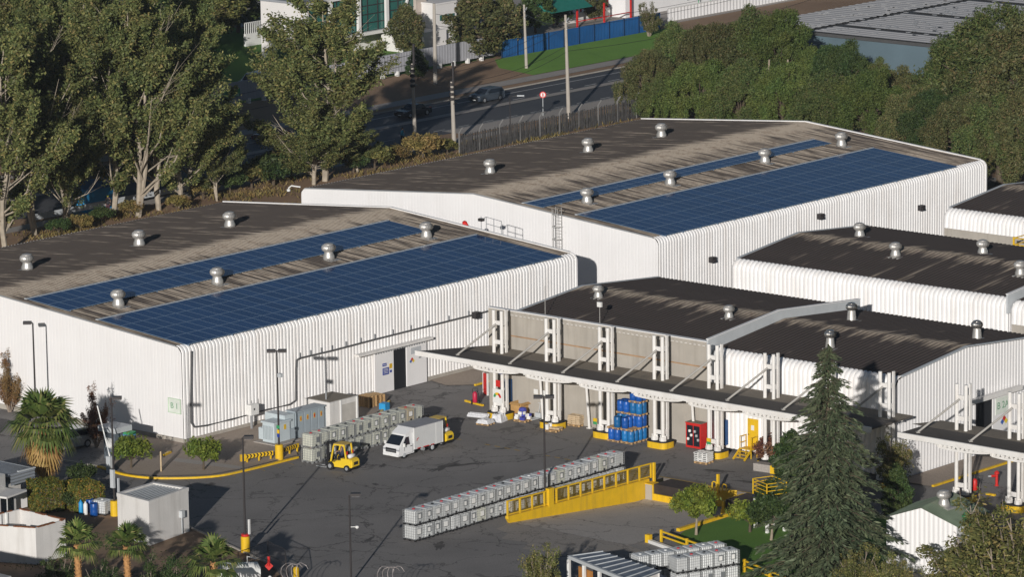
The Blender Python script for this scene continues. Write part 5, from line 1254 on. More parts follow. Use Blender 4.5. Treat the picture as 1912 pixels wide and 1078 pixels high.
def rail(label, pts, posts, h=0.85, n=2):
    t = thing('guard_rail', label, 'guard rail', pts[0]); mb = MB()
    for p in posts: mb.box(p[0]-0.08, p[0]+0.08, p[1]-0.08, p[1]+0.08, 0, h+0.12)
    mb.build('posts', YELLOW, t); mb = MB()
    for i in range(len(pts)-1):
        for k in range(n):
            z = h-k*0.36; mb.bar((pts[i][0], pts[i][1], z), (pts[i+1][0], pts[i+1][1], z), 0.09, 0.12)
    mb.build('rails', YELLOW, t); return t
a, b, c_ = Vector((-1.3, -50.2, 0)), Vector((-2.2, -53.3, 0)), Vector((-3.2, -56.6, 0))
rail('yellow guard rail at the end of the lawn kerb beside the ramp', [a, b, c_], [a, b, c_])
mb = MB(); mb.bar((-1.9, -49.6, 0.12), (-3.4, -54.8, 0.12), 0.3, 0.24); o = mb.build('rail_footing', WHITEP); tag(o, 'white concrete footing strip in front of the lawn guard rail', 'kerb'); mb = MB(); mb.obox((-1.85, -49.45, 0.3), 0.18, 0.2, 0.3); mb.build('yellow_end', YELLOW, o)
a, b, c_ = Vector((-4.3, -60.2, 0)), Vector((-5.5, -63.4, 0)), Vector((-6.8, -67, 0))
rail('yellow guard rail running off the bottom edge past the stacked totes', [a, b, c_], [a, b, c_])
# small raised platform seen by the cedar
pl = thing('viewing_platform', 'raised platform on white legs with a yellow railing beside the cedar', 'platform', (6.2, -53.9, 0))
mb = MB()
px = [(6.35, -52.95), (5.55, -54.65), (7.6, -53.6), (6.8, -55.3)]
for x, y in px: mb.box(x-0.1, x+0.1, y-0.1, y+0.1, 0, 2.35)
mb.build('legs', WHITEP, pl); mb = MB(); mb.prism([(6.15, -52.75), (5.3, -54.8), (6.9, -55.5), (7.8, -53.5)], 2.35, 2.6); mb.build('deck', mat('navy_deck', (0.02, 0.025, 0.045), 0.5), pl)
mb = MB()
cs = [(6.2, -52.85), (5.4, -54.75), (6.9, -55.4), (7.7, -53.5)]
for i in range(4):
    p, q = cs[i], cs[(i+1) % 4]; mb.bar((*p, 2.6), (*p, 3.75), 0.07)
    for z in (2.9, 3.2, 3.5, 3.75): mb.bar((*p, z), (*q, z), 0.05)
mb.build('railing', YELLOW, pl)
mb = MB(); mb.obox((9.5, -51.0, 0.5), 0.12, 0.35, 0.5); mb.obox((9.0, -52.0, 0.5), 0.12, 0.35, 0.5); tag(mb.build('gate_posts', YELLOW), 'pair of yellow plates behind the raised platform', 'guard')

# ------------------------------------------------------------------ lamp posts
def lamp(label, x, y, h, heads, base=True, extra=None, r=0.075):
    t = thing('lamp_post', label, 'lamp post', (x, y, 0), group='lamp posts in the yard')
    mb = MB(); mb.tube([(x, y, 0), (x, y, h-0.05)], [r*1.15, r*0.85], 8); mb.build('pole', DARKM, t)
    for dx, dy in heads:
        cx, cy = x+dx*0.44, y+dy*0.44; an = math.atan2(dy, dx)
        mb = MB(); P = []
        mb.obox((cx, cy, h), 0.34, 0.22, 0.11, an); mb.obox((x+dx*0.06, y+dy*0.06, h), 0.06, 0.05, 0.04, an)
        hd = mb.build('lamp_head', DARKM, t); mb = MB(); mb.obox((cx, cy, h-0.12), 0.28, 0.17, 0.008, an); mb.build('lens', PALEGREY, hd)
    if base: mb = MB(); mb.lathe([(0.33, -0.02), (0.33, 1.15), (0.29, 1.2)], (x, y, 0), 18); mb.build('yellow_base', YELLOW, t, smooth=False)
    return t
rx, ry = RGT.x, RGT.y
l = lamp('lamp post with one head over the barrier, yellow base beside the white booth', -20.2, -12.75, 9.1, [(rx, ry)])
mb = MB(); mb.box(-20.4, -20.2, -12.9, -12.55, 2.2, 3.6); mb.box(-20.3, -20.15, -13.3, -13.2, 1.3, 3.0); mb.build('meter_box', PALEGREY, l)
l = lamp('single headed lamp post with a red and yellow base at the yard bottom', -22.0, -28.1, 8.6, [(rx, ry)])
mb = MB(); mb.lathe([(0.30, 1.22), (0.30, 1.38)], (-22.0, -28.1, 0), 16); mb.build('red_wrap', RED, l); mb = MB(); mb.box(-22.0, -21.85, -28.5, -28.4, 1.4, 2.5); mb.build('white_board', WHITEP, l)
l = lamp('twin headed lamp post with floodlight beside the pale blue transformer', 0.75, -9.85, 8.75, [(rx, ry), (-rx, -ry)])
mb = MB(); mb.box(0.7, 0.95, -10.25, -9.9, 6.65, 6.95); mb.build('floodlight', PALEGREY, l)
mb = MB(); mb.box(0.66, 0.67, -10.0, -9.75, 2.1, 2.4); mb.build('yellow_notice', YELLOW, l); mb = MB(); mb.box(0.66, 0.67, -10.05, -9.7, 2.5, 2.75); mb.build('green_notice', SIGNGREEN, l); mb = MB(); mb.box(0.66, 0.67, -10.0, -9.75, 1.8, 2.08); mb.build('blue_notice', SIGNBLUE, l)
l = lamp('twin headed lamp post rising from the yellow ramp fence', 1.05, -37.1, 8.7, [(rx, ry), (-rx, -ry)], base=False)
mb = MB(); mb.box(0.75, 1.35, -37.75, -37.42, 0.3, 1.75); mb.build('yellow_base', YELLOW, l)
mb = MB(); mb.tube([(1.05, -37.1, 2.2), (1.3, -36.9, 2.9), (1.5, -36.7, 3.1)], 0.05, 6); mb.build('bracket_arm', DARKM, l)
l = lamp('thin dark lamp post with a flat head and a small camera at the bottom edge', -23.7, -40.1, 6.45, [(rx, ry)], base=False, r=0.065)
mb = MB(); mb.tube([(-23.7, -40.1, 4.1), (-23.4, -40.4, 4.1)], 0.03, 6); mb.lathe([(0.05, 0), (0.14, 0.1), (0.1, 0.22)], (-23.35, -40.45, 3.95), 10); mb.build('camera', WHITEP, l)
l = lamp('lamp post behind the fan palm casting its shadow on the white gable', -3.45, 13.43, 8.8, [(-rx, -ry)], base=False)
# ------------------------------------------------------------------ street poles, wires, sign, street lamp
POLEM = mat('weathered_concrete_pole', (0.40, 0.36, 0.31), 0.85, var=0.1, scale=1.0)
def street_pole(label, q, ytop, r0=0.24, r1=0.15, arm=True, lean=0.0):
    p = G(*q); h = HGT(p, ytop); t = thing('utility_pole', label, 'utility pole', (p.x, p.y, 0), group='concrete utility poles')
    mb = MB(); mb.tube([(p.x, p.y, 0), (p.x-rx*lean, p.y-ry*lean, h)], [r0, r1], 10); mb.build('shaft', POLEM, t)
    if arm:
        mb = MB()
        for dz in (0.7, 1.5): mb.bar((p.x-0.9, p.y-0.6, h-dz), (p.x+0.9, p.y+0.6, h-dz), 0.1)
        for k in (-0.85, -0.4, 0.4, 0.85): mb.lathe([(0.05, 0), (0.08, 0.05), (0.08, 0.15), (0.03, 0.2)], (p.x+k, p.y+k*0.67, h-0.65), 8)
        mb.build('crossarm', GREYM, t)
    return p, h, t
P1 = street_pole('tall concrete pole in front of the road, nearest the tree mass', (1062, 221), 27, lean=0.25)
P2 = street_pole('concrete pole on the far side, at the left end of the blue fence', (983, 128), 8, 0.2, 0.13, lean=0.2)
P3 = street_pole('short pole with dark equipment clamps beside the palisade fence', (848, 270), 152, 0.25, 0.18, False, lean=0.15)
P4 = street_pole('pole near the pedestrian with transformer clamps at its top', (775, 264), 118, 0.22, 0.16, False, lean=0.15)
P5 = street_pole('pale pole in front of the white house and its grey wall', (813, 158), 6, 0.26, 0.18, False)
for (p, h, t), n in ((P3, 4), (P4, 5)):
    mb = MB()
    for k in range(n): mb.lathe([(0.16, 0), (0.3, 0.08), (0.3, 0.3), (0.16, 0.38)], (p.x-rx*0.15, p.y-ry*0.15, h-0.5-k*0.55), 8)
    mb.tube([(p.x-.1, p.y-.1, h-0.3), (p.x-.1, p.y-.1, h+2.2)], 0.14, 8); mb.bar((p.x-.5, p.y-.5, h-2.4), (p.x+.6, p.y+.1, h-2.5), 0.14)
    mb.build('equipment_clamps', DARKM, t)
def wire(name, a, b, sag, r=0.022):
    mb = MB(); pts = [Vector(a).lerp(Vector(b), k/14)+Vector((0,0,-sag*4*(k/14)*(1-k/14))) for k in range(15)]
    mb.tube(pts, r, 4, False); o = mb.build('overhead_cable', BLACKM); return tag(o, name, 'cable', 'overhead cables along the street')
tops = {k: Vector((v[0].x-rx*0.2, v[0].y-ry*0.2, v[1])) for k, v in (('a', P1), ('b', P2), ('c', P3), ('d', P4), ('e', P5))}
i = 0
def W_(a, b, da, db, sag):
    global i; i += 1
    wire('thin black overhead cable, %s of those strung between the street poles' % ORD[i-1], a+Vector((0,0,da)), b+Vector((0,0,db)), sag)
for dz, s_ in ((-0.7, 0.5), (-1.5, 0.6), (-3.6, 0.9), (-4.3, 1.0)):
    W_(tops['a'], tops['c'], dz, dz*0.55+1.8, s_)
for dz in (-0.8, -2.2): W_(tops['b'], tops['e'], dz, dz-0.4, 0.6)
for dz in (1.4, 0.4, -0.8): W_(tops['c'], tops['d'], dz, dz, 0.3)
far = tops['d']+Vector((-70, 4, 0))
for dz in (1.0, 0.0, -0.9): W_(tops['d'], far, dz, dz, 1.4)
far2 = tops['a']+Vector((75, 8, 1))
for dz in (-0.7, -1.5, -4.2): W_(tops['a'], far2, dz, dz, 1.5)
W_(tops['b'], tops['a'], -1.0, -1.2, 0.5)
p = G(1014, 216); t = thing('road_sign', 'small round red and white no entry style sign on a thin post by the road', 'road sign', (p.x, p.y, 0))
mb = MB(); mb.tube([(p.x, p.y, 0), (p.x, p.y, 2.5)], 0.04, 6); mb.build('post', PALEGREY, t)
def disc(r, c, nrm, n=20):
    mb = MB(); nrm = Vector(nrm).normalized(); a = nrm.cross(Vector((0,0,1))).normalized(); u = a.cross(nrm); c = Vector(c)
    f = [c+a*(r*math.cos(2*math.pi*k/n))+u*(r*math.sin(2*math.pi*k/n)) for k in range(n)]; g_ = [q-nrm*0.02 for q in f]
    mb.add(f+g_, [tuple(range(n)), tuple(reversed(range(n, 2*n)))]+[(k, n+k, n+(k+1) % n, (k+1) % n) for k in range(n)]); return mb
tc = Vector((-0.7, -0.7, 0)).normalized()
disc(0.38, Vector((p.x, p.y, 2.45))+tc*0.06, tc).build('red_disc', mat('sign_red', (0.6, 0.03, 0.03), 0.5), t); disc(0.27, Vector((p.x, p.y, 2.45))+tc*0.085, tc).build('white_disc', WHITEP, t)
mb = MB(); c0 = Vector((p.x, p.y, 2.45))+tc*0.11; mb.bar(c0+Vector((0,0,-.2)), c0+Vector((0,0,.2)), 0.09); mb.build('red_bar', mat('sign_red', (0.6, 0.03, 0.03), 0.5), t)
p = G(953, 258); t = thing('street_lamp', 'thin dark street lamp with a short arm behind the palisade fence', 'street lamp', (p.x, p.y, 0)); mb = MB(); mb.tube([(p.x, p.y, 0), (p.x, p.y, 4.7), (p.x+rx*1.0, p.y+ry*1.0, 4.8)], 0.06, 6); mb.build('post', DARKM, t); mb = MB(); mb.obox((p.x+rx*1.2, p.y+ry*1.2, 4.8), 0.4, 0.15, 0.06, math.atan2(ry, rx)); mb.build('lamp_head', PALEGREY, t)

# ------------------------------------------------------------------ plant beside the warehouse wall
t = thing('transformer', 'pale blue grey transformer cabinet on a concrete pad beside the twin lamp post', 'transformer', (5.0, -5.6, 0))
mb = MB(); mb.box(3.5, 6.3, -6.9, -4.4, 0.05, 0.16); mb.build('pad', PAVE, t)
mb = MB(); mb.box(4.0, 5.8, -6.25, -4.95, 0.16, 1.7); mb.box(4.0, 4.5, -4.95, -4.5, 0.3, 1.25); mb.build('tank', PALEBLUE, t); mb = MB(); mb.box(3.9, 5.9, -6.35, -4.85, 1.7, 1.83); mb.build('lid', PALEBLUE, t)
mb = MB()
for k in range(7): mb.box(3.86, 3.99, -6.1+k*0.16, -6.04+k*0.16, 0.4, 1.5)
mb.build('cooling_fins', PALEBLUE, t); mb = MB(); mb.box(5.1, 5.35, -6.27, -6.255, 1.1, 1.5); mb.build('warning_sticker', YELLOW, t)
t = thing('switch_cabinet', 'row of grey electrical cabinets with warning stickers behind the aged totes', 'electrical cabinet', (8.5, -6, 0))
BG = BLUEGREY
mb = MB()
for k in range(4): mb.box(6.62+k*0.80, 7.40+k*0.80, -6.3, -5.2, 0.1, 2.2)
mb.build('cabinet_body', BG, t); mb = MB(); mb.box(6.5, 9.9, -6.4, -5.1, 2.2, 2.28); mb.build('cabinet_roof', BG, t)
for k in range(4):
    mb = MB(); mb.box(6.68+k*0.8, 7.34+k*0.8, -6.335, -6.31, 0.2, 2.1); d_ = mb.build('cabinet_door', BG, t); mb = MB(); mb.k = 0; mb.box(6.9+k*0.8, 7.1+k*0.8, -6.345, -6.337, 1.45, 1.85); mb.k = 1; mb.box(6.93+k*0.8, 7.07+k*0.8, -6.352, -6.347, 1.52, 1.76); mb.build('warning_sticker', [YELLOW, RED if k == 2 else mat('sticker_orange', (0.5, 0.15, 0.02), 0.6)], d_)
t2 = thing('switch_cabinet', 'shorter grey cabinet at the right end of the electrical cabinets', 'electrical cabinet', (10.6, -5.7, 0)); mb = MB(); mb.box(10.0, 11.2, -6.1, -5.0, 0.1, 1.85); mb.box(9.95, 11.25, -6.15, -4.95, 1.85, 1.92); mb.build('cabinet_body', BG, t2); mb = MB(); mb.box(10.4, 10.7, -6.11, -6.102, 1.5, 1.6); mb.build('plate', WHITEP, t2)
t3 = thing('switch_cabinet', 'pale metering cabinet on a grey plinth left of the electrical cabinets', 'electrical cabinet', (6.0, -4.4, 0)); mb = MB(); mb.box(5.9, 6.5, -6.2, -4.6, 0.1, 1.0); mb.build('plinth', BG, t3); mb = MB(); mb.box(5.4, 6.5, -6.1, -3.9, 1.0, 2.15); mb.build('upper_box', PALEBLUE, t3); mb = MB(); mb.box(5.385, 5.398, -5.0, -4.7, 1.3, 1.6); mb.build('dial_window', PALEGREY, t3)
t = thing('generator_container', 'cream generator container with a dusty roof behind the electrical cabinets', 'generator', (12, -4.8, 0))
mb = MB(); mb.box(10.2, 13.5, -6.55, -3.7, 0.1, 2.4); mb.build('shell', PLASTER, t); mb = MB(); mb.box(10.35, 13.35, -6.4, -3.85, 2.402, 2.43); mb.build('dusty_roof', DECK2, t); mb = MB(); mb.box(11.55, 13.2, -6.58, -6.555, 0.4, 2.0); mb.build('louvre_panel', mat('beige_louvre', (0.5, 0.47, 0.42), 0.7), t)
mb = MB(); mb.box(11.4, 11.55, -6.62, -6.55, 0.1, 2.42); mb.box(13.35, 13.5, -6.62, -6.55, 0.1, 2.42); mb.build('corner_posts', WHITEP, t)
mb = MB(); mb.tube([(10.9, -5.5, 2.43), (10.9, -5.5, 3.2)], 0.06, 6); mb.build('exhaust', GREYM, t)
mb = MB(); mb.bar((14.2, -6.9, 0.3), (16.4, -7.3, 0.3), 0.25, 0.35); mb.bar((14.4, -6.0, 0.2), (15.9, -6.3, 0.2), 0.15, 0.2); tag(mb.build('timber_beams', WOODP), 'pale timber beams lying past the cream generator container', 'timber')
p = G(717, 770); mb = MB(); mb.obox((p.x+.6, p.y+.5, 0.3), 0.35, 0.3, 0.3, 0.2); tag(mb.build('crate', CYAN), 'small bright blue crate behind the aged totes', 'crate')
t = thing('meter_box', 'white meter box on a short post in front of the corrugated wall', 'meter box', (7.0, -0.9, 0))
mb = MB(); mb.box(6.85, 7.0, -0.98, -0.83, 0, 1.3); mb.build('post', GREYM, t); mb = MB(); mb.box(6.6, 7.5, -1.2, -0.65, 1.25, 2.1); mb.build('box', WHITEP, t); mb = MB(); mb.box(6.9, 7.05, -1.215, -1.205, 1.65, 1.8); mb.build('dark_mark', BLACKM, t); mb = MB()
for k in (-.1, .7): mb.tube([(6.7+k, -0.8, 2.1), (6.7+k, -0.8, 2.5)], 0.02, 5)
mb.build('antenna', GREYM, t)
t = thing('chevron_barrier', 'low yellow and black striped barrier along the planting bed, either side of the lamp base', 'barrier', (1.0, -9.3, 0))
for a, b in (((-2.0, -8.75), (0.35, -9.55)), ((1.15, -9.6), (3.5, -9.35))):
    a = Vector((*a, 0)); b = Vector((*b, 0)); n = 13
    for k in range(n):
        p0, p1 = a.lerp(b, k/n), a.lerp(b, (k+1)/n)
    mb = MB(); mb.bar(a+Vector((0,0,.55)), b+Vector((0,0,.55)), 0.10, 0.34); bm = mb.build('beam', YELLOW, t)
    mb = MB(); d_ = (b-a).normalized(); nn = Vector((d_.y, -d_.x, 0))*0.056
    L_ = (b-a).length
    for k in range(int(L_/0.30)):
        q = a+d_*(0.08+k*0.30)
        for s0, s1, z0, z1 in ((0, .11, .39, .55), (.11, 0, .55, .71)):
            mb.add([q+d_*s0+nn+Vector((0,0,z0)), q+d_*(s0+.13)+nn+Vector((0,0,z0)), q+d_*(s1+.13)+nn+Vector((0,0,z1)), q+d_*s1+nn+Vector((0,0,z1))], [(0,1,2,3)])
    mb.build('black_chevrons', BLACKM, bm)
    mb = MB()
    for f in (0.08, 0.5, 0.92): q = a.lerp(b, f); mb.box(q.x-.05, q.x+.05, q.y-.05, q.y+.05, 0, .45)
    mb.build('legs', YELLOW, t)
mb = MB(); mb.obox((-2.15, -8.68, 0.5), 0.22, 0.1, 0.28, -0.33); mb.build('end_plate', YELLOW, t)

# ------------------------------------------------------------------ booths and tanks at the lower left
t = thing('white_booth', 'white windowless booth with a slatted recessed roof', 'booth', (-22.5, -19.4, 0))
c4 = [Vector(p) for p in ((-25.0, -21.3, 0), (-20.2, -20.6, 0), (-20.5, -17.3, 0), (-24.6, -17.6, 0))]
h = 3.1
mb = MB(); mb.prism([(p.x, p.y) for p in c4], 0, h); mb.build('walls', PLASTER, t)
cen = sum(c4, Vector())/4; inn = [cen+(p-cen)*0.86 for p in c4]; out = [cen+(p-cen)*1.015 for p in c4]
mb = MB()
for k in range(4):
    a, b, c_, d_ = out[k], out[(k+1) % 4], inn[(k+1) % 4], inn[k]
    mb.add([(a.x,a.y,h+.002),(b.x,b.y,h+.002),(c_.x,c_.y,h+.002),(d_.x,d_.y,h+.002),(a.x,a.y,h+.28),(b.x,b.y,h+.28),(c_.x,c_.y,h+.28),(d_.x,d_.y,h+.28)], [(0,1,5,4),(2,3,7,6),(4,5,6,7),(0,3,2,1),(1,2,6,5),(3,0,4,7)])
mb.build('parapet', PLASTER, t)
mb = MB()
for k in range(9):
    f = (k+0.5)/9; a, b = inn[0].lerp(inn[3], f), inn[1].lerp(inn[2], f); mb.bar((a.x, a.y, h+.17), (b.x, b.y, h+.17), 0.13, 0.05)
mb.build('roof_slats', PALEGREY, t); mb = MB(); mb.add([(p.x, p.y, h+.006) for p in inn], [(0,1,2,3)]); mb.build('dark_roof_floor', BLACKM, t)
mb = MB(); mb.obox((-21.2, -20.88, 1.6), 0.18, 0.14, 0.25, 0.14); mb.tube([(-21.2, -20.85, 0.1), (-21.2, -20.85, 1.4)], 0.04, 6); mb.build('meter_box', PALEGREY, t)
t = thing('open_tank', 'open topped white tank with a rusty rim at the left edge', 'tank', (-33, -16, 0)); TK = [(-33.9, -18.9), (-30.7, -18.6), (-30.4, -13.6), (-35.3, -13.9)]
TK = [Vector((*p, 0)) for p in ((-33.9, -18.7), (-30.85, -18.6), (-30.6, -13.6), (-36.2, -13.2))]
cen = sum(TK, Vector())/4; inn = [cen+(p-cen)*0.955 for p in TK]; mb = MB(); h = 2.75
for k in range(4):
    a, b, c_, d_ = TK[k], TK[(k+1) % 4], inn[(k+1) % 4], inn[k]
    mb.add([(a.x,a.y,0),(b.x,b.y,0),(c_.x,c_.y,0.3),(d_.x,d_.y,0.3),(a.x,a.y,h),(b.x,b.y,h),(c_.x,c_.y,h),(d_.x,d_.y,h)], [(0,1,5,4),(2,3,7,6),(4,5,6,7)])
mb.add([(p.x, p.y, 0.4) for p in inn], [(0,1,2,3)]); mb.build('walls', PLASTER, t)
mb = MB()
for k in range(4):
    a, b = cen+(TK[k]-cen)*0.98, cen+(TK[(k+1) % 4]-cen)*0.98; r_ = random.Random(k); n = 14
    for j in range(n):
        if r_.random() < 0.8: mb.bar(a.lerp(b, j/n)+Vector((0,0,h+.03)), a.lerp(b, (j+1)/n)+Vector((0,0,h+.03)), 0.2+r_.uniform(-.05,.06), 0.08)
mb.build('rusty_rims', RUST, t)
mb = MB()
for f in (0.25, 0.36, 0.7): p = inn[2].lerp(inn[3], f); mb.box(p.x-.07, p.x+.07, p.y-.14, p.y, .4, h-.02)
mb.build('inner_ribs', WHITEP, t)
gh = thing('gatehouse', 'white gatehouse with grey corrugated fascia at the left edge', 'building', (-27, -3, 0))
mb = MB(); mb.prism([(-29.5, -6.2), (-22.4, -4.9), (-21.9, 0.2), (-29.5, 0.2)], 0, 2.0); mb.build('walls', PLASTER, gh)
mb = MB(); mb.prism([(-30, -7.3), (-24.6, -5.6), (-24.6, -2), (-30, -2)], 2.0, 3.05); mb.build('parapet_block', PLASTER, gh)
mb = MB(); corr(mb, [(-23.9+0.0, 2.05), (-23.9, 2.9)], -5.3, 0.8, 0.25, 0.03, True); 
mb = MB(); P = []
fa, fb = Vector((-24.0, -5.5, 0)), Vector((-21.3, -5.3, 0))
for k in range(8):
    z = 2.0+k*0.12
    for q in (fa, fb):
        o_ = 0.0 if k % 2 else 0.06
        P.append((q.x, q.y-o_, z))
mb.grid(P, 8, 2); mb.box(-21.36, -21.3, -5.3, 0.3, 2.0, 2.85); mb.build('corrugated_fascia', mat('grey_fascia_sheet', (0.36, 0.38, 0.40), 0.4, 0.4, var=0.1), gh)
mb = MB(); n = 16
for k in range(n): a = -23.95+2.6*k/n; mb.box(a, a+2.6/n*0.9, -5.3, 0.4, 2.78 if k % 2 else 2.74, 2.82)
mb.build('roof_sheets', mat('grey_roof_sheet', (0.26, 0.28, 0.31), 0.45, 0.4, var=0.2), gh); mb = MB(); mb.box(-30, -21.2, 0.4, 0.75, 2.7, 3.05); mb.box(-23.0, -21.25, -5.4, -5.2, 2.84, 2.92); mb.build('roof_gutter', PALEGREY, gh)
mb = MB(); mb.obox((-26.0, -7.6, 2.1), 1.3, 0.6, 0.07, 0.2); mb.build('awning', PLASTER, gh)
mb = MB(); mb.prism([(-28, -7.4), (-24.6, -6.7), (-24.6, -5.6), (-28, -6.2)], 0, 2.0); w_ = mb.build('porch', PLASTER, gh); mb = MB(); mb.add([(-26.6, -7.13, .4), (-25.0, -6.80, .4), (-25.0, -6.80, 1.85), (-26.6, -7.13, 1.85)], [(0,1,2,3)]); mb.build('window', GLASSD, w_).location = (0.02, -0.03, 0)
mb = MB(); mb.bar((-25.8, -7.0, .4), (-25.8, -7.0, 1.85), 0.07); mb.build('window_frame', WHITEP, w_)
mb = MB(); mb.box(-24.4, -22.8, -6.0, -5.8, 0.2, 1.6); mb.build('side_panel', WHITE2, gh)
lb = thing('low_building', 'grey roofed low building cut by the lower left corner', 'building', (-45, -27, 0))
lu = G(14, 1075, 5.95).x
mb = MB(); mb.box(lu-9, lu-.2, -36, -13, 0, 5.7); mb.build('walls', PLASTER, lb)
mb = MB(); mb.box(lu-9.2, lu, -36.2, -12.8, 5.7, 5.95); mb.build('roof_slab', mat('grey_slab_roof', (0.36, 0.35, 0.34), 0.8), lb)
# barrier and kiosk
p = G(206, 884); t = thing('gate_barrier', 'car park barrier with its white arm raised beside the lamp post', 'barrier', (p.x, p.y, 0)); mb = MB(); mb.box(p.x-.22, p.x+.22, p.y-.22, p.y+.22, 0, 1.35); mb.build('housing', PALEGREY, t)
mb = MB(); q = G(183, 735, 5.0); q = Vector((p.x-rx*0.85, p.y-ry*0.85, 5.4)); mb.bar((p.x, p.y, 1.3), q, 0.06, 0.08); a_ = mb.build('arm', WHITEP, t); mb = MB()
for k in (0.1, 0.35): mb.bar(Vector((p.x, p.y, 1.3)).lerp(q, k), Vector((p.x, p.y, 1.3)).lerp(q, k+0.1), 0.07, 0.09)
mb.build('band', PALEGREY, a_)
t = thing('security_kiosk', 'small kiosk with a flat white roof and blue screens behind the barrier', 'kiosk', (-6.8, 0.9, 0))
mb = MB(); mb.box(-7.4, -6.0, 0.2, 1.5, 0, 2.1); mb.build('walls', mat('kiosk_grey', (0.12, 0.14, 0.16), 0.5), t); mb = MB(); mb.obox((-6.8, 0.8, 2.45), 0.9, 1.0, 0.22, 0); mb.build('roof', PALEGREY, t); mb = MB(); mb.box(-7.42, -7.405, 0.5, 1.3, 0.9, 1.7); mb.build('window', WHITEP, t); mb = MB(); mb.box(-6.6, -5.9, -0.6, 0.15, 1.2, 2.0); mb.build('blue_screen', mat('shade_blue', (0.08, 0.22, 0.38), 0.6), t); mb = MB(); mb.box(-6.62, -5.9, -0.62, 0.1, 2.0, 2.2); mb.build('green_band', SIGNGREEN, t)
p = G(301, 883); mb = MB(); mb.lathe([(0.07, 0), (0.065, 1.65), (0.03, 1.7)], (p.x, p.y, 0), 8); tag(mb.build('timber_stake', WOODP), 'pale timber stake standing in the planting bed', 'stake')
p = G(220, 850); mb = MB(); mb.box(p.x-.15, p.x+.15, p.y-.15, p.y+.15, 0, 1.3); o = mb.build('number_post', YELLOW); mb = MB(); mb.box(p.x-.16, p.x-.152, p.y-.14, p.y+.14, 0.9, 1.25); mb.build('number_plate', WHITEP, o); text('2', 0.34, 'lettering', BLACKM, o, (p.x-.165, p.y, 1.08), math.pi/2, -math.pi/2); tag(o, 'yellow post with a number 2 plate beside the shrub', 'post')
mb = MB(); q = G(312, 851); mb.obox((q.x, q.y, 0.16), 0.55, 0.12, 0.08, 0.3); tag(mb.build('parking_stop', YELLOW), 'short yellow parking stop in the planting bed behind the stake', 'parking stop')
# gas tank compound at the bottom
t = thing('gas_tank', 'white gas tank with danger signs inside a dark mesh cage at the bottom edge', 'gas tank', (-25.8, -33.2, 0)); mb = MB(); c = G(468, 1078, 1.0)
mb.tube([(c.x-1.6, c.y+1.7, 1.3), (c.x-1.45, c.y+1.55, 1.3), (c.x+.35, c.y-.35, 1.3), (c.x+.5, c.y-.5, 1.3)], [0.3, 0.75, 0.75, 0.3], 18); mb.build('shell', WHITEP, t, smooth=True)
mb = MB(); mb.tube([(c.x-.2, c.y+.1, 1.9), (c.x-.2, c.y+.1, 2.5), (c.x+.3, c.y-.3, 2.3)], 0.05, 6); mb.build('fill_pipe', WHITEP, t)
s_ = MB(); fx, fy = c.x-0.1, c.y-1.0
d_ = Vector((rx, ry, 0)).normalized(); nn = Vector((-d_.y, d_.x, 0))*-1
def board(root, name, c, w, h, m, off=0.0, rot=False):
    c = Vector(c)-Vector((-d_.y, d_.x, 0))*off; mb = MB(); u = Vector((0,0,1))
    P = [c-d_*w/2-u*h/2, c+d_*w/2-u*h/2, c+d_*w/2+u*h/2, c-d_*w/2+u*h/2] if not rot else [c-u*h/2, c+d_*w/2, c+u*h/2, c-d_*w/2]
    nb = Vector((-d_.y, d_.x, 0))*0.01
    mb.add(P+[q+nb for q in P], [(0,1,2,3), (7,6,5,4), (0,4,5,1), (1,5,6,2), (2,6,7,3), (3,7,4,0)]); return mb.build(name, m, root)
q = G(480, 1070, 1.1)
board(t, 'danger_notice', q, 0.55, 0.85, WHITEP); board(t, 'notice_border', q+Vector((0,0,.28)), 0.42, 0.14, SIGNBLUE, 0.02)
for k in (-.1, .1): board(t, 'notice_symbol', q+d_*k+Vector((0,0,.02)), 0.13, 0.13, SIGNBLUE, 0.02, True)
board(t, 'notice_symbol', q+Vector((0,0,-.14)), 0.15, 0.12, SIGNBLUE, 0.02)
q = G(502, 1058, 1.3); board(t, 'hazard_diamond', q, 0.62, 0.66, RED, 0, True); mb = MB(); mb.tube([(q.x, q.y, 1.3), (q.x, q.y+.0, 2.0)], 0.1, 8); mb.build('red_valve', RED, t)
q = G(502, 1078, 0.8); mb = MB(); mb.lathe([(.15, 0), (.15, .55), (.05, .65)], (q.x+.1, q.y, 0.2), 10); mb.build('dome', WHITEP, t)
t = thing('mesh_cage', 'dark mesh fence enclosure around the white gas tank', 'fence', (-25, -34, 0)); mb = MB(); ca = [G(445, 1050, 1.3), G(500, 1022, 1.6), G(533, 1037, 1.6), G(538, 1090, 1.0)]
ca = [Vector((p.x, p.y, 0)) for p in ca]
for p in ca: mb.bar(p, p+Vector((0,0,2.0)), 0.05)
for a, b in zip(ca, ca[1:]): 
    for z in (0.2, 1.0, 2.0): mb.bar(a+Vector((0,0,z)), b+Vector((0,0,z)), 0.035)
    for k in range(1, 20): q = a.lerp(b, k/20); mb.bar(q, q+Vector((0,0,2.0)), 0.012)
mb.build('frame_and_mesh', DARKM, t)
q = G(553, 1072, 0.4); mb = MB(); mb.lathe([(.22, 0), (.22, .8), (.1, .9)], (q.x, q.y, 0), 12); tag(mb.build('bollard', YELLOW), 'yellow bollard inside the dark mesh enclosure', 'bollard')
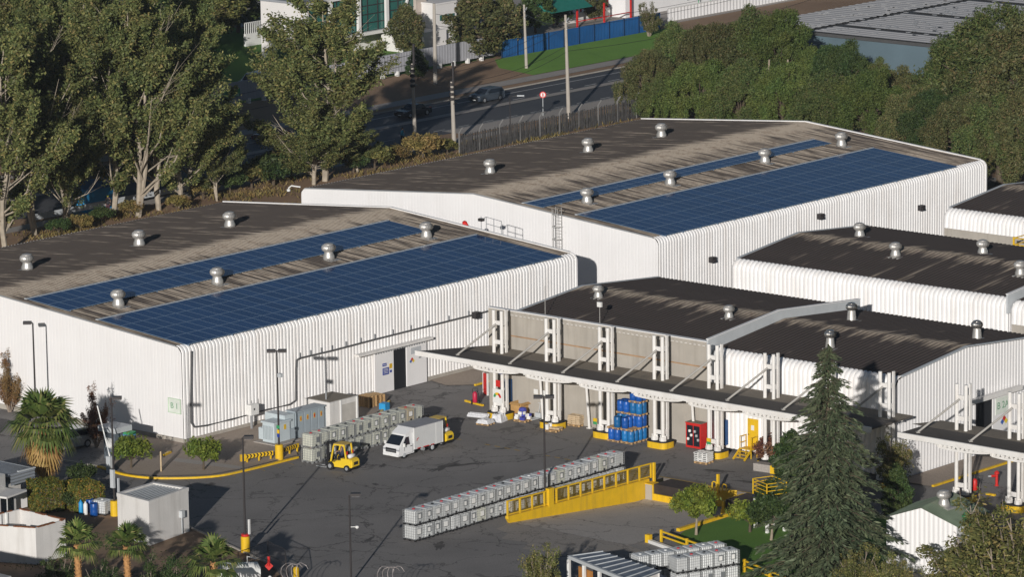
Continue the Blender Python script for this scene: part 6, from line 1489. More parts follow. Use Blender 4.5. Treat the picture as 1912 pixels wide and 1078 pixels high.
def coil(label, q, z, n, R, seed):
    r_ = random.Random(seed); c = G(q[0], q[1], z); mb = MB()
    for k in range(n):
        a = c+d_*(k*0.35-n*0.17); pts = []
        for j in range(19):
            th = 2*math.pi*j/18*0.8+0.6; pts.append(a+d_*(R*math.cos(th)*0.8+0.03*j)+Vector((-d_.y, d_.x, 0))*(0.3*math.sin(th*2+k))+Vector((0,0,R*math.sin(th)+r_.uniform(-.04,.04))))
        mb.tube(pts, 0.022, 4)
    return tag(mb.build('razor_wire_coil', mat('pale_wire', (0.45, 0.40, 0.38), 0.5, 0.3)), label, 'wire', 'razor wire coils on the bottom fence')
coil('loose coils of pale razor wire right of the gas tank', (552, 1072), 2.3, 4, 0.75, 1); coil('loose coils of pale razor wire at the bottom, right of the thin lamp post', (732, 1078), 2.3, 4, 0.75, 2)
# store shed with blue grey roof
t = thing('store_shed', 'open fronted store shed with a blue grey sheet roof at the bottom edge', 'shed', (-16.2, -58, 0)); rc = [G(1062, 1040, 2.7), G(1126, 1031, 2.72), G(1234, 1067, 2.7), G(1178, 1088, 2.65)]
mb = MB(); P = rc+[p-Vector((0,0,.1)) for p in rc]; mb.add(P, [(0,1,2,3),(7,6,5,4),(0,4,5,1),(1,5,6,2),(2,6,7,3),(3,7,4,0)]); mb.build('roof_sheet', mat('blue_grey_roof_sheet', (0.17, 0.20, 0.245), 0.5, 0.3, var=0.3, scale=2.5, dirt=(0.42, 0.43, 0.45), dirt_amt=0.5, dirt_scale=1.5), t)
mb = MB()
for k in range(9): a, b = rc[0].lerp(rc[3], k/8), rc[1].lerp(rc[2], k/8); mb.bar(a+Vector((0,0,.03)), b+Vector((0,0,.03)), 0.07, 0.06)
mb.bar(rc[0]+Vector((0,0,-.02)), rc[3]+Vector((0,0,-.02)), 0.22, 0.24); mb.build('roof_seams', PALEGREY, t)
mb = MB(); 
for k in range(5): a = rc[0].lerp(rc[3], k/4); mb.box(a.x-.1, a.x+.1, a.y-.1, a.y+.1, 0, 2.5)
mb.build('front_posts', WHITEP, t)
mb = MB(); a, b = rc[1].copy(), rc[2].copy(); a.z = b.z = 0; mb.bar(a+Vector((-.2,0,1.3)), b+Vector((-.2,0,1.3)), 0.1, 2.55); mb.bar(rc[2]+Vector((-.1,.1,-1.4)), rc[3]+Vector((.1,.1,-1.4)), 0.1, 2.5); mb.build('rear_wall', PLASTER, t)
mb = MB(); a, b = rc[0].lerp(rc[3], .12), rc[0].lerp(rc[3], .34); mb.bar((a.x+.3, a.y, 1.1), (b.x+.3, b.y, 1.1), 0.08, 2.1); mb.build('orange_door', mat('orange_timber', (0.42, 0.18, 0.04), 0.7), t)
mb = MB(); a, b = rc[0].lerp(rc[3], .36), rc[0].lerp(rc[3], .98); mb.bar((a.x+.25, a.y, 1.5), (b.x+.25, b.y, 1.5), 0.06, 1.6); mb.build('dark_front_panel', GLASSD, t)  # dark panel stands in for the shade inside the open front
# white hut past the cedar
wh = thing('white_hut', 'white ribbed hut with green roof sheets and one roof vent at the lower right', 'hut', (4.3, -69.5, 0))
ha, hb = G(1655, 1062), G(1786, 1080); ha = Vector((ha.x, ha.y, 0)); hb = Vector((hb.x, hb.y, 0)); dv = (hb-ha).normalized(); bk = Vector((-dv.y, dv.x, 0)); bk = bk if bk.x > 0 else -bk
Wd = (hb-ha).length; Dp = 5.0; eh, rh = 3.75, 4.75
pt = lambda s, d, z: ha+dv*s+bk*d+Vector((0,0,z))
mb = MB(); n = int(Wd/0.35); P = []
for k in range(n*4+1):
    f = k/(n*4); s_ = Wd*f; o_ = (0, .04, .04, 0)[k % 4]; z = eh+(rh-eh)*(1-abs(2*f-1))
    P += [pt(s_, -o_, 0), pt(s_, -o_, z)]
mb.grid(P, n*4+1, 2); mb.build('gable_wall', WHITE2, wh)
mb = MB(); mb.add([pt(0,0,0), pt(0,Dp,0), pt(0,Dp,eh), pt(0,0,eh)], [(0,1,2,3)]); mb.add([pt(Wd,0,0), pt(Wd,Dp,0), pt(Wd,Dp,eh), pt(Wd,0,eh)], [(0,1,2,3)]); mb.add([pt(0,Dp,0), pt(Wd,Dp,0), pt(Wd,Dp,eh), pt(Wd/2,Dp,rh), pt(0,Dp,eh)], [(0,1,2,3,4)]); mb.build('side_walls', WHITE2, wh)
GR = mat('faded_green_roof', (0.15, 0.19, 0.13), 0.7, var=0.25, scale=1.0, dirt=(0.25, 0.23, 0.18), dirt_amt=0.6)
for s0, s1, nm in ((0, .5, 'roof_slope'), (1, .5, 'roof_slope')):
    mb = MB(); P = []; n = 40
    for k in range(n+1):
        d0 = -0.15+(Dp+.3)*k/n; o_ = 0.05 if k % 2 else 0.0
        sa = (-0.2 if s0 == 0 else Wd+0.2)
        P += [pt(sa, d0, eh-.05+o_), pt(Wd/2, d0, rh+.03+o_)]
    mb.grid(P, n+1, 2); mb.build(nm, GR, wh)
put_vent(vent0, pt(Wd*0.62, 2.2, 4.45), 'small pale turbine vent on the white hut beside the cedar', 0.95)
p = G(1760, 950, 3.8); mb = MB(); a, b = pt(Wd+.1, 1.0, 3.9), pt(Wd+1.2, 2.2, 2.6)
mb.tube([a+Vector((0,0,.5)), a.lerp(b, .5)+Vector((0,0,.25)), b], [0.25, 0.4, 0.35], 8); tag(mb.build('green_tarp_roll', mat('green_tarp', (0.06, 0.26, 0.11), 0.6, var=0.2)), 'rolled green tarpaulin hanging beside the white hut', 'tarpaulin')
# yellow stair tower far right
t = thing('stair_tower', 'yellow steel stair tower with a blue grey box at the right edge', 'stair tower', (82, -25, 0)); p0 = G(1892, 455, 2.0)
bx, by = 78.5, -29.5
q = HX(1893, 450, 80.0); bx, by = 80.0, q.y
mb = MB()
for dx in (0, 1.8):
    for dy in (0, -2.2): mb.bar((bx+dx, by+dy, 0), (bx+dx, by+dy, 7.6), 0.14)
for z in (6.2, 6.9, 7.5):
    for a, b in (((0,0), (0,-2.2)), ((0,0), (1.8,0)), ((1.8,0), (1.8,-2.2))): mb.bar((bx+a[0], by+a[1], z), (bx+b[0], by+b[1], z), 0.08)
mb.bar((bx, by, 3.2), (bx, by-2.2, 5.8), 0.09); mb.bar((bx, by, 5.8), (bx, by-2.2, 3.2), 0.09)
mb.build('frame', YELLOW, t); mb = MB(); mb.box(bx, bx+1.8, by-2.2, by, 5.9, 6.05); mb.build('landing', YELLOW, t)
mb = MB(); mb.box(bx+.4, bx+2.4, by-3.6, by-.9, 7.65, 9.0); mb.build('blue_box', mat('blue_grey_box', (0.30, 0.40, 0.46), 0.5), t)
# ------------------------------------------------------------------ beyond the street
FENG = mat('grey_boundary_sheet', (0.36, 0.36, 0.38), 0.7, var=0.08, scale=0.6)
fb = thing('boundary_fence', 'long grey sheet fence on white footings in front of the white house garden', 'fence', (130, 118, 0))
mb = MB(); mb.box(70, 174, 117.9, 118.0, 0.45, 2.8)
for x in np.arange(70, 174, 0.5): mb.box(x, x+0.12, 117.86, 117.895, 0.45, 2.8)
mb.build('sheets', FENG, fb); mb = MB()
for x in np.arange(70, 174, 2.6): mb.box(x, x+0.3, 117.7, 118.2, 0, 0.62)
mb.build('footings', WHITEP, fb)
p = HY(433, 173, 117.8); mb = MB(); mb.box(p.x-1.3, p.x+1.3, 117.74, 117.85, p.z-0.5, p.z+0.4); o = tag(mb.build('fence_sign', SIGNGREEN), 'green sign with a pale lower band on the dark boundary fence', 'sign'); mb = MB(); mb.box(p.x-1.1, p.x+1.1, 117.72, 117.735, p.z-0.45, p.z-0.2); mb.build('pale_band', PALEGREEN, o)
FENB = mat('deep_blue_sheet', (0.010, 0.075, 0.22), 0.55, var=0.2, scale=0.3, dirt=(0.02, 0.11, 0.30), dirt_amt=0.6, dirt_scale=0.2)
f2 = thing('blue_fence', 'deep blue ribbed fence along the roadside lawn', 'fence', (190, 117, 0)); mb = MB()
nx = int((206-174.5)/0.3); P = []
for k in range(nx*2+1): x = 174.5+k*0.15; y = 117.2+(0.05 if k % 2 else 0); P += [(x, y, 0), (x, y, 2.2)]
mb.grid(P, nx*2+1, 2); mb.build('ribbed_sheet', FENB, f2); mb = MB()
for x in np.arange(174.5, 206, 3.0): mb.box(x-.05, x+.05, 117.08, 117.18, 0, 2.3)
mb.build('posts', mat('navy_post', (0.008, 0.03, 0.08), 0.6), f2)
f3 = thing('white_fence', 'white ribbed sheet fence running up to the big grey roof', 'fence', (228, 121, 0)); mb = MB(); P = []
for k in range(121): x = 212+k*0.35; y = 120.9+(0.06 if k % 2 else 0); P += [(x, y, 0), (x, y, 1.7)]
mb.grid(P, 121, 2); mb.build('ribbed_sheet', WHITE2, f3); mb = MB(); mb.box(212, 254, 120.8, 120.87, 1.7, 1.8); mb.build('top_rail', WHITEP, f3)
f4 = thing('green_mesh_fence', 'green mesh fence above the white ribbed fence', 'fence', (222, 128, 0)); mb = MB(); mb.box(212, 262, 127.9, 128.0, 0, 2.4); mb.build('mesh', mat('green_blue_net', (0.04, 0.14, 0.15), 0.8, var=0.2), f4); mb = MB()
for x in np.arange(212, 262, 4): mb.box(x-.06, x+.06, 127.8, 127.9, 0, 2.8)
mb.build('posts', SIGNGREEN, f4)
p = G(1168, 33); wb = thing('white_building', 'plain white building at the top edge behind the blue fence', 'building', (p.x+10, p.y+4, 0)); mb = MB(); mb.box(p.x, p.x+20, p.y, p.y+9, 0, 4.5); mb.build('walls', WHITE2, wb); mb = MB(); mb.box(p.x+20.02, p.x+20.1, p.y+1, p.y+3, 0, 3); mb.box(p.x+13, p.x+15, p.y-.05, p.y-.01, .9, 1.6); mb.build('openings', GLASSD, wb)
mb = MB(); mb.tube([(p.x+14, p.y-1.2, 0), (p.x+14, p.y-1.2, 1.6), (p.x+16.5, p.y-1.2, 1.2), (p.x+16.5, p.y-1.2, 0)], 0.06, 6); tag(mb.build('climbing_bar', SIGNGREEN), 'green tube frame in front of the white building at the top', 'frame')
p = G(1078, 52); kp = thing('play_shelter', 'small shelter with green roof and red posts behind the blue fence', 'shelter', (p.x+2, p.y+2, 0)); mb = MB()
for dx in (0, 5.5, 11): 
    for dy in (0, 4): mb.box(p.x+dx-.10, p.x+dx+.10, p.y+dy-.10, p.y+dy+.10, 0, 2.7)
for z in (0.8,): mb.box(p.x, p.x+11, p.y-.06, p.y+.06, z, z+.12)
mb.build('posts', RED, kp); mb = MB(); mb.extr([(p.y-1, 2.7), (p.y+5, 2.7), (p.y+2, 4.3)], 0, p.x-6.5, p.x+2); mb.build('roof', mat('teal_green_roof', (0.02, 0.17, 0.13), 0.6), kp); mb = MB(); mb.box(p.x, p.x+11, p.y+3.5, p.y+4, 0, 1.2); mb.build('low_wall', PLASTER, kp)
# big grey roof, upper right
bh = thing('market_hall', 'huge low hall with a grey ribbed roof and blue grey wall at the upper right', 'hall', (220, 60, 0)); zr = 6.0
RG = roof_mat('pale_grey_hall_roof', False, 500.0, (0.48, 0.465, 0.455), (0.58, 0.565, 0.55), (0.66, 0.65, 0.63), 0.0, 1.0, 1.4)
mb = MB()
for a, b in ((182.5, 187.4), (189.0, 201.2), (203.0, 215.2), (217, 229.2), (231, 243.2), (245, 275)):
    corr(mb, [(30, zr), (74.9, zr)], a, b, 1.4, 0.045, False, ROOFPROF)
corr(mb, [(76.1, zr), (84.5, zr)], 182.5, 275, 1.4, 0.045, False, ROOFPROF)
mb.build('roof_sheets', RG, bh)
mb = MB(); mb.box(182.4, 275, 30, 84.5, zr-.5, zr-.12); mb.build('gutters', mat('dark_gutter', (0.07, 0.07, 0.07), 0.7), bh)
mb = MB()
r_ = random.Random(3)
for k in range(700):
    x, y = 183+r_.random()*70, 42+r_.random()*41; x = 182.5+round((x-182.5)/1.4)*1.4+.95
    mb.box(x-.15, x+.15, y-.3, y+.3, zr+.1, zr+.13)
mb.build('pale_clips', mat('pale_clip', (0.5, 0.5, 0.5), 0.5), bh)['kind'] = 'stuff'
mb = MB(); mb.box(182.6, 274, 30.2, 84.3, 0, zr-.55); mb.build('walls', mat('blue_grey_hall_wall', (0.10, 0.145, 0.17), 0.7, var=0.15, scale=0.2), bh)
# white modern house
hs = thing('modern_house', 'white modern house with a cantilevered box, green glass front and slanted legs', 'house', (168, 143, 0))
c = G(574, 77, 2.8); zt = HGT(c, 10); cx, cy = c.x, c.y
WH = mat('white_house_wall', (0.74, 0.71, 0.68), 0.75, var=0.04, scale=0.5)
mb = MB(); mb.extr([(cy, 2.8), (cy+7.6, 4.6 if False else 2.8), (cy+7.6, 0.0), (cy+7.9, 0.0), (cy+7.9, zt), (cy, zt)], 0, cx, cx+0.35); mb.extr([(cy+3.0, 2.8), (cy+7.6, 2.8), (cy+7.6, 0)], 0, cx+.02, cx+0.33); mb.build('side_wall', WH, hs)
mb = MB(); mb.box(cx, cx+22, cy, cy+8, zt-.02, zt+.28); mb.build('flat_roof', mat('grey_roof_deck', (0.30, 0.31, 0.33), 0.8), hs)
mb = MB(); mb.box(cx-.05, cx+22.2, cy-.3, cy+.05, zt+.02, zt+.30); mb.box(cx-.05, cx+22.2, cy-.6, cy, 2.4, 2.8); mb.build('edge_bands', WH, hs)
GG = mat('green_tinted_glass', (0.035, 0.13, 0.11), 0.15, spec=0.6, var=0.15, scale=0.4)
mb = MB(); mb.box(cx+.4, cx+20, cy+.25, cy+.35, 2.8, zt); g_ = mb.build('glass_front', GG, hs)
mb = MB()
for x in np.arange(cx+1.8, cx+20, 1.9): mb.box(x-.05, x+.05, cy+.15, cy+.24, 2.8, zt)
for z in (3.8, 4.9, 6.0): mb.box(cx+.4, cx+20, cy+.17, cy+.235, z-.05, z+.05)
mb.build('mullions', DARKM, g_)
mb = MB()
for x in (cx+4.2, cx+9.4, cx+14.6): mb.box(x-.25, x+.25, cy-.25, cy+.1, 2.0, zt)
mb.bar((cx+17.2, cy-.1, 2.8), (cx+19, cy-.1, zt), .25); mb.build('white_columns', WH, hs)
mb = MB(); mb.box(cx+20, cx+22, cy-.2, cy+8, 2.8, zt); mb.build('end_wall', mat('beige_end_wall', (0.5, 0.43, 0.37), 0.8), hs)
mb = MB(); mb.bar((cx+.3, cy+1.2, 0), (cx+.3, cy-1.0+1.2, 2.8), .3); mb.bar((cx+.3, cy+1.4, 0), (cx+.3, cy+3.8, 2.8), .3); mb.bar((cx+1.5, cy+.6, 0), (cx+3.2, cy, 2.8), .3); mb.build('slanted_legs', WH, hs)
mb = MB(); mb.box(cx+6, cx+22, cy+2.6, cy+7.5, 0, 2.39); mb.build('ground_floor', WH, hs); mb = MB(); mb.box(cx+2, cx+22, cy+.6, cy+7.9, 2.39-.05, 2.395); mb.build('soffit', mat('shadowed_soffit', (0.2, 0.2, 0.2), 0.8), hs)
mb = MB(); mb.box(cx+14.0, cx+22, cy-3.5, cy+.4, 0, 2.1); mb.build('front_wall', WH, hs)
p = G(820, 84); h2 = thing('white_annex', 'white annex with one green window right of the modern house', 'house', (p.x+2, p.y+3, 0)); mb = MB(); mb.box(p.x-.5, p.x+3.4, p.y, p.y+6, 0, 5.2); mb.build('walls', WH, h2); mb = MB(); mb.box(p.x+.2, p.x+3.0, p.y-.06, p.y-.01, 3.1, 3.8); mb.build('window', GG, h2); mb = MB(); mb.box(p.x-.6, p.x+3.5, p.y-.1, p.y+6.1, 5.2, 5.4); mb.build('roof', WH, h2)
p = G(470, 100); mb = MB()
for x in np.arange(0, 4, .35): mb.box(p.x+4+x, p.x+4.08+x, p.y+5, p.y+5.08, 1.6, 3.0)
mb.box(p.x+4, p.x+8, p.y+5, p.y+5.08, 2.95, 3.05); mb.box(p.x+4, p.x+8, p.y+4.9, p.y+5.2, 0, 1.6); tag(mb.build('white_balustrade', WHITEP), 'white balustrade at the left side of the modern house', 'balustrade')
# low houses glimpsed through the trees at the upper left
for q, l, w, h, m in (((60, 95), 'pale house glimpsed through the trees at the far upper left', 9, 3.2, PLASTER), ((235, 70), 'pale house glimpsed between the trees left of the hedge', 10, 3.0, PLASTER), ((120, 190), 'low terracotta shed glimpsed behind the tall trees', 7, 2.2, mat('terracotta_paint', (0.30, 0.12, 0.08), 0.8))):
    p = G(*q); hh_ = thing('low_house', l, 'house', (p.x+w/2, p.y+3, 0)); mb = MB(); mb.box(p.x, p.x+w, p.y, p.y+6, 0, h); mb.build('walls', m, hh_); mb = MB(); mb.extr([(p.y-.4, h), (p.y+6.4, h), (p.y+3, h+1.3)], 0, p.x-.3, p.x+w+.3); mb.build('roof', mat('grey_tile_roof', (0.22, 0.20, 0.19), 0.85), hh_); mb = MB(); mb.box(p.x+1.5, p.x+2.8, p.y-.04, p.y-.01, 1, 2); mb.box(p.x+5, p.x+6.3, p.y-.04, p.y-.01, 1, 2); mb.build('windows', GLASSD, hh_)
# palisade fence behind the rear warehouse
pf = thing('palisade_fence', 'dark grey palisade fence with bent post tops behind the rear warehouse', 'fence', (133, 74, 0)); PG = mat('dark_palisade_grey', (0.085, 0.082, 0.08), 0.6, 0.3, var=0.35, scale=2)
mb = MB(); r_ = random.Random(11)
for x in np.arange(117.5, 158, 0.21): mb.bar((x, 74+r_.uniform(-.05,.05), 0), (x+r_.uniform(-.08,.08), 74+r_.uniform(-.05,.05), 2.2+r_.uniform(-.15,.1)), 0.11, 0.04)
mb.build('pales', PG, pf); mb = MB()
for z in (.4, 1.8): mb.bar((117.5, 74.06, z), (158, 74.06, z), .06)
mb.build('rails', PG, pf); mb = MB()
for x in np.arange(117.5, 158, 3.4): mb.tube([(x, 74.0, 0), (x, 74.0, 2.4), (x+.35, 73.8, 2.95)], .09, 6)
mb.build('posts', mat('pale_post', (0.17, 0.165, 0.16), 0.7), pf)
mb = MB(); mb.box(60, 90, 80.4, 80.5, .5, 1.1); tag(mb.build('road_barrier', PALEGREY), 'low pale barrier rail along the road behind the tall trees', 'barrier')
# blue market stall among the tall trees
p = G(197, 396); bs = thing('blue_stall', 'bright blue tarpaulin stall between the trunks of the tall trees', 'stall', (p.x, p.y, 0)); mb = MB(); mb.box(p.x-1.5, p.x+2.6, p.y+1.2, p.y+3.4, 0, 2.3); mb.build('side_sheets', CYAN, bs); mb = MB(); mb.extr([(p.y+.9, 2.3), (p.y+3.8, 2.3), (p.y+2.4, 3.1)], 0, p.x-1.8, p.x+2.9); mb.build('roof_sheet', mat('blue_tarp', (0.03, 0.20, 0.48), 0.6), bs)

# ------------------------------------------------------------------ people
def person(label, loc, rz, top, trousers, stride=0.2, cap=None):
    me = bpy.data.meshes.new('person'); h = 1.0
    V = [(0,0,.95), (0,.02,1.2), (0,.02,1.42), (0,0,1.53), (.03,0,1.66)]
    E = [(0,1),(1,2),(2,3),(3,4)]; R_ = [.15,.15,.16,.06,.105]
    def chain(root, pts, rs):
        prev = root
        for p, r in zip(pts, rs): V.append(p); R_.append(r); E.append((prev, len(V)-1)); prev = len(V)-1
    chain(0, [(0,-.1,.88), (stride*.6,-.1,.48), (stride*.8,-.1,.08), (stride*.8+.14,-.1,.04)], [.10,.065,.05,.04])
    chain(0, [(0,.1,.88), (-stride*.3,.1,.50), (-stride*1.4,.1,.12), (-stride*1.4+.12,.1,.05)], [.10,.065,.05,.04])
    chain(2, [(0,-.19,1.40), (-.06,-.24,1.12), (.08,-.23,.88), (.12,-.22,.80)], [.07,.05,.04,.035])
    chain(2, [(0,.23,1.40), (.08,.27,1.12), (.2,.25,.92), (.25,.24,.85)], [.07,.05,.04,.035])
    me.from_pydata(V, E, []); o = bpy.data.objects.new('person', me); COL.objects.link(o)
    md = o.modifiers.new('s', 'SKIN'); 
    for i, r in enumerate(R_): me.skin_vertices[0].data[i].radius = (r, r)
    me.skin_vertices[0].data[0].use_root = True
    o.modifiers.new('sub', 'SUBSURF').levels = 1
    dg = bpy.context.evaluated_depsgraph_get(); m2 = bpy.data.meshes.new_from_object(o.evaluated_get(dg)); bpy.data.objects.remove(o)
    m2.name = 'person'; m2.materials.clear(); SK = mat('skin', (0.40, 0.24, 0.16), 0.6)
    for m in (SK, trousers, BLACK): m2.materials.append(m)
    for pl in m2.polygons:
        z = pl.center.z; pl.material_index = 2 if z < .1 else (1 if z < .98 and abs(pl.center.y) < .2 else 0)
    o = bpy.data.objects.new('person', m2); COL.objects.link(o); o.location = loc; o.rotation_euler = (0,0,rz); tag(o, label, 'person')
    mb = MB()
    mb.lathe([(.17,.86),(.19,1.0),(.18,1.2),(.205,1.38),(.12,1.48),(.075,1.52)], (0,.02,0), 12)
    for s in (-1, 1):
        a = [(0,.02+s*.17,1.41), (-.06*-s if s > 0 else -.06, s*.25, 1.12), (.08 if s < 0 else .2, s*.24, .92)]
        mb.tube(a, [.09,.072,.055], 8)
    mb.build('jacket', top, o, smooth=True)
    mb = MB(); mb.lathe([(.118,1.66),(.122,1.72),(.09,1.79),(.02,1.815)], (.02,0,0), 12); mb.build('hat' if cap else 'hair', cap or mat('dark_hair', (0.02, 0.015, 0.012), 0.7), o, smooth=True)
    return o
p = G(752, 268); person('person in a turquoise jacket and dark trousers walking on the near footpath', (p.x, p.y, 0.02), math.pi, CYAN if False else mat('turquoise_cloth', (0.02, 0.32, 0.48), 0.8), mat('dark_cloth', (0.03, 0.03, 0.035), 0.85), .22)
p = G(202, 397); person('person with a lime yellow cap in dark clothes beside the blue stall', (p.x, p.y, 0), math.pi*1.2, mat('dark_cloth', (0.03, 0.03, 0.035), 0.85), mat('dark_red_cloth', (0.08, 0.02, 0.03), 0.85), .05, mat('lime_cloth', (0.55, 0.6, 0.05), 0.7))
for (x, y), a, top, l in (((1.3, -16.2), 97, mat('navy_cloth', (0.03, 0.04, 0.07), 0.8), 'person in navy clothes seated driving the forklift left of the white truck'), ((12.55, -16.05), 95, RED, 'person in a red top seated driving the forklift behind the truck')):
    o = person(l, (x, y, 0.28), math.radians(a), top, mat('dark_cloth', (0.03, 0.03, 0.035), 0.85), .15); 
    for ob in [o]+list(o.children):
        me = ob.data
        for v in me.vertices:
            if v.co.z < .9 and abs(v.co.y) < .2:              # sit: thighs forward, shins down
                d = .9-v.co.z; v.co.x = (v.co.x*.3)+min(d, .42); v.co.z = .72-max(0, d-.42) if d > .42 else .72+.06*(1-d/.42)
            elif v.co.z < 1.12 and abs(v.co.y) >= .2: v.co.x += .25; v.co.z += .12

# ------------------------------------------------------------------ vegetation
def np_mesh(name, V, m, extra=None):
    n = len(V)//4; me = bpy.data.meshes.new(name); me.vertices.add(len(V)); me.vertices.foreach_set('co', V.astype(np.float32).ravel())
    me.loops.add(len(V)); me.loops.foreach_set('vertex_index', np.arange(len(V), dtype=np.int32)); me.polygons.add(n)
    me.polygons.foreach_set('loop_start', np.arange(0, len(V), 4, dtype=np.int32)); me.polygons.foreach_set('loop_total', np.full(n, 4, dtype=np.int32))
    me.materials.append(m); me.update(calc_edges=True); return me
def unit(a): return a/np.maximum(np.linalg.norm(a, axis=-1, keepdims=True), 1e-9)
def leaves(rng, P, out, L, W_, ax=None, axmix=0.0, nb=0.6):
    n = len(P); nrm = unit(nb*out + rng.normal(size=(n,3))*0.7)
    a = unit(np.cross(nrm, rng.normal(size=(n,3))))
    if ax is not None: a = unit(a*(1-axmix)+ax*axmix)
    b = unit(np.cross(nrm, a)); s = rng.uniform(.65, 1.25, (n,1)); l = L*s; w = W_*s
    V = np.empty((n,4,3)); V[:,0] = P-a*l; V[:,1] = P+b*w-a*l*.1; V[:,2] = P+a*l; V[:,3] = P-b*w-a*l*.1
    return V.reshape(-1, 3)
def clump(rng, c, r, n, hollow=0.45):
    d = unit(rng.normal(size=(n,3))); rad = rng.uniform(hollow**3, 1, (n,1))**(1/3)
    rad = rad*(1+0.25*rng.normal(size=(n,1))*0.5)
    return np.array(c)+d*rad*np.array(r), d
class Kind: pass
def make_tree(kind, seed):
    rng = np.random.default_rng(seed); r = random.Random(seed); mb = MB(); Ps, Ds = [], []
    ax = None; mix = 0.0
    if kind == 'poplar':
        H = 20.0; n_st = r.choice((2, 2, 3)); L, W2 = .175, .08; bark = PALEBARK; lm = L_POP
        for s in range(n_st):
            a = r.uniform(0, 6.28); lean = r.uniform(.6, 2.6) if s else .5
            hs_ = H*(r.uniform(.82, 1.0) if s else 1.0); pts = []
            for k in range(9):
                f = k/8; pts.append(Vector((math.cos(a)*lean*f*1.5+.25*math.sin(k+seed), math.sin(a)*lean*f*1.5+.25*math.cos(k*1.3+seed), hs_*f*.95)))
            mb.tube(pts, [.21*(1-f/8.6) + .025 for f in range(9)], 7)
            for k in range(25):
                f = .10+.88*(k/24)**.9; i0 = min(7, int(f*8)); b = pts[i0].lerp(pts[i0+1], f*8-i0)
                an = k*2.4+r.uniform(-.6,.6); ln = (3.9*(1-f)**.6+1.1)*r.uniform(.4, 1.35); up = ln*r.uniform(.5, 1.7)
                e = b+Vector((math.cos(an)*ln*.9, math.sin(an)*ln*.9, up)); mid = b.lerp(e, .5)+Vector((math.cos(an)*.12*ln, math.sin(an)*.12*ln, -.12*ln))
                mb.tube([b, mid, e], [.085*(1.25-f), .055*(1.2-f)+.008, .016], 5)
                bare = r.random() < (.25 if f < .5 else .13)
                tips = [(mid, e)]
                for t_ in range(5):
                    q0 = b.lerp(mid, r.uniform(.5, 1)) if t_ % 2 else mid.lerp(e, r.uniform(.1, .7)); a2 = an+r.uniform(-1.3, 1.3); l2 = ln*r.uniform(.25, .6)
                    q1 = q0+Vector((math.cos(a2)*l2, math.sin(a2)*l2, l2*r.uniform(.3, 1.5))); mb.tube([q0, q1], [.02, .006], 3); tips.append((q0, q1))
                if bare: continue
                for q0, q1 in tips:
                    n_ = int(118*(q1-q0).length*r.uniform(.25, 1.5))+7
                    t = rng.uniform(.15, 1.12, (n_,1)); p = np.array(q0)*(1-t)+np.array(q1)*t; d_ = rng.normal(size=(n_,3)); p = p+d_*np.array([.24,.24,.28])*(.55+.6*(1-np.abs(t-.6)))
                    Ps.append(p); Ds.append(unit(d_))
    elif kind == 'pepper':
        H = 12.0; L, W2 = .165, .052; bark = BARKD; lm = None; ax = np.array([0,0,-1.0]); mix = .45
        mb.tube([(0,0,0), (.2,.1,1.8), (.1,-.1,3.4)], [.42,.34,.28], 8)
        n = 40
        for k in range(n):
            an = k*2.4; f = ((k+.5)/n); rad = 4.6*math.sqrt(f)*r.uniform(.8,1.1); z = H*(.80-.42*f**1.2)+r.uniform(-1.0,1.1)
            e = Vector((math.cos(an)*rad, math.sin(an)*rad, z)); b = Vector((.1,-.1,r.uniform(2.2,3.4))); mid = b.lerp(e, .55)+Vector((0,0,.5)); mb.tube([b, mid, e], [.14,.08,.03], 5)
            rr = r.uniform(.65, 1.35); p, d = clump(rng, e+Vector((0,0,r.uniform(-.6,.9))), (rr, rr, rr*1.0), int(640*rr*r.uniform(.8,1.2)), .35); Ps.append(p); Ds.append(d)
            for t_ in range(3):                                    # hanging sprays
                q = e+Vector((r.uniform(-1,1)*rr, r.uniform(-1,1)*rr, -r.uniform(.6,1.7))); p, d = clump(rng, q, (.32, .32, r.uniform(.9,1.6)), 160); Ps.append(p); Ds.append(d)
        for k in range(16):
            an = k*.77; rad = r.uniform(3.2, 4.8); p, d = clump(rng, (math.cos(an)*rad, math.sin(an)*rad, r.uniform(1.6,4.2)), (.75,.75,1.7), 420); Ps.append(p); Ds.append(d)
    elif kind == 'garden':
        H = 9.0; L, W2 = .20, .10; bark = BARKD; lm = L_DARK
        mb.tube([(0,0,0), (.1,.1,2.2), (0,0,6)], [.22,.17,.05], 7)
        for k in range(34):
            f = (k+.5)/34; an = k*2.4; z = 1.6+7.0*f; rad = 2.5*math.sin(math.pi*min(1, .25+.72*f))*r.uniform(.5,1.05)
            e = Vector((math.cos(an)*rad, math.sin(an)*rad, z)); mb.tube([(0,0,z*.72), e], [.05,.015], 4); rr = r.uniform(.6,1.05); p, d = clump(rng, e, (rr,rr,rr), int(260*r.uniform(.7,1.2))); Ps.append(p); Ds.append(d)
    elif kind == 'small':
        H = 3.4; L, W2 = .13, .055; bark = BARK; lm = L_SHRUB
        mb.tube([(0,0,0), (.05,.03,.7), (0,.05,1.3)], [.10,.075,.06], 7)
        for k in range(26):
            an = k*2.4; f = (k+.5)/26; rad = 1.35*math.sqrt(f)*r.uniform(.7,1.05); z = 2.75-1.0*f**1.5+r.uniform(-.3,.25)
            e = Vector((math.cos(an)*rad, math.sin(an)*rad, z)); mb.tube([(0,.05,1.2), e], [.04,.01], 4); rr = r.uniform(.32,.55); p, d = clump(rng, e, (rr,rr,rr*1.1), int(200*r.uniform(.7,1.2))); Ps.append(p); Ds.append(d)
        ax = np.array([0,0,-1.0]); mix = .3
    elif kind == 'open':                                           # loose upright shrub or sapling
        H = 5.0; L, W2 = .085, .034; bark = TWIG; lm = L_OLIVE
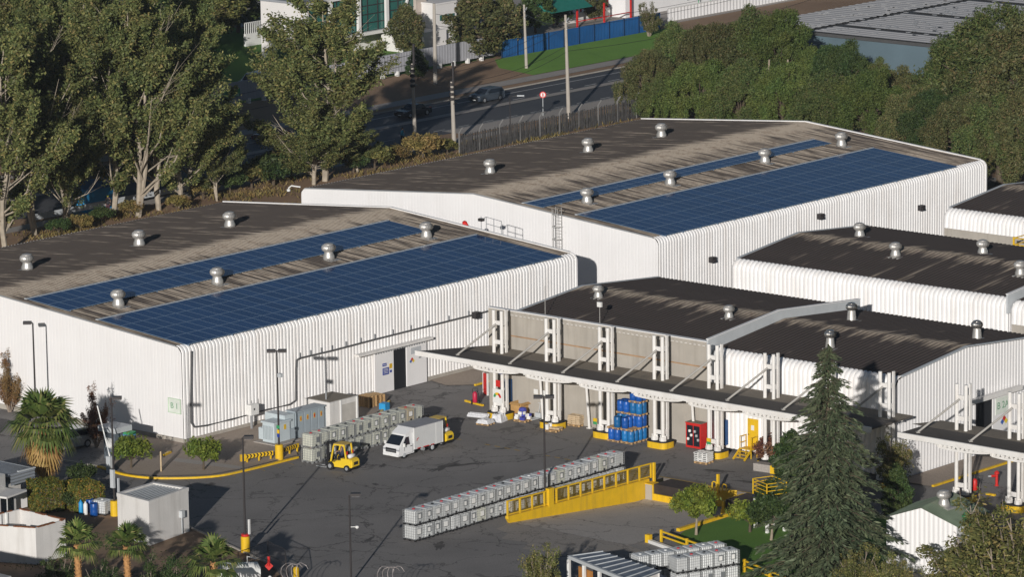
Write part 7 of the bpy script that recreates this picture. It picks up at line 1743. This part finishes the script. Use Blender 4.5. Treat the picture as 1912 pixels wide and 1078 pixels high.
        for k in range(16):
            an = k*2.4; b = Vector((math.cos(an)*.15, math.sin(an)*.15, 0)); rad = r.uniform(.4, 1.7); z = r.uniform(2.6, 5.0)*(1-.12*rad); e = Vector((math.cos(an)*rad, math.sin(an)*rad, z)); mid = b.lerp(e, .5)+Vector((0,0,.3)); mb.tube([b, mid, e], [.05,.03,.01], 5)
            for t_ in range(7):
                f = r.uniform(.35, 1.02); q = b.lerp(e, f)+Vector((r.uniform(-.3,.3), r.uniform(-.3,.3), r.uniform(-.1,.3))); rr = r.uniform(.18,.46); mb.tube([b.lerp(e, f*.9), q], [.015,.006], 3); mb.tube([q, q+(q-b)*.09+Vector((0,0,.15))], [.008,.004], 3); p, d = clump(rng, q, (rr,rr,rr*1.3), int(95*r.uniform(.4,1.5)), .1); Ps.append(p); Ds.append(d)
    elif kind == 'shrub':
        H = 1.6; L, W2 = .10, .035; bark = BARKD; lm = L_SHRUB
        mb.tube([(0,0,0), (.02,.02,.5)], [.06,.05], 6)
        for k in range(22):
            an = k*2.4; f = (k+.5)/22; rad = .75*math.sqrt(f); e = Vector((math.cos(an)*rad, math.sin(an)*rad, 1.25-.35*f+r.uniform(-.15,.3))); mb.tube([(.02,.02,.45), e], [.02,.008], 4); rr = r.uniform(.18,.34); p, d = clump(rng, e, (rr,rr,rr*1.3), int(120*r.uniform(.7,1.2)), .2); Ps.append(p); Ds.append(d)
        ax = np.array([0,0,1.0]); mix = .4
    elif kind == 'cedar':
        H = 17.2; bark = BARKD; lm = L_CON; L, W2 = .24, .042
        mb.tube([(0,0,0), (0,0,8), (.05,0,H-.3)], [.34,.2,.03], 8); z = 1.3; V = []; lev = 0
        while z < H-.25:
            f = z/H; ln0 = 4.75*(1-f)**.80+.12; nb_ = 9 if f < .7 else 6
            for k in range(nb_):
                an = lev*1.1+k*2*math.pi/nb_+r.uniform(-.25,.25); ln = ln0*r.uniform(.48,1.15); zz = z+r.uniform(-.2,.2)
                d = np.array([math.cos(an), math.sin(an), 0]); sd = np.array([-math.sin(an), math.cos(an), 0]); rise = .16*ln*(1 if f > .5 else .5)
                bez = lambda t: np.array([0,0,zz])+d*ln*t+np.array([0,0,1])*(rise*math.sin(t*2.6)-.22*ln*t*t)
                mb.tube([Vector(bez(t)) for t in (0, .5, 1)], [.05*(1.1-f)+.01, .03, .008], 4)
                m_ = int(135*ln/4+20); t = rng.uniform(.12, 1, m_)**.75; wd = .30*ln*(1.12-t)*rng.uniform(-1, 1, m_)
                base = np.array([bez(q) for q in t]); P = base+sd*wd[:,None]+np.array([0,0,1])*(-.10*np.abs(wd)-rng.uniform(0,.22,m_))[:,None]
                aa = unit(d*.8+sd*np.sign(wd)[:,None]*.55+np.array([0,0,-.35])+rng.normal(size=(m_,3))*.22)
                nr = unit(np.array([0,0,1.0])+rng.normal(size=(m_,3))*.45); bb = unit(np.cross(nr, aa)); s = rng.uniform(.6,1.25,(m_,1))*(.65+.35*(1-f))
                q = np.empty((m_,4,3)); q[:,0] = P-aa*L*s; q[:,1] = P+bb*W2*s*1.5; q[:,2] = P+aa*L*s; q[:,3] = P-bb*W2*s*1.5; V.append(q.reshape(-1,3))
            z += .40*(1.05-.45*f); lev += 1
        o = Kind(); o.H = H; o.trunk = mb; o.bark = bark; o.lm = lm; o.V = np.concatenate(V); o.crown = np_mesh('crown', o.V, lm); return o
    P = np.concatenate(Ps); D = np.concatenate(Ds); o = Kind(); o.H = H; o.trunk = mb; o.bark = bark
    o.V = leaves(rng, P, D, L, W2, ax, mix); o.lm = lm; o.crown = None if lm is None else np_mesh('crown', o.V, lm); return o
_tc = {}
def tree(name, label, cat, base, h, kind, variant=0, rz=0.0, lm=None, group=None, wide=1.0):
    key = (kind, variant)
    if key not in _tc:
        k = make_tree(kind, 100*len(kind)+variant*7+1); k.tmesh = None; k.lv = {}; _tc[key] = k
    k = _tc[key]; m = lm or k.lm
    root = thing(name, label, cat, base, 0, group, world=False); s = h/k.H; root.scale = (s*wide, s*wide, s); root.rotation_euler = (0,0,rz)
    if k.tmesh is None: o = k.trunk.build('trunk', k.bark, root); k.tmesh = o.data
    else: o = bpy.data.objects.new('trunk', k.tmesh); COL.objects.link(o); o.parent = root
    if m.name not in k.lv:
        if k.crown is not None and (k.lm is None or m is k.lm): k.lv[m.name] = k.crown
        elif k.crown is not None: me = k.crown.copy(); me.materials.clear(); me.materials.append(m); k.lv[m.name] = me
        else: k.lv[m.name] = np_mesh('crown', k.V, m)
    c_ = bpy.data.objects.new('crown', k.lv[m.name]); COL.objects.link(c_); c_.parent = root; return root
def at_tree(q, ytop, *a, **k):
    p = G(*q); h = HGT(p, ytop); return a, k, p, h
# tall pale trunked trees behind the warehouse marked B 1
POP = [((10, 474), 70, 0, .3, 'far left edge, its crown running off the frame'), ((62, 438), 40, 1, 1.5, 'with a leaning pale trunk just above the left roof edge'), ((128, 400), 10, 2, 2.2, 'second to the right of the leaning trunk'),
       ((216, 404), 5, 0, 4.0, 'straight trunk directly beside the blue stall'), ((264, 406), -15, 1, 5.2, 'pale trunk just right of the blue stall'), ((300, 392), 30, 2, .9, 'rightmost of the trunks above the roof edge'),
       ((352, 352), 60, 0, 2.7, 'overhanging the street at the right of the tall group'), ((95, 300), -30, 2, 3.3, 'standing back behind the left part of the group'), ((180, 290), -40, 1, .2, 'standing back above the blue stall'), ((20, 330), -20, 0, 5.0, 'standing back at the left edge'),
       ((405, 375), 196, 1, 1.1, 'short one at the right end of the group'), ((335, 388), 110, 0, 2.9, 'shorter one right of the leaning stems'), ((120, 428), 170, 1, 4.4, 'short one filling the gap left of the blue stall'), ((155, 330), -45, 1, .7, 'standing back, second from the left edge'), ((250, 300), -45, 0, 1.9, 'standing back in the middle of the group'), ((330, 262), -30, 2, 3.9, 'standing back at the right of the group'), ((60, 250), -60, 1, 2.5, 'farthest back at the left')]
for i, (q, yt, v, rz, d_) in enumerate(POP):
    p = G(*q); tree('poplar_tree', 'tall loose green tree, ' + d_, 'tree', (p.x, p.y, 0), HGT(p, yt), 'poplar', v, rz, group='tall trees behind the front warehouse', wide=1.12)
p = G(612, 338); tree('leaning_tree', 'big loose tree with pale limbs standing alone beside the road', 'tree', (p.x, p.y, 0), HGT(p, -8), 'poplar', 4, 2.0, wide=1.35)
p = G(590, 345); tree('leaning_tree', 'lower half bare tree tight against the left side of the big loose tree', 'tree', (p.x, p.y, 0), HGT(p, 175), 'poplar', 3, 1.0, wide=1.9)
p = G(668, 322); tree('leaning_tree', 'short bushy tree against the right side of the big loose tree', 'tree', (p.x, p.y, 0), HGT(p, 236), 'poplar', 1, 1.0, wide=1.9)
# garden trees beyond the street
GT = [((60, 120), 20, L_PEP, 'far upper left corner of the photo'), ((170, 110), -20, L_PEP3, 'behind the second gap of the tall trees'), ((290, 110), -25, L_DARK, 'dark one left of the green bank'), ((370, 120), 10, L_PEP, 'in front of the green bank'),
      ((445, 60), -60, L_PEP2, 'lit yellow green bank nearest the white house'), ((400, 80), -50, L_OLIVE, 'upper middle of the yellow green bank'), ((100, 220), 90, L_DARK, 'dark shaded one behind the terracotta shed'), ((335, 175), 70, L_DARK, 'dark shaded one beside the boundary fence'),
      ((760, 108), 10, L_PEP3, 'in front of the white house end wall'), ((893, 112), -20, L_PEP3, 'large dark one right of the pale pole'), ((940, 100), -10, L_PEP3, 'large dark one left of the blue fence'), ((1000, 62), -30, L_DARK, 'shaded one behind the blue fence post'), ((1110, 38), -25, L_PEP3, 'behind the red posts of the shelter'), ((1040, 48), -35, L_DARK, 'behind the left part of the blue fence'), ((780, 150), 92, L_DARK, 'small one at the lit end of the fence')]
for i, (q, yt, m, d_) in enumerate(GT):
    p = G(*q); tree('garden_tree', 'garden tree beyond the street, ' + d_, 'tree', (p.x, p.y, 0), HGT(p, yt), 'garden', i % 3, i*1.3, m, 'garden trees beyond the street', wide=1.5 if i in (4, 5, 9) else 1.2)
p = G(1212, 68); tree('garden_tree', 'small yellowish tree in front of the right end of the blue fence', 'tree', (p.x, p.y, 0), HGT(p, -2), 'open', 0, 1.0, L_PEP3)
# the wood of pepper trees behind the rear warehouse
PT = [((1213, 212), 92, L_PEP3, 1.0), ((1262, 186), 48, L_PEP, 1.0), ((1325, 196), 42, L_PEP3, 1.0), ((1392, 190), 22, L_PEP, 1.0), ((1452, 196), 18, L_PEP2, .9), ((1240, 232), 140, L_PEP, 1.2), ((1310, 240), 112, L_PEP2, 1.2), ((1380, 246), 120, L_PEP, 1.2), ((1462, 250), 118, L_PEP2, 1.1),
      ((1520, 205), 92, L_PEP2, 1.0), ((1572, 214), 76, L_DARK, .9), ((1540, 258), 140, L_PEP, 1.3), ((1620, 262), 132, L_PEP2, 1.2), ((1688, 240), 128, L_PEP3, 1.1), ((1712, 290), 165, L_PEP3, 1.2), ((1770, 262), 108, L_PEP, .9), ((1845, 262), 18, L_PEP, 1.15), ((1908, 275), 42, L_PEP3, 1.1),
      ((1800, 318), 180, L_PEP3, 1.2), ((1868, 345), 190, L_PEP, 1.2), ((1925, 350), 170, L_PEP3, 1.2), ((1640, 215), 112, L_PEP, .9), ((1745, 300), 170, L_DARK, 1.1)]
PD = ['olive brown one at the left end of the wood', 'grey green one above the left end', 'olive brown crown beside the lawn', 'tall green crown second from its left skyline', 'bright green crown with bare forks beside it', 'low green one right above the roof ridge edge at the left', 'bright green low one behind the rear roof', 'low green one behind the highest roof edge', 'bright low one under the bare forks', 'bright crown in front of the grey hall corner', 'dark thin crown before the grey hall wall', 'broad green one by the roof bend', 'bright broad one in the middle of the wood', 'olive brown one below the blue grey wall', 'olive brown one over the white roof edge', 'narrow green one left of the tallest crown', 'tallest dense round crown at the right', 'olive crown cut by the right edge at the top', 'low olive one behind the descending roof edge', 'dark green one behind the right eave corner', 'olive one cut by the right edge lower down', 'small crown below the grey hall', 'dark gap tree in the middle right']
for i, ((q, yt, m, w), d_) in enumerate(zip(PT, PD)):
    p = G(*q); tree('pepper_tree', 'drooping pepper tree, ' + d_, 'tree', (p.x, p.y, 0), HGT(p, yt)*1.06, 'pepper', i % 4, i*1.7, m, 'pepper trees behind the rear warehouse', wide=w*1.15)
for i, (q, yt) in enumerate((((1432, 165), 112), ((1466, 170), 112), ((1700, 170), 158))):
    p = G(q[0], q[1]+45); p = Vector((p.x-9, p.y-7, 0)); mb = MB(); h = HGT(p, yt); mb.tube([(p.x, p.y, 0), (p.x+.2, p.y, h*.6), (p.x+.5, p.y+.1, h)], [.2,.17,.1], 6); mb.tube([(p.x+.2, p.y, h*.7), (p.x-.9, p.y-.6, h*.9)], [.1,.03], 5)
    tag(mb.build('dead_trunk', BARK), 'bare broken pale trunk showing among the pepper trees, %s from the left' % ORD[i], 'dead tree', 'dead trunks among the pepper trees')
# cedar and its neighbours
p = G(1546, 1100); tree('cedar_tree', 'tall dark drooping cedar in front of the dock buildings', 'tree', (p.x, p.y, 0), HGT(p, 640), 'cedar', 0, .3, wide=1.24)
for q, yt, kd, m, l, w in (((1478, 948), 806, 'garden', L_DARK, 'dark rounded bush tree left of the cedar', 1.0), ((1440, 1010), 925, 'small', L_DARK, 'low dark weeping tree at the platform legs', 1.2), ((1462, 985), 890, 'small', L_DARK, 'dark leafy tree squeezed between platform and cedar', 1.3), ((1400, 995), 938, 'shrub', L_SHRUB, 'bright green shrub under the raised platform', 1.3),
    ((1668, 930), 800, 'open', L_OLIVE, 'pale olive sapling right of the cedar before the canopy', .9), ((1676, 985), 870, 'garden', L_DARK, 'dark tree tucked right of the cedar', .8), ((1600, 1125), 1015, 'open', L_OLIVE, 'yellow olive bush at the foot of the cedar', 1.4), ((1665, 1135), 1030, 'open', L_OLIVE, 'yellow olive bush in front of the white hut', 1.3), ((1300, 1000), 906, 'small', L_SHRUB, 'small round tree on the lawn beside the truck dock', 1.05),
    ((1475, 1062), 1010, 'shrub', L_DARK, 'dark shrub on the lawn left of the cedar foot', 1.2), ((1838, 1150), 935, 'open', L_OLIVE, 'big loose olive tree at the lower right, left half', 1.6), ((1905, 1160), 925, 'open', L_OLIVE, 'big loose olive tree in the lower right corner', 1.6), ((1800, 1185), 1035, 'open', L_OLIVE, 'lower olive bush in front of the white hut corner', 1.1), ((1870, 1200), 985, 'open', L_OLIVE, 'lowest olive bush at the bottom right', 1.8), ((1735, 1200), 1062, 'open', L_OLIVE, 'olive bush cut by the bottom edge below the white hut', 1.2),
    ((1012, 1135), 1005, 'open', L_OLIVE, 'thin olive sapling beside the store shed', 1.0), ((1448, 868), 820, 'shrub', L_RED, 'dark russet clipped bush behind the cedar', 1.6),
    ((245, 876), 818, 'shrub', L_SHRUB, 'yellow green shrub in the bed beside the lamp post', 1.15), ((380, 880), 820, 'shrub', L_SHRUB, 'lone yellow green shrub on a stem in the planting bed', 1.0), ((180, 836), 722, 'open', L_RED, 'small dark red leaved tree against the white gable', .75), ((40, 760), 655, 'open', L_AUT, 'thin autumn brown tree before the white gable', .85), ((18, 770), 660, 'open', L_AUT, 'second autumn brown tree at the left edge', .8),
    ((330, 1130), 1035, 'open', L_DARK, 'dark bush between the two right foreground palms', 1.2), ((108, 1128), 1030, 'open', L_DARK, 'thin dark bush left of the leftmost foreground palm', 1.3), ((195, 1140), 1045, 'open', L_DARK, 'thin dark bush between the two left foreground palms', 1.4), ((290, 1140), 1040, 'open', L_DARK, 'thin dark bush right of the middle foreground palm', 1.3)):
    p = G(*q); tree('shrub' if kd in ('shrub', 'open') else 'bush_tree', l, 'bush' if kd in ('shrub', 'open') else 'tree', (p.x, p.y, 0.02), HGT(p, yt), kd, len(l) % 3 if kd != 'cedar' else 0, len(l)*.7, m, wide=w)
# fan palms
def palm(label, base, h, R, skirt, seed, n=30, trunk_r=.24):
    t = thing('fan_palm', label, 'palm', base, 0, 'fan palms', world=False); r = random.Random(seed); rng = np.random.default_rng(seed)
    mb = MB(); pts = [(0.05*math.sin(k), .05*math.cos(k), h*k/6) for k in range(7)]; mb.tube(pts, [trunk_r*(1.15-.2*k/6)*(1+.06*(k % 2)) for k in range(7)], 10)
    for k in range(int(h*26)):
        an = k*2.4; z = .05+k/26; mb.bar((math.cos(an)*trunk_r*.9, math.sin(an)*trunk_r*.9, z), (math.cos(an)*trunk_r*1.35, math.sin(an)*trunk_r*1.35, z+.1), .10, .03)
    mb.build('trunk', PALMTRUNK, t)
    def fan(o, d, L, V, F, droop, w=.5):
        d = Vector(d).normalized(); side = d.cross(Vector((0,0,1)));
        if side.length < .1: side = Vector((1,0,0))
        side.normalize(); up = side.cross(d); nb_ = 15
        pet = o+d*L*.42; s = len(V); q = d*.0; e = side*.02
        V += [o-e, o+e, pet+e, pet-e]; F.append((s, s+1, s+2, s+3))
        for k in range(nb_):
            a = (k/(nb_-1)-.5)*2.5; dd = (d*math.cos(a)+side*math.sin(a)).normalized(); ln = L*.62*(1-.25*abs(a)/1.25)*r.uniform(.9,1.08); nn = dd.cross(up).normalized()*(L*.032)
            m1 = pet+dd*ln*.6+up*(.05*ln); tip = pet+dd*ln+Vector((0,0,-droop*ln))+up*.02*r.uniform(-1,1); s = len(V)
            V += [pet-nn*.4, pet+nn*.4, m1+nn, m1-nn, tip]; F.append((s, s+1, s+2, s+3)); F.append((s+3, s+2, s+4))
    V, F = [], []
    for k in range(n):
        an = k*2.4; el = math.radians(80-105*(k/n)**1.0)+r.uniform(-.12,.12); d = (math.cos(an)*math.cos(el), math.sin(an)*math.cos(el), math.sin(el)); fan(Vector((0,0,h)), d, R*r.uniform(.85,1.1), V, F, .12+.35*k/n)
    mb = MB(); mb.add(V, F); mb.build('fronds', L_PALM, t)
    if skirt:
        V, F = [], []
        for k in range(46):
            an = k*2.4; z = h-.1-skirt*.55*(k/46); el = math.radians(-48-38*(k/46)); d = (math.cos(an)*math.cos(el), math.sin(an)*math.cos(el), math.sin(el)); fan(Vector((0,0,z)), d, R*.85*r.uniform(.8,1.1)*(1-.3*k/46), V, F, .3)
        mb = MB(); mb.add(V, F); mb.build('dead_frond_skirt', L_DRY, t)
    return t
p = G(84, 915); palm('big fan palm with a skirt of dry hanging fronds beside the gatehouse', (p.x, p.y, 0), HGT(p, 796), 3.3, 3.4, 3, 46, .3)
for q, yc, l, R, sd in (((148, 1135), 1018, 'foreground fan palm with an orange trunk, leftmost of three', 1.95, 5), ((240, 1140), 1022, 'foreground fan palm with an orange trunk in front of the white booth', 1.95, 6), ((402, 1150), 1052, 'foreground fan palm at the bottom edge left of the gas tank', 2.2, 7)):
    p = G(*q); palm(l, (p.x, p.y, 0), HGT(p, yc), R, 0, sd, 24, .2)
# clipped hedges
def hedge(label, c, hx, hy, h, an, seed, m=None):
    t = thing('hedge', label, 'hedge', c, an, 'clipped hedges by the gatehouse', world=False); rng = np.random.default_rng(seed); n = 5200
    P = rng.uniform(-1, 1, (n,3)); f = rng.integers(0, 5, n); 
    for i in range(5):
        s = f == i
        if i < 2: P[s,0] = (1 if i else -1)*(1-rng.uniform(0,.12,s.sum()))
        elif i < 4: P[s,1] = (1 if i == 3 else -1)*(1-rng.uniform(0,.12,s.sum()))
        else: P[s,2] = 1-rng.uniform(0,.10,s.sum())
    D = unit(P**5); P = P*np.array([hx, hy, h/2])+np.array([0,0,h/2])+rng.normal(size=(n,3))*.05
    V = leaves(rng, P, D, .11, .055, nb=.9); me = np_mesh('leaves', V, m or L_HEDGE); o = bpy.data.objects.new('leaves', me); COL.objects.link(o); o.parent = t
    mb = MB(); mb.box(-hx*.86, hx*.86, -hy*.86, hy*.86, 0, h*.88); mb.build('branch_core', BARKD, t); return t
p = G(102, 958); hedge('clipped hedge block nearest the gatehouse, with yellowing leaves', (p.x+.25, p.y+1.2, 0), 1.1, 1.25, 2.2, -.45, 1)
p = G(150, 960); hedge('clipped hedge block nearest the blue drums', (p.x+1.35, p.y+1.1, 0), 1.15, 1.4, 1.95, -.3, 2)
p = G(120, 955); tree('shrub', 'dark glossy shrub filling the gap between the hedge blocks', 'bush', (p.x+.5, p.y-.3, 0), 1.5, 'shrub', 1, .4, L_DARK, wide=1.3)
p = G(135, 915); tree('shrub', 'green bush behind the two hedge blocks', 'bush', (p.x+.7, p.y-.3, 0), 1.9, 'shrub', 2, 1.4, L_DARK, wide=1.1)
# rough verge plants behind the sheds
VB = [((330, 395), 6, L_GRASS), ((380, 372), 7, L_GRASS), ((430, 360), 8, L_DARK), ((470, 352), 9, L_OLIVE), ((510, 348), 12, L_DARK), ((545, 338), 12, L_OLIVE), ((700, 318), 9, L_OLIVE), ((740, 306), 7, L_GRASS), ((790, 298), 10, L_GRASS), ((835, 288), 6, L_OLIVE), ((660, 322), 9, L_DARK), ((150, 432), 6, L_GRASS), ((110, 440), 6, L_DARK), ((190, 418), 6, L_DARK), ((245, 405), 6, L_GRASS), ((500, 330), 8, L_OLIVE), ((530, 318), 9, L_DARK)]
VBD = ['above the middle of the front roof edge', 'second from the roof peak', 'dark green one before the street gap', 'olive one left of the globe lamp', 'big dark one at the globe lamp', 'olive one at the corner of the rear warehouse', 'olive one right of the big loose tree', 'dry one below the pedestrian', 'broad dry golden one above the roof edge', 'low one at the palisade end', 'dark one at the foot of the big loose tree', 'dry one under the leaning trunk', 'dark one at the left roof edge', 'dark one left of the blue stall', 'dry one right of the blue stall', 'olive one on the bank by the road', 'dark one on the bank by the loose tree']
for i, (q, s_, m) in enumerate(VB):
    p = G(*q); tree('wild_bush', 'rough verge bush behind the warehouses, ' + VBD[i], 'bush', (p.x, p.y, 0), s_*.27, 'shrub', i % 3, i*1.1, m, 'rough bushes on the rear verge', wide=1.5)
rng = np.random.default_rng(4); V = []
n = 26000; P = np.column_stack([rng.uniform(44, 160, n), rng.uniform(64, 78.5, n), np.zeros(n)])
k_ = np.sin(P[:,0]*.35)*np.cos(P[:,1]*.6+P[:,0]*.1)+rng.normal(size=n)*.4; P = P[k_ > .25]; n = len(P)
P[:,2] = rng.uniform(.05, .3, n); V = leaves(rng, P, np.zeros((n,3)), .26, .05, np.array([0,0,1.0]), .6)
o = bpy.data.objects.new('dry_grass', np_mesh('dry_grass', V, L_GRASS)); COL.objects.link(o); tag(o, 'patches of dry grass on the bare verge behind the warehouses', 'grass', kind='stuff')
n = 9000; P = np.column_stack([rng.uniform(-36, -21.5, n), rng.uniform(-29, -12, n), rng.uniform(.03,.12,n)]); P = P[(np.sin(P[:,0]*.9)+np.cos(P[:,1]*.7)+rng.normal(size=n)*.5) > .8]; n = len(P)
o = bpy.data.objects.new('weeds', np_mesh('weeds', leaves(rng, P, np.zeros((n,3)), .09, .035, np.array([0,0,1.0]), .4), L_DARK)); COL.objects.link(o); tag(o, 'low weeds scattered on the brown garden soil', 'weeds', kind='stuff')
for o in bpy.data.objects:
    if '_w' in o: del o['_w']

# ------------------------------------------------------------------ the light haze of the air
mb = MB(); mb.box(-345, 775, -345, 775, -1.3-1.0, 96.0); o = mb.build('haze', [], None, False, None, Vector((0,0,0))); tag(o, 'thin pale haze in the air', None, None, 'stuff')
hm = bpy.data.materials.new('thin_air'); hm.use_nodes = True; t = hm.node_tree; t.nodes.remove(t.nodes['Principled BSDF'])
pv = _n(t, 'ShaderNodeVolumePrincipled'); pv.inputs['Color'].default_value = (0.75, 0.85, 1.0, 1); pv.inputs['Density'].default_value = 0.00005; pv.inputs['Anisotropy'].default_value = 0.0
t.links.new(pv.outputs[0], t.nodes['Material Output'].inputs['Volume']); o.data.materials.append(hm)
